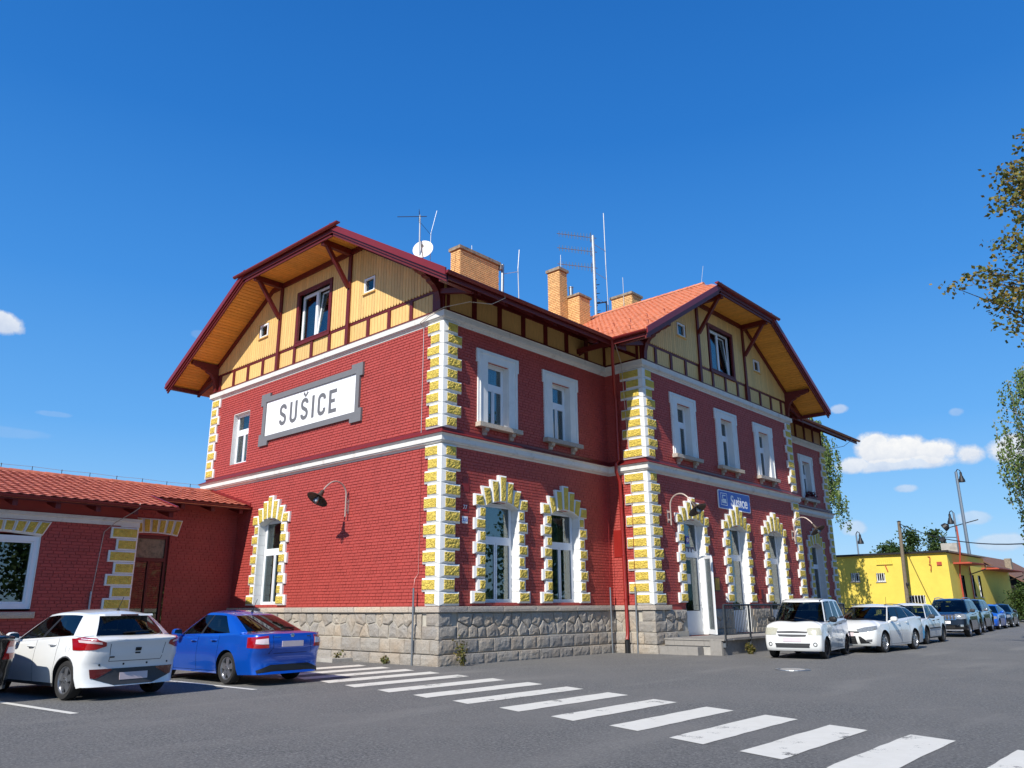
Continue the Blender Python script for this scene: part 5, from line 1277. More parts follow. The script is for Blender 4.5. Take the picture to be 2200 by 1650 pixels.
def car(name, label, group, pos, heading, sc, S):
    root = thing(name, label, 'car', (0, 0, 0), group)
    xF, xR, W, H = S['xF'], S['xR'], S['W']/2, S['H']; xa, xb = S['axf'], S['axr']; r = S['rw']; Ra = r+.055
    front, rear = S['front'], S['rear']; belt, sill = S['belt'], S.get('sill', .20)
    fx = lambda z: xF+smooth_at(front, z); rx = lambda z: xR-smooth_at(rear, z)
    wz = lambda z: W*smooth_at(S.get('wz', [(.15, .93), (.3, .97), (.55, 1.0), (.75, .99), (.95, .955), (1.2, .93)]), z)
    rxf, rxr, pf, pr = S.get('rxf', .36), S.get('rxr', .36), S.get('pf', .62), S.get('pr', .6)
    xd1, xB, xd3 = S['doors']            # front door front edge, B pillar, rear door rear edge
    g_ = .005
    # columns of the left half
    cols = []; nf = 9
    for k in range(nf): cols.append(('F', 90*k/nf))
    xs_ = set()
    def archpts(xc): return [xc+Ra*math.cos(rad(a)) for a in range(0, 181, 15)]
    x0 = xa+Ra+.03; x1 = xb-Ra-.03
    sx = [x0]+archpts(xa)+archpts(xb)+[x1]
    for q in (xd1, xB, xd3): sx += [q+g_, q-g_]
    xA = S['xA']; xC = S['xC']           # side glass range at the belt
    pil = S.get('pill', .045); sx += [xA, xB+pil, xB-pil, xC]+S.get('qwin', [])
    for q in S.get('extra', []): sx.append(q)
    sx = sorted([q for q in sx if x1 <= q <= x0], reverse=True); flt = [sx[0]]
    keep = set(round(q, 4) for q in [xd1+g_, xd1-g_, xB+g_, xB-g_, xd3+g_, xd3-g_, xA, xC, xB+pil, xB-pil]+S.get('qwin', []))
    for q in sx[1:]:
        if flt[-1]-q < .012 and round(q, 4) not in keep: continue
        if flt[-1]-q < .002: continue
        while flt[-1]-q > .2: flt.append(flt[-1]-(flt[-1]-q)/math.ceil((flt[-1]-q)/.2))
        flt.append(q)
    sx = flt
    for q in sx: cols.append(('S', q))
    nr = 9
    for k in range(1, nr+1): cols.append(('R', 90*(1-k/nr)))
    n = len(cols)
    iA = min(range(n), key=lambda i: abs(cols[i][1]-xA) if cols[i][0] == 'S' else 99)
    iC = min(range(n), key=lambda i: abs(cols[i][1]-xC) if cols[i][0] == 'S' else 99)
    iCq = iC
    if S.get('qwin'): iCq = min(range(n), key=lambda i: abs(cols[i][1]-S['qwin'][-1]) if cols[i][0] == 'S' else 99)
    iE = min(iCq+2, n-nr-1) if S.get('qwin') else min(iC+2, n-nr-1)      # last side column of the greenhouse: beyond it the rear glass
    if 'xE' in S: iE = min(range(n), key=lambda i: abs(cols[i][1]-S['xE']) if cols[i][0] == 'S' else 99)
    iWs = iA-1                                                            # last windscreen column
    def zlow(k, v):
        if k != 'S': return sill+S.get('lip', .02)
        z = sill
        for xc in (xa, xb):
            d = abs(v-xc)
            if d < Ra: z = max(z, r*1.0+math.sqrt(Ra*Ra-d*d)-.0)
        return z
    def lower(k, v, z):
        if k == 'F':
            c, s = math.cos(rad(v)), math.sin(rad(v)); return Vector((fx(z)-rxf*(1-c**pf), wz(z)*s**pf, z))
        if k == 'R':
            c, s = math.cos(rad(v)), math.sin(rad(v)); return Vector((rx(z)+rxr*(1-c**pr), wz(z)*s**pr, z))
        xm = (xa+xb)/2; fl = 0
        for xc in (xa, xb):
            d = math.hypot(v-xc, z-r); fl = max(fl, S.get('flare', .022)*max(0, 1-max(0, d-Ra)/.14))
        vv = v
        lo_, hi_ = rx(z)+rxr, fx(z)-rxf
        if vv < lo_+.05: vv = lo_+.05-(.05)*(1-math.exp(-(lo_+.05-v)/.05))
        if vv > hi_-.05: vv = hi_-.05+(.05)*(1-math.exp(-(v-hi_+.05)/.05))
        return Vector((vv, wz(z)*(1-.025*((v-xm)/(xF-xm))**4)+fl, z))
    T = [0, .06, .07, .16, .27, .38, .5, .62, .74, .85, .93, 1.0]
    rows = []
    for t in T:
        row = []
        for k, v in cols:
            zl = zlow(k, v)
            if k == 'F': zb = smooth_at(belt, xF-.05)
            elif k == 'R': zb = smooth_at(belt, xR+.02)
            else: zb = smooth_at(belt, v)
            if k == 'F' and v > 45: zb = lerp(zb, smooth_at(belt, x0), (v-45)/45)
            if k == 'R' and v > 45: zb = lerp(zb, smooth_at(belt, x1), (v-45)/45)
            row.append(lower(k, v, zl+t*(zb-zl)))
        rows.append(row)
    nl = len(rows)
    # greenhouse outline at height fraction g
    G = S['gh']                             # dict: base front, top front, base rear, top rear (centre x, side x), half widths, heights
    def outline(g, shrink=0.):
        row = []; xfc, xfs = lerp(G['fb'][0], G['ft'][0], g), lerp(G['fb'][1], G['ft'][1], g); xrc, xrs = lerp(G['rb'][0], G['rt'][0], g), lerp(G['rb'][1], G['rt'][1], g)
        cb = S.get('curve', .03)*4*g*(1-g)
        xAb, xEb = cols[iA][1], cols[iE][1]
        for i, (k, v) in enumerate(cols):
            if i < iA:
                f = i/(iA); y = f**.92
                x = xfs+(xfc-xfs)*(1-y**2.4)+cb
                w_ = lerp(G['w0'], G['w1'], g**1.15)*(1-.0); P_ = Vector((x, w_*y, 0))
            elif i <= iE:
                f = (xAb-v)/(xAb-xEb) if xAb != xEb else 0; x = lerp(xfs, xrs, f); w_ = lerp(G['w0'], G['w1'], g**1.15)*(1-.05*max(0, f-.5)*g-.03*max(0, .3-f)); P_ = Vector((x, w_, 0))
            else:
                f = (n-1-i)/(n-1-iE); y = f**.92; x = xrs+(xrc-xrs)*(1-y**2.4)-cb; w_ = lerp(G['w0'], G['w1'], g**1.15)*(1-.025*g); P_ = Vector((x, w_*y, 0))
            P_.z = 0; row.append(P_)
        return row
    def ztop(x): return smooth_at(G['roof'], x)
    base = outline(0)
    def zbase(i, P_):
        k, v = cols[i]
        if i < iA:
            f = (i/iA); return lerp(G['zf'], smooth_at(belt, cols[iA][1])+.012, f**3)
        if i <= iE: return smooth_at(belt, v)+.012
        f = (n-1-i)/(n-1-iE); return lerp(G['zr'], smooth_at(belt, cols[iE][1])+.012, f**3)
    for i, P_ in enumerate(base): P_.z = zbase(i, P_)
    top = outline(1)
    for P_ in top: P_.z = ztop(P_.x)-G.get('drop', .05)*(abs(P_.y)/G['w1'])**2.5
    # bonnet / deck ring
    ring = []
    for s in (.03, .12, .3, .5, .7, .86, .97, 1.0):
        row = []
        for i in range(n):
            a, c = rows[nl-1][i], base[i]; P_ = a.lerp(c, s); d = (Vector((a.x, a.y, 0))-Vector((c.x, c.y, 0))).length
            bz = S.get('crown', .10)*min(d, 1.0)*(1-(2*s-1)**2)*(1.0 if i < iA else S.get('deckc', .6)); P_.z += bz
            if d < .09: P_.z = lerp(a.z, c.z, s)
            row.append(P_)
        ring.append(row)
    rows += ring; nb = len(rows)-1           # row nb = greenhouse base
    gs = [.07, .2, .4, .6, .8, .92, 1.0]
    for g in gs:
        o = outline(g); row = []
        for i in range(n):
            P_ = o[i]; t_ = top[i]; P_.z = lerp(base[i].z, t_.z, g); row.append(P_)
        rows.append(row)
    nt_ = len(rows)-1
    cxf, cxr = G['ft'][0]-.25, G['rt'][0]+.25
    for q in (.12, .35, .65, 1.0):
        row = []
        for i in range(n):
            t_ = top[i]; c = Vector((max(cxr, min(cxf, t_.x)), 0, 0)); P_ = t_.lerp(c, q); e = ztop(P_.x); f = 1-(1-q)**2
            P_.z = lerp(t_.z, e+G.get('dome', .015), f); row.append(P_)
        rows.append(row)
    # full ring
    NR = len(rows); RN = 2*n-2; V = []
    for row in rows:
        for p in row: V.append(p)
        for i in range(n-2, 0, -1): V.append(Vector((row[i].x, -row[i].y, row[i].z)))
    def seg(c): return c if c < n-1 else 2*n-3-c
    # face classes
    cls = {}
    def classify(rw, s):
        a, b = s, s+1
        ka, va = cols[a]; kb, vb = cols[b]
        side = ka == 'S' and kb == 'S'
        if rw < nl-1:
            if side:
                for q in (xd1, xB, xd3):
                    if abs((va+vb)/2-q) < g_*.9 and rw >= 1: return 'gap'
                if vb > xd3-1e-6 and va < xd1+1e-6 and rw == 1: return 'gap' if S.get('lowgap', True) else 'body'
                if va <= xd1+1e-6 and vb >= xB-1e-6 and rw >= 2: return 'door_f'
                if va <= xB+1e-6 and vb >= xd3-1e-6 and rw >= 2: return 'door_r'
                if rw < S.get('clad', 0): return 'clad'
            else:
                if ka == 'F' or kb == 'F':
                    return 'bumper_f' if rw < S.get('bf', 7) else 'body'
                if rw < S.get('br', 5): return 'bumper_r'
                if rw == S.get('br', 5) and False: return 'gap'
                if s >= n-nr+2: return 'tail'
            return 'body'
        if rw < nb:
            if s < iA-2: return 'bonnet' if rw > nl-1 else 'body'
            if s > iE+1: return 'tail'
            return 'body'
        if rw < nt_:
            mid = nb < rw < nt_-1
            if s < iWs and (rw < nt_-1): return 'wind' if s < iWs-0 else 'body'
            if s >= iE+S.get('rp', 2) and s < n-1:
                return 'rear' if S.get('rg0', nb) < rw < nt_-1 else 'tail'
            if mid and iA <= s < iC:
                xm = (va+vb)/2
                if abs(xm-xB) < pil: return 'pillar'
                return 'win_f' if xm > xB else 'win_r'
            if mid and S.get('qwin') and iC < s < iCq and not abs((va+vb)/2-S['qwin'][0]) < 0: return 'win_q' if (va+vb)/2 < S['qwin'][0] else ('pillar' if S.get('qblack', True) else 'body')
            return 'body'
        return 'body'
    F = {}
    for rw in range(NR-1):
        for c in range(RN):
            s = seg(c); k = classify(rw, s); c2 = (c+1) % RN
            sd = 'L' if c < n-1 else 'R'
            if k in ('door_f', 'door_r', 'win_f', 'win_r', 'win_q', 'pillar'): k = k+'|'+sd
            q = (rw*RN+c, rw*RN+c2, (rw+1)*RN+c2, (rw+1)*RN+c)
            pts = [V[i] for i in q]
            if rw == NR-2: q = tuple(dict.fromkeys(q))
            F.setdefault(k, []).append(q if sd == 'L' or True else q)
    # recessed gaps
    full = bpy.data.meshes.new('full'); allf = [f for fs in F.values() for f in fs]
    full.from_pydata([tuple(v) for v in V], [], allf); full.update()
    bm = bmesh.new(); bm.from_mesh(full); bmesh.ops.recalc_face_normals(bm, faces=bm.faces)
    ctr = sum((f.normal.dot(f.calc_center_median()-Vector((0, 0, H*.45)))*f.calc_area() for f in bm.faces))
    if ctr < 0: bmesh.ops.reverse_faces(bm, faces=bm.faces)
    bm.normal_update(); VN = [v.normal.copy() for v in bm.verts]; bvh = BVHTree.FromBMesh(bm); bm.free()
    paint_m = S['paint']
    mats = {'body': paint_m, 'gap': 'gap', 'door_f': paint_m, 'door_r': paint_m, 'bumper_f': S.get('bumperm', paint_m), 'bumper_r': S.get('bumperm', paint_m), 'tail': paint_m, 'bonnet': paint_m,
            'wind': 'carglass', 'rear': 'carglass', 'win_f': 'carglass', 'win_r': 'carglass', 'win_q': 'carglass', 'pillar': S.get('pillm', 'black'), 'clad': 'gplastic'}
    names = {'body': 'body', 'gap': 'panel_gap', 'door_f': 'door', 'door_r': 'door', 'bumper_f': 'bumper', 'bumper_r': 'bumper', 'tail': 'tailgate', 'bonnet': 'bonnet', 'wind': 'windscreen', 'rear': 'rear_window',
             'win_f': 'side_window', 'win_r': 'side_window', 'win_q': 'quarter_window', 'pillar': 'pillar', 'clad': 'sill_cladding'}
    parts = {}
    for k, fs in F.items():
        kk = k.split('|')[0]; used = sorted(set(i for f in fs for i in f)); ix = {u: j for j, u in enumerate(used)}
        me = bpy.data.meshes.new(names[kk]); off = -.012 if kk == 'gap' else 0
        me.from_pydata([tuple(V[u]+VN[u]*off) for u in used], [], [tuple(ix[i] for i in f) for f in fs]); me.materials.append(M[mats[kk]] if isinstance(mats[kk], str) else mats[kk])
        # consistent winding with the stored normals
        bm = bmesh.new(); bm.from_mesh(me)
        for f in bm.faces:
            nn = sum((VN[used[v.index]] for v in f.verts), Vector())
            if f.normal.dot(nn) < 0: f.normal_flip()
        bm.to_mesh(me); bm.free()
        me.polygons.foreach_set('use_smooth', [True]*len(me.polygons)); me.normals_split_custom_set_from_vertices([tuple(VN[u]) for u in used])
        o = bpy.data.objects.new(names[kk], me); link(o, root); WL[o.name] = Vector((0, 0, 0)); parts[k] = o
    bpy.data.meshes.remove(full)
    doorL = {'f': parts.get('door_f|L'), 'r': parts.get('door_r|L')}; doorR = {'f': parts.get('door_f|R'), 'r': parts.get('door_r|R')}
    # under body: inward lips, arches and a dark floor
    mb = MB()
    low = [V[i] for i in range(RN)]
    ins = [Vector((p.x*.985, p.y*.66, p.z)) for p in low]
    mb.add(low+ins, [(i, (i+1) % RN, RN+(i+1) % RN, RN+i) for i in range(RN)])
    for xc in (xa, xb):
        for s in (-1, 1): mb.box(xc-Ra, xc+Ra, s*W*.60-.02, s*W*.60+.02, sill, r+Ra)
    mb.box(xR+.25, xF-.25, -W*.62, W*.62, sill+.0, sill+.06); mb.box(xb+Ra, xa-Ra, -W*.93, W*.93, sill+.012, sill+.05)
    obj('underbody', mb, 'gap', root)
    # cabin
    zb_ = smooth_at(belt, xB); fl = zb_-.42; mb = MB(); mb.box(G['rb'][0]+.1, G['fb'][0]-.25, -W*.84, W*.84, fl-.05, fl); mb.box(G['fb'][0]-.55, G['fb'][0]-.1, -W*.82, W*.82, fl, min(G['zf'], zb_)-.05)
    obj('cabin_floor', mb, 'cabin', root)
    if S.get('shelf', True): mb = MB(); mb.box(G['rb'][0]+.05, xd3+.05, -W*.8, W*.8, zb_-.12, zb_-.06); obj('parcel_shelf', mb, 'cabin', root)
    def seat(x, y, w_):
        mb = MB(); o = lambda a, d, h: Vector((x+a, y+d, fl+h)); hh = H-fl-.38
        mb.hexa([o(a+q, d, h) for h, a in ((0, 0), (hh, -.16)) for d in (-w_/2, w_/2) for q in (-.09, .07)])
        k = max(1, round(w_/.6))
        for j in range(k): c = -w_/2+w_*(j+.5)/k; mb.hexa([o(a+q, c+d, h) for h, a in ((hh+.03, -.16), (hh+.2, -.19)) for d in (-.12, .12) for q in (-.05, .05)])
        mb.box(x-.05, x+.45, y-w_/2, y+w_/2, fl-.02, fl+.14); obj('seat', mb, 'cabin', root, kind='stuff')
    xs0 = xB-.02; seat(xs0, W*.42, .5); seat(xs0, -W*.42, .5); seat(xd3+.12, 0, W*1.45)
    mb = MB(); C = Vector((G['fb'][0]-.62, W*.42, min(G['zf'], zb_)-.03)); axd = Vector((-.86, 0, .5)).normalized(); x_ = Vector((0, 1, 0)); y_ = axd.cross(x_)
    mb.tube([C+(x_*math.cos(rad(a))+y_*math.sin(rad(a)))*.185 for a in range(0, 361, 20)], .016, 6, cap=False); mb.beam(C-x_*.17, C+x_*.17, .05, .02); obj('steering_wheel', mb, 'black', root)
    mb = MB(); mb.box(G['ft'][0]+.06, G['ft'][0]+.09, -.12, .12, ztop(G['ft'][0])-.17, ztop(G['ft'][0])-.10); obj('interior_mirror', mb, 'black', root)
    # helpers on the skin
    def hit(p, D):
        p = Vector(p); D = Vector(D).normalized(); h = bvh.ray_cast(p-D*3, D); 
        return (h[0], h[1]) if h[0] is not None else (p, -D)
    def patch(nm, tp, bp, m, D, off=.008, rows_=4, parent=root, sub=5, depth=.02):
        """a panel on the skin between an upper and a lower line of points, projected along D"""
        def dens(l):
            o = []
            for a, c in zip(l[:-1], l[1:]):
                for j in range(sub): o.append(Vector(a).lerp(Vector(c), j/sub))
            return o+[Vector(l[-1])]
        tp, bp = dens(tp), dens(bp); k = len(tp); g = []; D = Vector(D).normalized()
        for j in range(rows_+1):
            for i in range(k):
                p, nn = hit(bp[i].lerp(tp[i], j/rows_), D); nn = nn if nn.dot(D) < 0 else -nn
                g.append((p+nn*off, p-nn*depth))
        mb = MB(); fr = [a for a, b_ in g]; N_ = len(fr); fs = [(j*k+i, j*k+i+1, (j+1)*k+i+1, (j+1)*k+i) for j in range(rows_) for i in range(k-1)]
        bd = [i for i in range(k)]+[j*k+k-1 for j in range(1, rows_+1)]+[rows_*k+i for i in range(k-2, -1, -1)]+[j*k for j in range(rows_-1, 0, -1)]
        bk = [g[i][1] for i in bd]; L = len(bd); mb.add(fr+bk, fs+[(bd[i], bd[(i+1) % L], N_+(i+1) % L, N_+i) for i in range(L)])
        return obj(nm, mb, m, parent, smooth=True)
    def mir(l): return [(p[0], -p[1], p[2]) for p in l]
    def both(nm, tp, bp, m, D, **kw):
        a = patch(nm, tp, bp, m, D, **kw); b_ = patch(nm, mir(tp), mir(bp), m, (D[0], -D[1], D[2]), **kw); return a, b_
    # mirrors, handles
    mz = S.get('mirz', smooth_at(belt, xA)+.10); mx = S.get('mirx', xA-.12)
    for s in (1, -1):
        yb = W*.93*s; mb = MB(); o = (mx, yb+s*.15, mz)
        pts = []
        for a, k in ((-.055, .8), (.0, 1.), (.06, .85), (.085, .5)):
            for t_ in range(12): an = 2*math.pi*t_/12; c_, s2 = math.cos(an), math.sin(an); pts.append(Vector((o[0]+a, o[1]+.115*k*abs(c_)**.7*(1 if c_ > 0 else -1), o[2]+.085*k*abs(s2)**.7*(1 if s2 > 0 else -1))))
        mb.add(pts, [(r_*12+i, r_*12+(i+1) % 12, (r_+1)*12+(i+1) % 12, (r_+1)*12+i) for r_ in range(3) for i in range(12)]+[tuple(range(12)), tuple(range(36, 48))])
        mb.beam((mx+.02, yb-s*.05, mz-.09), (mx+.02, yb+s*.1, mz-.03), .05, .04)
        mr = obj('mirror', mb, S.get('mirm', paint_m), root, smooth=True)
        mb = MB(); mb.add([p+Vector((-.003, 0, 0)) for p in pts[:12]], [tuple(range(12))]); obj('mirror_glass', mb, 'mirrorglass', mr)
    hm = S.get('handm', paint_m)
    for s, dd in ((1, doorL), (-1, doorR)):
        for q, xh in (('f', xB+.14), ('r', xd3+.16+S.get('hoff', 0))):
            if dd[q] is None: continue
            zh = smooth_at(belt, xh)-S.get('hdrop', .10); mb = MB(); p, nn = hit((xh, s*.3, zh), (0, -s, 0)); nn = nn if nn.y*s > 0 else -nn
            mb.tube([p+Vector((.11, 0, -.006))+nn*.004, p+Vector((.08, 0, 0))+nn*.035, p+Vector((-.05, 0, .006))+nn*.035, p+Vector((-.10, 0, .004))+nn*.004], [.012, .016, .016, .012], 6); obj('handle', mb, hm, dd[q], smooth=True)
    # wheels
    for xc in (xa, xb):
        for s in (1, -1): wheel(root, xc, s, r, S.get('tw', .2), W*.985, S['rim'], S.get('rimm', 'alloy'), S.get('steer', 0) if xc == xa else 0)
    S['detail'](dict(root=root, patch=patch, both=both, hit=hit, W=W, xF=xF, xR=xR, H=H, fx=fx, rx=rx, S=S, belt=lambda x: smooth_at(belt, x), ztop=ztop, G=G, parts=parts))
    root.location = pos; root.rotation_euler = (0, 0, heading); root.scale = (sc, sc, sc)
    return root
# ------------------------------------------------------------------ yellow utility building and the yard behind
M['yellow'] = mat('bright yellow plaster', (228, 200, 84), .85, var=.05, scale=1.2, bscale=30, bdist=.003, dirt=((212, 180, 76), .9, .55, .85))
M['redsteel'] = mat('rust red painted steel', (176, 74, 52), .6, var=.1, scale=6)
M['brownroof'] = mat('brown shingle roof', (116, 84, 66), .85, var=.2, scale=3, bscale=14, bdist=.03)
M['oldwood'] = mat('weathered timber pole', (120, 108, 90), .85, var=.2, scale=5, bscale=30, bdist=.01)
M['darkwall'] = mat('dark boarded shed wall', (30, 26, 24), .9, var=.2)
yb = thing('yellow_building', 'flat roofed bright yellow utility building beyond the parked cars', 'building', (-4, 58, GZ))
Fy = Fr((0, 52, 0), (1, 0, 0), (0, -1, 0)); Fy2 = Fr((.35, 0, 0), (0, 1, 0), (1, 0, 0)); hy = [(-7.0, -6.3, 3.25, 3.92), (-5.0, -4.33, 3.2, 3.85), (-2.9, -1.6, 1.42, 2.1)]; hy2 = [(55.2, 56.2, .0, 3.62), (58.4, 59.3, 2.0, 3.72), (60.6, 61.5, 2.0, 3.72)]
mb = MB(); sheet(mb, Fy, -9.5, .35, GZ-.2, 5.26, hy); sheet(mb, Fy2, 52, 63.6, GZ-.2, 5.2, hy2); sheet(mb, Fy2, 63.6, 73, GZ-.2, 4.55, []); sheet(mb, Fr((0, 73, 0), (1, 0, 0), (0, 1, 0)), -9.5, .35, GZ-.2, 4.5, []); sheet(mb, Fr((-9.5, 0, 0), (0, 1, 0), (-1, 0, 0)), 52, 73, GZ-.2, 5.2, [])
obj('wall', mb, 'yellow', yb, recalc=False)
mb = MB(); mb.box(-9.7, .55, 51.8, 63.75, 5.262, 5.38); obj('roof', mb, 'cap', yb); mb = MB(); mb.box(-9.7, .5, 63.76, 73.2, 4.56, 4.66); obj('roof', mb, 'cap', yb)
mb = MB(); mb.box(-9.72, .57, 51.77, 51.80, 5.25, 5.40); obj('roof_edge', mb, 'black', yb)
for F, (a, c, e, g), bars in ((Fy, hy[0], 4), (Fy, hy[1], 4), (Fy, hy[2], 6), (Fy2, hy2[1], 0), (Fy2, hy2[2], 0)):
    mb = MB(F); t = .07; d = -.12
    mb.box(a, a+t, d-.06, d, e, g); mb.box(c-t, c, d-.06, d, e, g); mb.box(a+t, c-t, d-.06, d, e, e+t); mb.box(a+t, c-t, d-.06, d, g-t, g)
    if not bars: mb.box(a+t, c-t, d-.06, d+.01, e+(g-e)*.62, e+(g-e)*.62+.07); mb.box(a+t, c-t, d-.06, d+.01, e+(g-e)*.3, e+(g-e)*.3+.05)
    w_ = obj('window', mb, 'frame', yb); mb = MB(F); mb.box(a+t, c-t, d-.05, d-.04, e+t, g-t); obj('pane', mb, 'glass', w_); room(F, w_, (a+c)/2, c-a, e, g, d-.07, -.6)
    if not bars: curtain(F, w_, (a+c)/2, c-a-.1, e, g, d-.12, 'white', 5)
    for i in range(bars): u = a+(c-a)*(i+.5)/bars; mb = MB(F); mb.box(u-.018, u+.018, .0, .03, e-.02, g+.02); obj('bar', mb, 'white', w_)
    mb = MB(F); mb.box(a-.06, c+.06, -.1, .07, e-.07, e-.005); obj('sill', mb, 'concrete', w_)
mb = MB(Fy2); a, c, e, g = hy2[0]; mb.box(a+.02, c-.02, -.15, -.1, GZ, g-.02); dd = obj('door', mb, 'wood', yb); mb = MB(Fy2)
for i in range(6): mb.box(a+.1+i*.15, a+.13+i*.15, -.1, -.06, .3, g-.2)
obj('door_grille', mb, 'black', dd, kind='stuff')
for (y0, y1, z, o) in ((53.4, 58.0, 4.42, 1.2), (62.4, 72.6, 4.26, 1.2)):
    mb = MB(Fy2); mb.box(y0, y1, .01, o, z, z+.12); cn = obj('canopy', mb, 'redsteel', yb); gutter((.35+o+.06, y0, z+.06), (.35+o+.06, y1, z+.06), cn, .07, 'redsteel')
    mb = MB(); mb.tube([(.35+o+.06, y1-.1, z), (.35+o+.06, y1-.1, z-.3), (.4, y1-.2, z-.7)], .045, 8); obj('spout', mb, 'oldwood', cn)
mb = MB(); mb.tube([(.45, 54.6, GZ), (.5, 54.3, 3.6), (.9, 53.9, 5.6), (.92, 53.8, 7.3)], .06, 8); obj('mast_pipe', mb, 'redsteel', yb); mb = MB(); mb.tube([(.45, 57.9, GZ), (.45, 57.9, 4.4)], .05, 8); obj('downpipe', mb, 'redsteel', yb)
mb = MB(); mb.box(-1.2, .0, 57, 57.9, 5.3, 6.25); obj('chimney', mb, 'concrete', yb)
# old insulator rack and hooks on the wall
mb = MB(Fy); mb.box(-4.85, -3.62, .04, .10, 4.50, 4.60)
for i in range(8): u = -4.8+i*.155; mb.box(u, u+.035, .05, .09, 4.6, 4.92)
ir = obj('insulator_rack', mb, 'yellow', yb, kind='stuff'); mb = MB(Fy); mb.beam(Fy(-4.2, .05, 4.5), Fy(-4.05, .05, 3.95), .06, .06); obj('rack_arm', mb, 'redsteel', yb)
for z in (4.55, 3.95):
    mb = MB(Fy); mb.tube([Fy(-1.0, .0, z+.42), Fy(-.82, .12, z+.40), Fy(-.86, .14, z+.1), Fy(-.9, .12, z-.05)], .035, 6); obj('hook', mb, 'redsteel', yb)
mb = MB(Fy); mb.box(-.42, -.08, .0, .08, 4.3, 4.56); obj('box', mb, 'redsteel', yb)
# brown roofed shed
sh = thing('brown_roof_shed', 'dark shed with brown shingle gable roof behind the yellow building', 'shed', (-2, 82, GZ))
mb = MB(); mb.box(-8, .5, 79, 96, GZ, 3.3); obj('wall', mb, 'darkwall', sh)
mb = MB(); R3_ = (-3.7, 6.25)
for x1 in (1.15, -8.6): mb.hexa([Vector((x, y, z+q)) for q in (0, .16) for y in (78, 97) for x, z in ((R3_[0], R3_[1]), (x1, 6.25-abs(x1-R3_[0])*.66))])
obj('roof', mb, 'brownroof', sh); mb = MB(); mb.prism([(-8.2, 3.3), (.75, 3.3), (R3_[0], 6.2)], -79.02, -78.9, F=Fr((0, 0, 0), (1, 0, 0), (0, -1, 0))); obj('gable', mb, 'darkwall', sh)
mb = MB(); mb.box(-1.9, -1.3, 84, 84.7, 4.8, 6.1); obj('chimney', mb, 'cap', sh)
# lamp masts, timber pole and wire
def bell_lamp(mb2, top, dx):
    dx *= .8
    mb2.tube([top+Vector((0, 0, -.3)), top, top+Vector((dx*.3, 0, .25)), top+Vector((dx*.62, 0, .12)), top+Vector((dx*.7, 0, -.1))], .05, 6)
    mb2.lathe([(.05, 0), (.11, -.07), (.12, -.38), (.18, -.5), (.2, -.62), (.29, -.8), (.32, -1.05), (.28, -1.05), (.07, -.8)], top+Vector((dx*.7, 0, -.05)), (0, 0, 1), 14)
for (x, y, zt, r, lb, dx) in ((-3.15, 75, 14.6, .14, 'tall grey mast with a black bell lamp and floodlight arm', .75), (-4.12, 75.6, 10.5, .10, 'lower grey lamp mast left of the tall one', -.7), (-13.95, 75, 8.95, .08, 'thin lamp mast with bell lamp beside the station corner', .7)):
    o = thing('lamp_mast', lb, 'lamp mast', (x, y, GZ), 'railway lamp masts'); mb = MB(); mb.tube([(x, y, GZ), (x, y, zt)], [r*1.4, r], 8); obj('mast', mb, 'metal', o, smooth=True); mb = MB(); bell_lamp(mb, Vector((x, y, zt)), dx); obj('lamp', mb, 'black', o, smooth=True)
    if zt > 12: mb = MB(); mb.tube([(x+1.3, y, zt-5.0), (x-1.4, y, zt-5.6)], .05, 6); mb.lathe([(.05, 0), (.35, -.2), (.42, -.6), (.36, -.62)], (x-1.45, y, zt-5.3), (.7, .2, .5), 12); obj('floodlight', mb, 'black', o)
    if 10 < zt < 12: mb = MB(); mb.lathe([(.05, 0), (.3, -.2), (.36, -.5)], (x-1.2, y, zt-2.4), (.5, 0, .7), 12); mb.tube([(x, y, zt-2.5), (x-1.2, y, zt-2.4)], .04, 5); obj('floodlight', mb, 'black', o)
wp = thing('timber_pole', 'leaning weathered timber wire pole in front of the yellow building', 'pole', (-2.32, 50, GZ)); mb = MB(); mb.tube([(-2.38, 50, GZ), (-2.15, 50, 7.6)], [.15, .12], 10); obj('pole', mb, 'oldwood', wp, smooth=True)
mb = MB(); mb.lathe([(.15, 0), (.17, .02), (0, .08)], (-2.15, 50, 7.6), n=10); mb.tube([(-2.15, 49.9, 7.35), (-1.8, 49.8, 6.9), (-1.6, 49.8, 7.25)], .03, 6); mb.lathe([(.1, -.12), (.12, 0), (.1, .12)], (-2.1, 49.78, 2.9), n=8); obj('fittings', mb, 'black', wp)
wr = []
for i in range(13): t = i/12; wr.append((-2.15+(9.15+2.15)*t, 50+(30-50)*t, 7.45+(4.25-7.45)*t-.5*4*t*(1-t)))
ow = solo('overhead_cable', 'black overhead cable running from the timber pole out of view', 'cable', MB(), 'black'); mb = MB(); mb.tube(wr, .03, 5); ow.data = mesh_of('overhead_cable', mb, ['black'])
# ------------------------------------------------------------------ trees and plants
def leafmat(name, cols, rough=.6):
    t = NT(name); g = t.n('ShaderNodeNewGeometry').outputs['Random Per Island']
    k = t.ramp(g, [(i/(len(cols)-1), lin(c)) for i, c in enumerate(cols)]); t.col(k); t.set(Roughness=rough); t.b.inputs['Specular IOR Level'].default_value = .3
    tr = t.n('ShaderNodeBsdfTranslucent'); t.l(k, tr.inputs['Color']); mx = t.n('ShaderNodeMixShader'); mx.inputs[0].default_value = .25
    t.l(t.b.outputs[0], mx.inputs[1]); t.l(tr.outputs[0], mx.inputs[2]); t.l(mx.outputs[0], t.t.nodes['Material Output'].inputs['Surface']); return t.m
M['leaf_linden'] = leafmat('autumn linden leaves', [(96, 104, 46), (128, 122, 58), (150, 124, 66), (108, 112, 54), (82, 96, 46)])
M['leaf_birch'] = leafmat('birch leaves', [(74, 102, 50), (96, 120, 58), (116, 132, 70), (84, 108, 54)])
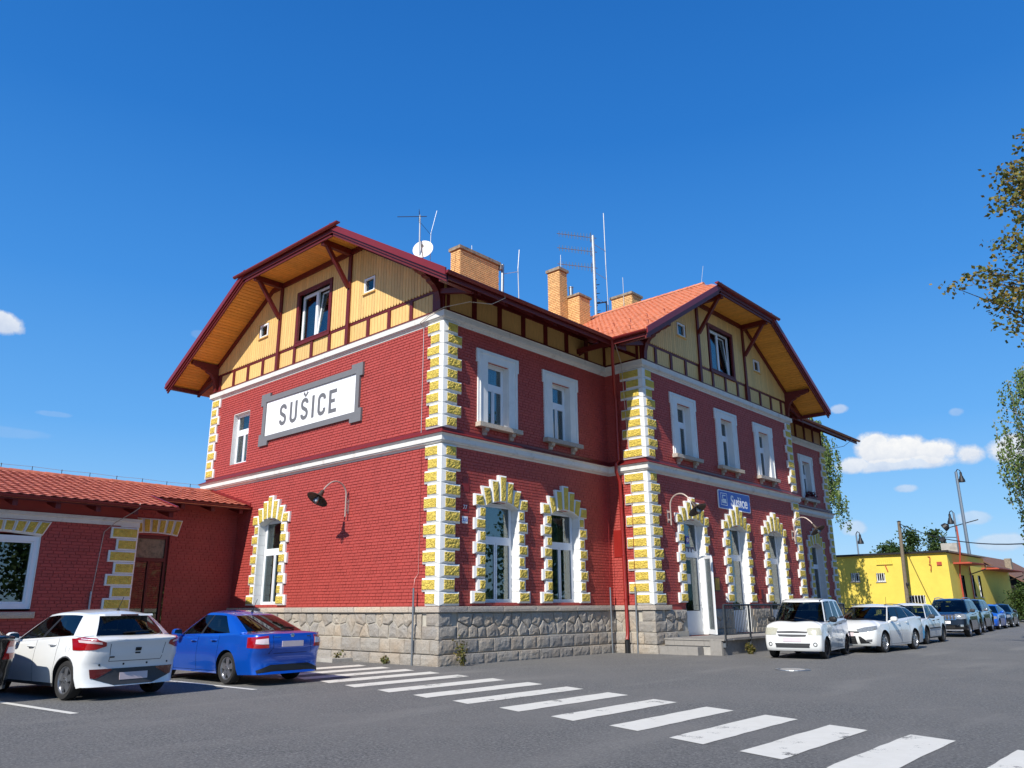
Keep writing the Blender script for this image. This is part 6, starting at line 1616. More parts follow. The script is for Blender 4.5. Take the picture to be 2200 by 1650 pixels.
M['leaf_dark'] = leafmat('dark green leaves', [(44, 66, 30), (58, 80, 36), (72, 90, 40)])
M['bark'] = mat('grey bark', (70, 60, 50), .9, var=.25, scale=6, bscale=12, bdist=.02)
M['barkwhite'] = mat('birch bark', (190, 186, 178), .8, var=.3, scale=5)
rt_ = random.Random(21)
def leaf_quad(v, f, p, s, rng, droop=0.):
    a = rng.uniform(0, 6.28); el = rng.uniform(-.9, .9) if not droop else rng.uniform(-1.5, -.5)
    d = Vector((math.cos(a)*math.cos(el), math.sin(a)*math.cos(el), math.sin(el))); n = Vector((rng.uniform(-1, 1), rng.uniform(-1, 1), rng.uniform(-.3, 1))); x = d.cross(n)
    if x.length < .01: return
    x.normalize(); o = len(v); w = s*.36
    v += [tuple(p), tuple(p+d*s*.5+x*w), tuple(p+d*s), tuple(p+d*s*.5-x*w)]; f.append((o, o+1, o+2, o+3))
def tree(label, x, y, prof, n, leaf, m, bark='bark', group=None, r0=.25, droop=False, name='tree', cl=42, cs=(.55, .38), z0=GZ, bias=None):
    """prof: (height, radius) of the crown"""
    o = thing(name, label, 'tree', (x, y, z0), group); zmin, zmax = prof[0][0], prof[-1][0]; tb = MB(); v, f = [], []
    path = [Vector((x+.12*math.sin(i*1.3), y+.12*math.cos(i*1.7), z0+(zmax*.94-z0)*i/9)) for i in range(10)]
    tb.tube(path, [r0*(1.15-i*.115) for i in range(10)], 9)
    for k in range(n):
        z = zmin+(zmax-zmin)*rt_.random(); R = poly_at(prof, z); a = rt_.uniform(0, 6.283)
        q = R*math.sqrt(rt_.uniform(.12, 1.0))*rt_.uniform(.8, 1.12); c = Vector((x+q*math.cos(a), y+q*math.sin(a), z))
        zs = max(z0+zmin*.55, z-q*rt_.uniform(.3, .75)); i = min(8, max(0, int((zs-z0)/(zmax*.94-z0)*9))); b0 = path[i].lerp(path[i+1], .5)
        if k % 2 == 0:
            md = b0.lerp(c, .55)+Vector((rt_.uniform(-.2, .2), rt_.uniform(-.2, .2), .25)); tb.tube([b0, md, c], [r0*.22, r0*.10, r0*.03], 5, cap=False)
        if droop:
            L = rt_.uniform(.8, 2.6); sx, sy = rt_.uniform(-.25, .25), rt_.uniform(-.25, .25)
            for j in range(cl):
                t = rt_.random(); leaf_quad(v, f, c+Vector((sx*t+rt_.gauss(0, .07), sy*t+rt_.gauss(0, .07), -L*t)), leaf*rt_.uniform(.7, 1.2), rt_, 1)
            tb.tube([c, c+Vector((sx, sy, -L))], .006, 3, cap=False)
        else:
            for j in range(cl):
                p = c+Vector((rt_.gauss(0, cs[0]*.5), rt_.gauss(0, cs[0]*.5), rt_.gauss(0, cs[1]*.5))); leaf_quad(v, f, p, leaf*rt_.uniform(.7, 1.25), rt_)
    obj('trunk', tb, bark, o, smooth=True, recalc=False); cm = MB(); cm.v, cm.f, cm.m = v, f, [0]*len(f); obj('crown', cm, m, o, recalc=False)
    return o
tree('large olive brown linden reaching in from the right edge', 15.3, 13.5, [(9.2, 2.0), (10.4, 3.3), (11.6, 3.9), (12.6, 3.0), (13.6, 1.7), (14.5, 2.2), (16.0, 1.6), (17, .3)], 400, .16, 'leaf_linden', r0=.28, cl=44, cs=(.5, .3))
tree('green birch with hanging twigs below the linden at the right edge', 12.2, 22.0, [(5.6, 1.5), (7, 2.0), (9, 1.9), (10.6, 1.2), (11.5, .3)], 300, .12, 'leaf_birch', 'barkwhite', droop=True, cl=60, r0=.14)
tree('drooping birch behind the far corner of the station', -6.2, 44.5, [(9.0, 2.2), (11, 2.4), (13.0, 2.0), (14.8, 1.2), (16, .3)], 260, .17, 'leaf_birch', 'barkwhite', droop=True, cl=60, r0=.16)
for (x, y, pr, n_, lb) in ((-13.6, 85, [(3, 1.4), (5.5, 2.0), (7.4, 1.4), (8.3, .4)], 110, 'round dark tree showing above the yellow building roof'), (-11.2, 85, [(2, .5), (6, .9), (8.5, .7), (9.8, .15)], 60, 'slender young poplar left above the yellow building'), (-8.9, 86, [(2, .6), (6, 1.0), (8.3, .8), (9.4, .2)], 70, 'slender young poplar next to the lamp masts')):
    tree(lb, x, y, pr, n_, .3, 'leaf_dark', group='trees behind the yellow building', r0=.12, cl=40, cs=(.8, .6))
tree('rounded green bush beside the dark shed', 3.3, 66, [(.2, 1.8), (1.2, 2.1), (2.2, 1.6), (2.9, .4)], 160, .2, 'leaf_dark', name='bush', r0=.06, cl=50, cs=(.7, .5))
for (x, y, s) in ((31, 6, 1.0), (34, 14, 1.2), (30, 24, .95), (27, 36, 1.1), (36, -4, 1.1)):  # out-of-view trees added to darken reflections in car paint and glass
    tree({31: 'unseen leafy tree added for reflections across the road nearest the crossing', 34: 'unseen tall leafy tree added for reflections across the road', 30: 'unseen leafy tree added for reflections opposite the wing', 27: 'unseen farther leafy tree added for reflections across the road', 36: 'unseen leafy tree added for reflections at the near end'}[x], x, y, [(2.5*s, 2.4*s), (5*s, 3.4*s), (8*s, 2.6*s), (10*s, .5)], 150, .42, 'leaf_dark', group='unseen trees added for reflections', cl=34, cs=(1.3, 1.0), r0=.22)
tree('dark conifer beyond the annex seen through its glazed door', -25.5, 3.2, [(.5, 2.6), (2, 2.0), (3.4, 1.1), (4.4, .2)], 150, .35, 'leaf_dark', r0=.16, cl=40, cs=(.9, .5))
ws = solo('white_shed', 'small white shed beyond the annex door', 'shed', MB(), 'white'); mb = MB(); mb.box(-36, -33, 2, 9, GZ, 2.6); mb.prism([(2, 2.605), (9, 2.605), (5.5, 4.2)], 33, 36, F=Fr((0, 0, 0), (0, 1, 0), (-1, 0, 0))); ws.data = mesh_of('white_shed', mb, ['white'])
# distant wooded skyline
M['far'] = leafmat('distant woods', [(52, 72, 44), (66, 84, 50), (80, 96, 58)])
v, f = [], []; rf = random.Random(4)
for k in range(26000):
    a = rf.uniform(-2.6, 2.6); R = rf.uniform(190, 260); h = 3.2+1.8*math.sin(a*9)+1.2*math.sin(a*23+1)+.8*math.sin(a*51); p = Vector((math.sin(a)*R-0, math.cos(a)*R, GZ+rf.random()**.8*max(1.2, h)*1.2)); leaf_quad(v, f, p, 2.4, rf)
cm = MB(); cm.v, cm.f, cm.m = v, f, [0]*len(f); wd = obj('distant_woods', cm, 'far', kind='stuff', recalc=False); wd['label'] = 'distant low band of woods along the horizon'
# weeds at the plinth corner, grass tufts at the landing
M['weed'] = leafmat('dry weed', [(86, 96, 44), (120, 104, 56), (70, 88, 40)])
def weed(label, x, y, n, h, spread, cat='plant', name='weed'):
    o = thing(name, label, cat, (x, y, GZ)); mb = MB(); v, f = [], []; r_ = random.Random(int(x*100))
    for i in range(n):
        tip = Vector((x+r_.uniform(-spread, spread), y+r_.uniform(-spread, spread), GZ+h*r_.uniform(.4, 1))); b0 = Vector((x+r_.uniform(-.08, .08), y+r_.uniform(-.05, .05), GZ)); mb.tube([b0, b0.lerp(tip, .5)+Vector((0, 0, .06)), tip], [.006, .005, .002], 4, cap=False)
        for j in range(9): leaf_quad(v, f, b0.lerp(tip, r_.uniform(.2, 1)), .08, r_)
    obj('stem', mb, 'weed', o, recalc=False); cm = MB(); cm.v, cm.f, cm.m = v, f, [0]*len(f); obj('leaves', cm, 'weed', o, recalc=False)
weed('dry leafy weed growing at the corner of the granite plinth', .42, .52, 16, .85, .28); weed('small weed at the foot of the gable plinth', -4.1, -.42, 8, .4, .2); weed('green grass tuft at the foot of the landing', 4.25, 10.0, 30, .38, .16); weed('tiny tuft beside the corner conductor pipe', -1.9, -.3, 6, .22, .15)
# flower box on the far upper window
fb = thing('flower_box', 'flower box with dark red blooms on the far upper window sill', 'flower box', (0, 27.12, 7.0)); mb = MB(Fright); mb.box(26.5, 27.74, .03, .2, 6.99, 7.14); obj('box', mb, 'wood', fb)
M['bloom'] = leafmat('dark red blooms', [(120, 20, 44), (90, 14, 34), (60, 70, 34)]); v, f = [], []
for i in range(160): leaf_quad(v, f, Fright(rf.uniform(26.5, 27.74), rf.uniform(.02, .25), rf.uniform(7.1, 7.36)), .11, rf)
cm = MB(); cm.v, cm.f, cm.m = v, f, [0]*len(f); obj('blooms', cm, 'bloom', fb, recalc=False)
def plate(q, x, z, front, m='signwhite', w=.52, h=.11):
    D = (-1, 0, 0) if front else (1, 0, 0); return q['patch']('number_plate', [(x, -w/2, z+h/2), (x, w/2, z+h/2)], [(x, -w/2, z-h/2), (x, w/2, z-h/2)], m, D, off=.014, rows_=1, sub=3)
def antenna(q, x, L=.22, lean=-.14):
    z = q['ztop'](x); mb = MB(); mb.lathe([(.03, 0), (.022, .03), (.008, .04)], (x, 0, z+.012), n=10); mb.tube([(x, 0, z+.03), (x+lean, 0, z+.03+L)], .006, 5); obj('antenna', mb, 'black', q['root'])
def wiper(q, pts, D, m='black'):
    mb = MB(); P_ = []
    for p in pts: h, nn = q['hit'](p, D); nn = nn if nn.dot(Vector(D)) < 0 else -nn; P_.append(h+nn*.02)
    mb.tube(P_, .011, 5); obj('wiper', mb, m, q['root'])
def grille(q, x, z0, z1, w, m='black', bars=4, D=(-1, 0, 0), taper=.92, name='grille'):
    g = q['patch'](name, [(x, -w/2, z1), (x, w/2, z1)], [(x, -w/2*taper, z0), (x, w/2*taper, z0)], m, D, off=.006, rows_=3, sub=6)
    for i in range(bars):
        z = z0+(z1-z0)*(i+.5)/bars; q['patch']('grille_bar', [(x, -w/2*.95, z+.008), (x, w/2*.95, z+.008)], [(x, -w/2*.95, z-.008), (x, w/2*.95, z-.008)], 'gplastic', D, off=.016, rows_=1, sub=6, parent=g)
    return g
# white hatchback, seen from behind
def d_hatch(q):
    R = q['xR']; p, b = q['patch'], q['both']
    tl = b('taillight', [(R+.62, .80, .985), (R+.32, .76, 1.0), (R+.12, .60, .985), (R+.08, .44, .93)], [(R+.50, .82, .80), (R+.28, .80, .80), (R+.10, .62, .815), (R+.06, .46, .87)], 'taillight', (.75, -.66, 0), off=.012, rows_=6)
    b('reverse_light', [(R+.42, .78, .965), (R+.14, .62, .955), (R+.1, .50, .93)], [(R+.36, .79, .925), (R+.12, .63, .915), (R+.1, .50, .90)], 'reverse', (.75, -.66, 0), off=.018, rows_=2)
    bi = p('bumper_insert', [(R, -.72, .50), (R, -.3, .50), (R, .3, .50), (R, .72, .50)], [(R, -.66, .34), (R, -.34, .235), (R, .34, .235), (R, .66, .34)], 'gplastic', (1, 0, 0), off=.008, rows_=4)
    b('reflector', [(R+.1, .73, .50), (R, .62, .50), (R, .40, .50)], [(R+.1, .70, .36), (R, .64, .35), (R, .40, .475)], 'taillight2', (.93, -.36, 0), off=.013, rows_=3)
    plate(q, R, .37, False, 'reverse', .50, .12)
    p('badge', [(R, -.05, .83), (R, .05, .83)], [(R, -.05, .775), (R, .05, .775)], 'black', (1, 0, 0), off=.012, rows_=2); p('tailgate_handle', [(R, -.045, .755), (R, .045, .755)], [(R, -.045, .73), (R, .045, .73)], 'black', (1, 0, 0), off=.01, rows_=1)
    F_ = Fr((R, 0, 0), (0, -1, 0), (-1, 0, 0))
    t_ = text('lettering', 'KIA', F_, 0, .803, -.098+.014, .045, 'signwhite', q['root'])
    p('badge', [(R, .40, .70), (R, .48, .70)], [(R, .40, .682), (R, .48, .682)], 'black', (1, 0, 0), off=.01, rows_=1)
    for y in (-.62, -.22, .2, .6):
        h, nn = q['hit']((R, y, .565), (1, 0, 0)); nn = nn if nn.x < 0 else -nn; mb = MB(); mb.lathe([(0, .006), (.017, .006), (.017, -.004)], h, nn, 10); obj('parking_sensor', mb, 'black', q['root'])
    z = q['ztop'](R+.52); mb = MB(); mb.hexa([Vector((x, y, zz)) for zz, x0, x1 in ((z-.045, R+.34, R+.5), (z-.012, R+.36, R+.56)) for y in (-.44, .44) for x in (x0, x1)]); obj('spoiler', mb, q['S']['paint'], q['root'])
    mb = MB(); mb.box(R+.335, R+.345, -.16, .16, z-.042, z-.018); obj('brake_light', mb, 'taillight2', q['root'])
    wiper(q, [(R+.2, -.03, 1.07), (R+.2, .2, 1.06), (R+.2, -.36, 1.09)], (1, 0, 0)); antenna(q, R+.75)
    b('gap_line', [(R+.04, .50, .90), (R+.04, .47, .62)], [(R+.04, .492, .90), (R+.04, .462, .62)], 'gap', (1, 0, 0), off=.002, rows_=1); p('gap_line', [(R, -.465, .622), (R, .465, .622)], [(R, -.465, .614), (R, .465, .614)], 'gap', (1, 0, 0), off=.002, rows_=1)
    # fuel flap
    h, nn = q['hit']((q['S']['axr']+.02, .3, .83), (0, -1, 0)); mb = MB(); nn = nn if nn.y > 0 else -nn; mb.lathe([(.068, .001), (.072, .002), (.072, -.002)], h, nn, 18); obj('fuel_flap', mb, 'gap', q['root'])
KIA = dict(xF=2.115, xR=-1.935, W=1.72, H=1.455, axf=1.285, axr=-1.285, rw=.315, tw=.2, front=[(.15, -.14), (.25, -.05), (.38, 0), (.5, -.0), (.62, -.04), (.74, -.12), (.8, -.22)],
    rear=[(.15, .08), (.28, .02), (.45, 0), (.58, .0), (.66, .05), (.8, .07), (.95, .12), (1.1, .2)], belt=[(-1.95, .97), (-1.3, 1.0), (-.6, .965), (.3, .915), (.9, .88), (1.4, .86), (1.8, .80), (2.2, .72)],
    rxf=.30, rxr=.30, pf=.62, pr=.62, doors=(.80, -.12, -.90), xA=.70, xC=-1.06, xE=-1.30, extra=[-1.30, -1.2], gh=dict(fb=(1.20, .76), ft=(.25, .02), rb=(-1.84, -1.60), rt=(-1.50, -1.28), w0=.80, w1=.575, zf=.965, zr=1.03,
    roof=[(-1.7, 1.34), (-1.3, 1.415), (-.7, 1.455), (-.2, 1.445), (.2, 1.39), (.6, 1.26)]), rp=4, rim='five', bf=7, br=5, clad=2, detail=d_hatch, rg0=17, crown=.09)
WHITE = carpaint('white car paint', (222, 223, 220), 0., .3)
KIA['paint'] = WHITE
GZc = GZ+.004
def place(fn, x, y, ang): return (x, y, GZc), rad(ang)

# blue liftback, seen from behind
def d_lift(q):
    R = q['xR']; p, b = q['patch'], q['both']
    b('taillight', [(R+.34, .80, .93), (R+.12, .66, .95), (R+.06, .50, .97)], [(R+.30, .83, .735), (R+.12, .68, .725), (R+.06, .47, .73)], 'taillight', (.8, -.6, 0), off=.012, rows_=6)
    b('reverse_light', [(R+.18, .70, .89), (R+.1, .60, .90), (R+.06, .50, .91)], [(R+.16, .72, .81), (R+.1, .6, .80), (R+.06, .485, .80)], 'reverse', (.8, -.6, 0), off=.018, rows_=3)
    plate(q, R, .80, False, 'reverse')
    p('bumper_insert', [(R+.05, -.74, .30), (R, -.45, .40), (R, .45, .40), (R+.05, .74, .30)], [(R+.05, -.72, .22), (R, -.45, .215), (R, .45, .215), (R+.05, .72, .22)], 'black', (1, 0, 0), off=.008, rows_=3)
    h, nn = q['hit']((R, 0, .965), (1, 0, 0)); nn = nn if nn.x < 0 else -nn; mb = MB(); mb.lathe([(0, .006), (.03, .008), (.042, .004), (.044, -.004)], h, nn, 18); obj('badge', mb, 'chrome', q['root'], smooth=True)
    p('badge', [(R, .30, .945), (R, .44, .945)], [(R, .30, .93), (R, .44, .93)], 'chrome', (1, 0, 0), off=.009, rows_=1); p('badge', [(R, -.46, .945), (R, -.36, .945)], [(R, -.46, .93), (R, -.36, .93)], 'chrome', (1, 0, 0), off=.009, rows_=1)
    p('gap_line', [(R, -.52, .622), (R, .52, .622)], [(R, -.52, .614), (R, .52, .614)], 'gap', (1, 0, 0), off=.002, rows_=1); b('gap_line', [(R+.06, .462, .97), (R+.05, .455, .73), (R, .525, .62)], [(R+.06, .455, .97), (R+.05, .448, .73), (R, .518, .62)], 'gap', (1, 0, 0), off=.002, rows_=1)
    wiper(q, [(R+.45, -.05, 1.10), (R+.45, -.40, 1.11)], (.8, 0, -.6)); antenna(q, R+1.5, .25, -.02 if 0 else -.16)
SKO = dict(xF=2.16, xR=-2.30, W=1.706, H=1.46, axf=1.3, axr=-1.3, rw=.315, tw=.2, front=[(.15, -.12), (.3, -.02), (.45, 0), (.6, -.03), (.74, -.1), (.85, -.22)], rear=[(.15, .1), (.28, .03), (.45, 0), (.6, .01), (.68, .06), (.85, .075), (.98, .04), (1.05, .06)],
    belt=[(-2.3, 1.0), (-1.6, .985), (-.8, .955), (.3, .925), (.9, .89), (1.5, .85), (1.9, .79), (2.2, .73)], rxf=.34, rxr=.40, pr=.55, doors=(.85, -.10, -.92), xA=.74, xC=-1.20, xE=-1.56, extra=[-1.56, -1.45], shelf=True,
    gh=dict(fb=(1.18, .76), ft=(.28, .05), rb=(-2.0, -1.66), rt=(-.98, -.80), w0=.79, w1=.55, zf=.965, zr=1.045, roof=[(-1.3, 1.32), (-.9, 1.405), (-.3, 1.455), (.1, 1.45), (.4, 1.38), (.6, 1.3)]), rim='five', bf=7, br=5, detail=d_lift, rg0=17, deckc=.25, crown=.08)
SKO['paint'] = carpaint('blue metallic paint', (10, 82, 186), .35, .28)
# small white minivan, seen from the front
def d_van(q):
    X = q['xF']; p, b = q['patch'], q['both']
    b('headlight', [(X, .46, .83), (X-.03, .62, .855), (X-.2, .76, .845)], [(X, .48, .655), (X-.03, .64, .645), (X-.2, .775, .66)], 'headold', (-.86, -.5, 0), off=.01, rows_=5)
    g = p('grille', [(X, -.44, .75), (X, 0, .765), (X, .44, .75)], [(X, -.38, .61), (X, 0, .60), (X, .38, .61)], 'gplastic', (-1, 0, 0), off=.006, rows_=3); p('grille_bar', [(X, -.42, .695), (X, .42, .695)], [(X, -.42, .665), (X, .42, .665)], q['S']['paint'], (-1, 0, 0), off=.016, rows_=1, parent=g)
    plate(q, X, .525, True, 'reverse'); grille(q, X, .31, .43, 1.0, 'gplastic', 3, taper=.9)
    for s in (1, -1):
        h, nn = q['hit']((X, s*.63, .40), (-1, 0, 0)); nn = nn if nn.x > 0 else -nn; mb = MB(); mb.lathe([(.055, -.01), (.058, .006), (.045, .006), (.03, -.004), (0, -.002)], h, nn, 16); obj('fog_light', mb, 'gplastic', q['root'], smooth=True)
    wiper(q, [(X-.62, .5, 1.05), (X-.66, -.05, 1.12)], (-.7, 0, -.7)); wiper(q, [(X-.6, -.05, 1.05), (X-.66, -.55, 1.12)], (-.7, 0, -.7))
    b('door_strip', [(.7, .8, .58), (-.8, .8, .60)], [(.7, .8, .555), (-.8, .8, .575)], q['S']['paint'], (0, -1, 0), off=.012, rows_=1); b('side_indicator', [(.93, .8, .74), (.86, .8, .75)], [(.93, .8, .70), (.86, .8, .71)], 'gplastic', (0, -1, 0), off=.008, rows_=1)
    for s in (-1, 1): mb = MB(); mb.tube([(x, s*.545, q['ztop'](x)-.028) for x in (.5, .2, -.4, -1.0, -1.4)], .012, 5); obj('roof_rail', mb, 'black', q['root'])
SUZ = dict(xF=1.78, xR=-1.72, W=1.62, H=1.68, axf=1.18, axr=-1.18, rw=.285, tw=.17, front=[(.15, -.10), (.28, -.01), (.4, 0), (.55, -.015), (.7, -.05), (.85, -.12), (.95, -.2)], rear=[(.15, .06), (.3, 0), (.55, .02), (.9, .05), (1.1, .1)],
    belt=[(-1.75, 1.04), (-.5, 1.02), (.4, .985), (.9, .96), (1.3, .94), (1.78, .885)], wz=[(.15, .95), (.3, .98), (.55, 1.0), (.75, .99), (1.0, .955), (1.2, .93)], rxf=.22, rxr=.25, pf=.5, pr=.55, doors=(.74, -.14, -.82), xA=.70, xC=-.74, qwin=[-.88, -1.32], qblack=False, sill=.2,
    gh=dict(fb=(1.22, .84), ft=(.62, .36), rb=(-1.68, -1.46), rt=(-1.50, -1.32), w0=.755, w1=.60, zf=1.0, zr=1.06, roof=[(-1.6, 1.6), (-1.2, 1.655), (-.4, 1.68), (.3, 1.66), (.65, 1.60), (.9, 1.5)], drop=.04), rim='steel', bf=7, br=5, detail=d_van, mirm='black', handm='gplastic', pillm=WHITE, crown=.12, rg0=17, steer=.0)
SUZ['paint'] = WHITE
# front of ordinary cars
def d_front(kind):
    def f(q):
        X = q['xF']; p, b = q['patch'], q['both']; W = q['W']; S = q['S']; zt = S['zl']
        if kind == 'wagon':
            b('headlight', [(X, .40, zt-.02), (X-.1, .62, zt+.04), (X-.42, W*.95, zt+.09)], [(X, .42, zt-.11), (X-.1, .64, zt-.10), (X-.36, W*.97, zt-.01)], 'headlight', (-.8, -.6, 0), off=.01, rows_=4)
            grille(q, X, zt-.13, zt-.075, .86, 'gplastic', 1, taper=.97); grille(q, X, .28, .52, .62, 'black', 4, taper=1.12)
            b('air_intake', [(X, .40, .51), (X-.04, .46, .51)], [(X, .44, .30), (X-.1, .74, .31)], 'black', (-1, 0, 0), off=.008, rows_=3); b('fog_light', [(X, .66, .42), (X-.1, .80, .43)], [(X, .64, .36), (X-.1, .78, .36)], 'chrome', (-.9, -.44, 0), off=.012, rows_=2)
            plate(q, X, .57, True, 'reverse'); antenna(q, -1.45, .28, -.05)
            for s in (-1, 1): mb = MB(); mb.tube([(x, s*.56, q['ztop'](x)+.01) for x in (.15, 0, -.5, -1.1, -1.6)], .014, 6); obj('roof_rail', mb, 'rail', q['root'])
            wiper(q, [(X-.85, .5, 1.05), (X-.95, -.1, 1.1)], (-.7, 0, -.7)); wiper(q, [(X-.85, -.1, 1.05), (X-.95, -.62, 1.1)], (-.7, 0, -.7))
        elif kind == 'jeep':
            g = p('grille', [(X, -.52, zt+.12), (X, .52, zt+.12)], [(X, -.50, zt-.13), (X, .50, zt-.13)], 'chrome', (-1, 0, 0), off=.012, rows_=3)
            for i in range(7): y = -.42+.14*i; p('grille_slot', [(X, y-.045, zt+.09), (X, y+.045, zt+.09)], [(X, y-.045, zt-.11), (X, y+.045, zt-.11)], 'black', (-1, 0, 0), off=.02, rows_=2, sub=3, parent=g)
            b('headlight', [(X, .53, zt+.12), (X-.06, .72, zt+.13), (X-.25, .90, zt+.12)], [(X, .53, zt-.08), (X-.06, .72, zt-.10), (X-.25, .91, zt-.07)], 'headlight', (-.88, -.47, 0), off=.014, rows_=4)
            plate(q, X, zt-.24, True, 'signwhite', .52, .12); F_ = Fr((X, 0, 0), (0, 1, 0), (1, 0, 0)); h, nn = q['hit']((X, 0, zt-.24), (-1, 0, 0)); text('numerals', '0345', F_, 0, zt-.24, h.x-X+.017, .12, 'black', q['root'])
            b('fog_light', [(X, .66, .56), (X-.03, .78, .56)], [(X, .66, .46), (X-.03, .78, .46)], 'headlight', (-.95, -.3, 0), off=.01, rows_=3); p('skid_strip', [(X, -.75, .36), (X, .75, .36)], [(X, -.72, .28), (X, .72, .28)], 'alloy', (-1, 0, 0), off=.012, rows_=2); grille(q, X, .40, .52, .9, 'gap', 2)
            for s in (-1, 1): mb = MB(); mb.tube([(x, s*.60, q['ztop'](x)+(.0 if x in (.45, -1.95) else .05)) for x in (.45, .35, -.5, -1.85, -1.95)], .02, 6); obj('roof_rail', mb, 'alloy', q['root'])
        else:
            b('headlight', [(X, .46, zt+.02), (X-.05, .60, zt+.05), (X-.28, W*.93, zt+.07)], [(X, .48, zt-.11), (X-.05, .62, zt-.12), (X-.25, W*.95, zt-.07)], 'headlight', (-.82, -.57, 0), off=.01, rows_=4)
            grille(q, X, zt-.12, zt-.01, .8, 'black', 2); grille(q, X, .26, .38, .9, 'black', 2); plate(q, X, .46, True, 'reverse')
            b('fog_light', [(X, .60, .36), (X-.04, .72, .36)], [(X, .60, .29), (X-.04, .72, .29)], 'headlight', (-.95, -.3, 0), off=.01, rows_=2); wiper(q, [(X-.85, .45, 1.05), (X-.95, -.1, 1.1)], (-.7, 0, -.7))
            if S.get('strip'): b('door_strip', [(.8, .9, .60), (-.85, .9, .61)], [(.8, .9, .55), (-.85, .9, .56)], 'gplastic', (0, -1, 0), off=.014, rows_=1)
            if S.get('wingm'): b('wing_wrap', [(S['axf']+.40, .9, .66), (X-.30, .86, .66), (X-.02, .5, .62)], [(S['axf']+.40, .9, .24), (X-.34, .86, .24), (X-.06, .5, .24)], S['wingm'], (-.55, -.83, 0), off=.006, rows_=4, depth=.0)
            antenna(q, .1, .2)
    return f
FORD = dict(xF=2.2, xR=-2.32, W=1.82, H=1.5, axf=1.325, axr=-1.325, rw=.325, tw=.215, zl=.74, front=[(.15, -.14), (.28, -.03), (.42, 0), (.58, -.02), (.7, -.07), (.8, -.16), (.9, -.3)], rear=[(.15, .08), (.3, .0), (.55, .0), (.65, .05), (.95, .1), (1.1, .16)],
    belt=[(-2.3, 1.07), (-1.4, 1.045), (-.6, 1.0), (.3, .955), (.9, .915), (1.5, .87), (1.9, .80), (2.2, .74)], rxf=.40, rxr=.36, pf=.62, doors=(.86, -.14, -.93), xA=.74, xC=-.98, qwin=[-1.05, -1.66], gh=dict(fb=(1.28, .78), ft=(.26, .02), rb=(-2.12, -1.86), rt=(-1.82, -1.60), w0=.835, w1=.60, zf=1.0, zr=1.08,
    roof=[(-1.9, 1.38), (-1.4, 1.45), (-.6, 1.495), (0, 1.49), (.3, 1.44), (.6, 1.34)]), rim='ten', bf=8, br=5, detail=d_front('wagon'), crown=.09, rg0=17)
FORD['paint'] = WHITE
LOG = dict(xF=2.08, xR=-1.95, W=1.74, H=1.53, axf=1.29, axr=-1.29, rw=.32, tw=.19, zl=.80, front=[(.15, -.1), (.3, -.01), (.45, 0), (.6, -.02), (.75, -.06), (.88, -.14)], rear=[(.15, .06), (.3, 0), (.55, .0), (.7, .05), (1.0, .1)],
    belt=[(-1.95, 1.0), (-.6, .97), (.3, .945), (.9, .92), (1.4, .90), (2.1, .82)], rxf=.30, rxr=.28, doors=(.82, -.12, -.90), xA=.74, xC=-1.02, xE=-1.35, extra=[-1.35], gh=dict(fb=(1.28, .82), ft=(.42, .16), rb=(-1.8, -1.58), rt=(-1.5, -1.3), w0=.80, w1=.585, zf=.99, zr=1.03,
    roof=[(-1.6, 1.44), (-1.0, 1.51), (-.3, 1.53), (.2, 1.515), (.5, 1.45), (.7, 1.36)]), rim='six', rimm='gplastic', bf=8, br=5, clad=3, strip=True, handm='black', mirm='gplastic', detail=d_front('plain'), pillm=WHITE, crown=.09, rg0=17)
LOG['paint'] = WHITE; LOG['bumperm'] = carpaint('light blue wrap', (70, 172, 226), 0, .35); LOG['wingm'] = LOG['bumperm']
JEEP = dict(xF=2.2, xR=-2.5, W=1.86, H=1.74, axf=1.39, axr=-1.39, rw=.375, tw=.24, zl=.90, sill=.3, front=[(.2, -.14), (.35, -.02), (.5, 0), (.7, -.03), (.9, -.06), (1.05, -.12)], rear=[(.2, .06), (.4, 0), (.6, .0), (.75, .06), (1.1, .1)], belt=[(-2.5, 1.13), (-.6, 1.11), (.5, 1.08), (1.2, 1.07), (2.2, 1.01)],
    wz=[(.2, .95), (.4, .99), (.65, 1.0), (.9, .985), (1.1, .95)], rxf=.30, rxr=.34, pf=.5, pr=.5, flare=.035, doors=(.86, -.16, -.93), xA=.84, xC=-.98, qwin=[-1.08, -1.9], gh=dict(fb=(1.28, .93), ft=(.58, .36), rb=(-2.36, -2.14), rt=(-2.06, -1.9), w0=.855, w1=.675, zf=1.12, zr=1.16,
    roof=[(-2.2, 1.66), (-1.5, 1.72), (-.5, 1.74), (.3, 1.72), (.6, 1.66), (.85, 1.55)], drop=.04), rim='five', bf=8, br=5, detail=d_front('jeep'), crown=.07, rg0=17)
BLACKP = carpaint('black car paint', (15, 16, 19), .2, .22); JEEP['paint'] = BLACKP; JEEP['mirm'] = 'gplastic'
SUV = dict(JEEP); SUV.update(xF=2.15, xR=-2.4, H=1.68, zl=.88, detail=d_front('plain'), mirm='alloy', rim='six')
HAT = dict(KIA); HAT.update(detail=d_front('plain'), zl=.70, paint=carpaint('bright blue paint', (22, 92, 196), .2, .28), clad=0)
SED = dict(SKO); SED.update(detail=d_front('plain'), zl=.72, paint=carpaint('dark olive black paint', (26, 27, 26), .3, .25), rim='ten')
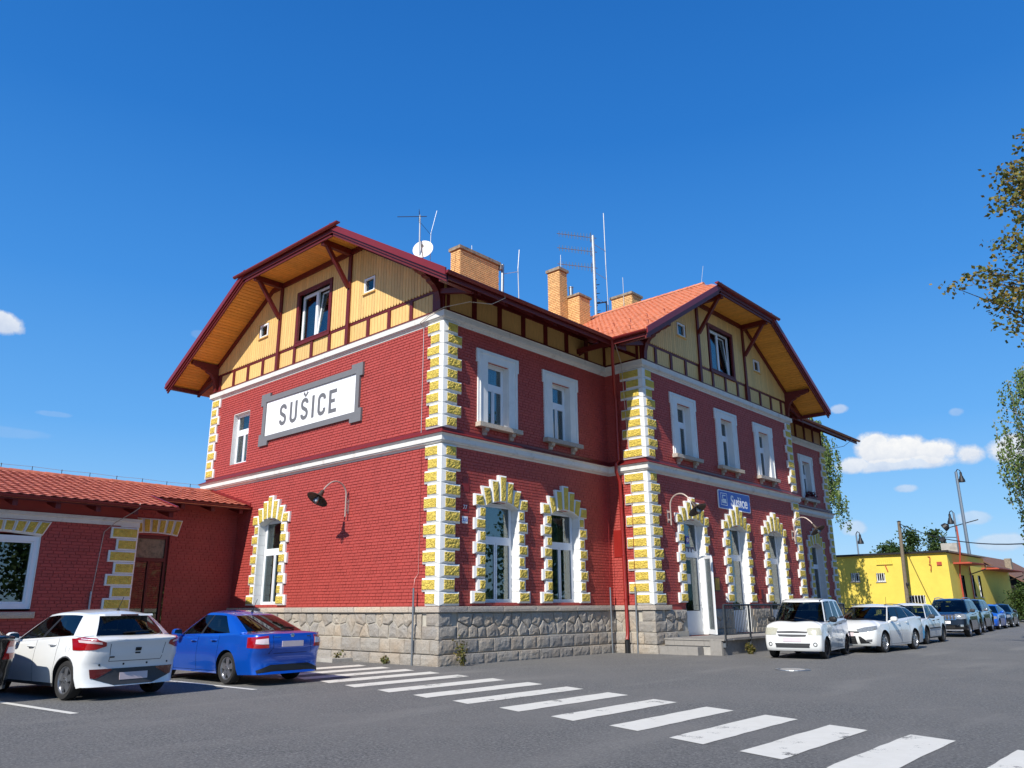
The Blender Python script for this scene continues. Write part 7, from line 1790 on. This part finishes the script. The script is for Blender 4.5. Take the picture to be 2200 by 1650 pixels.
def d_blackrear(q):
    R = q['xR']; b = q['both']
    b('taillight', [(R+.34, .85, 1.0), (R+.12, .72, 1.0), (R+.1, .60, 1.0)], [(R+.30, .86, .72), (R+.12, .74, .70), (R+.1, .56, .70)], 'taillight', (.8, -.6, 0), off=.014, rows_=6)
    b('reverse_light', [(R+.26, .80, .90), (R+.1, .62, .90)], [(R+.26, .80, .80), (R+.1, .60, .80)], 'reverse', (.8, -.6, 0), off=.02, rows_=3); plate(q, R, .78, False)
    q['patch']('chrome_strip', [(R, -.6, .30), (R, .6, .30)], [(R, -.6, .285), (R, .6, .285)], 'chrome', (1, 0, 0), off=.012, rows_=1); antenna(q, R+.7)
OCT = dict(FORD); OCT.update(detail=d_blackrear, paint=BLACKP, rim='five')
CARS = [
 (KIA, 'white hatchback parked rear out left of the blue car', (-.74, -8.98), 187, 1.06, 'cars parked by the annex'),
 (SKO, 'metallic blue liftback parked rear out next to the zebra crossing', (-1.12, -5.56), 183, 1.03, 'cars parked by the annex'),
 (OCT, 'black estate car cut by the left edge of the view', (-2.0, -11.50), 185, 1.03, 'cars parked by the annex'),
 (SUZ, 'small white tall minivan with rusty steel wheels at the landing', (6.15, 10.25), -83, 1.04, 'cars parked in a row along the station'),
 (FORD, 'white estate car with silver wheels behind the white minivan', (6.62, 14.75), -93.5, 1.03, 'cars parked in a row along the station'),
 (LOG, 'white hatchback with light blue front corner before the black off-roader', (6.0, 21.4), -88.5, 1.03, 'cars parked in a row along the station'),
 (JEEP, 'black off-road car with chrome slotted grille', (5.45, 30.2), -86, 1.03, 'cars parked in a row along the station'),
 (SUV, 'black sport utility car right behind the chrome grilled one', (4.65, 36.8), -86, 1.03, 'cars parked in a row along the station'),
 (HAT, 'bright blue hatchback near the end of the row', (4.2, 43.2), -87, 1.03, 'cars parked in a row along the station'),
 (SED, 'dark sedan last in the row of parked cars', (3.9, 48.6), -86, 1.03, 'cars parked in a row along the station')]
for S_, lb, (x, y), an, sc, gr in CARS: car('parked_car', lb, gr, (x, y, GZc), rad(an), sc, S_)
texts_to_meshes()
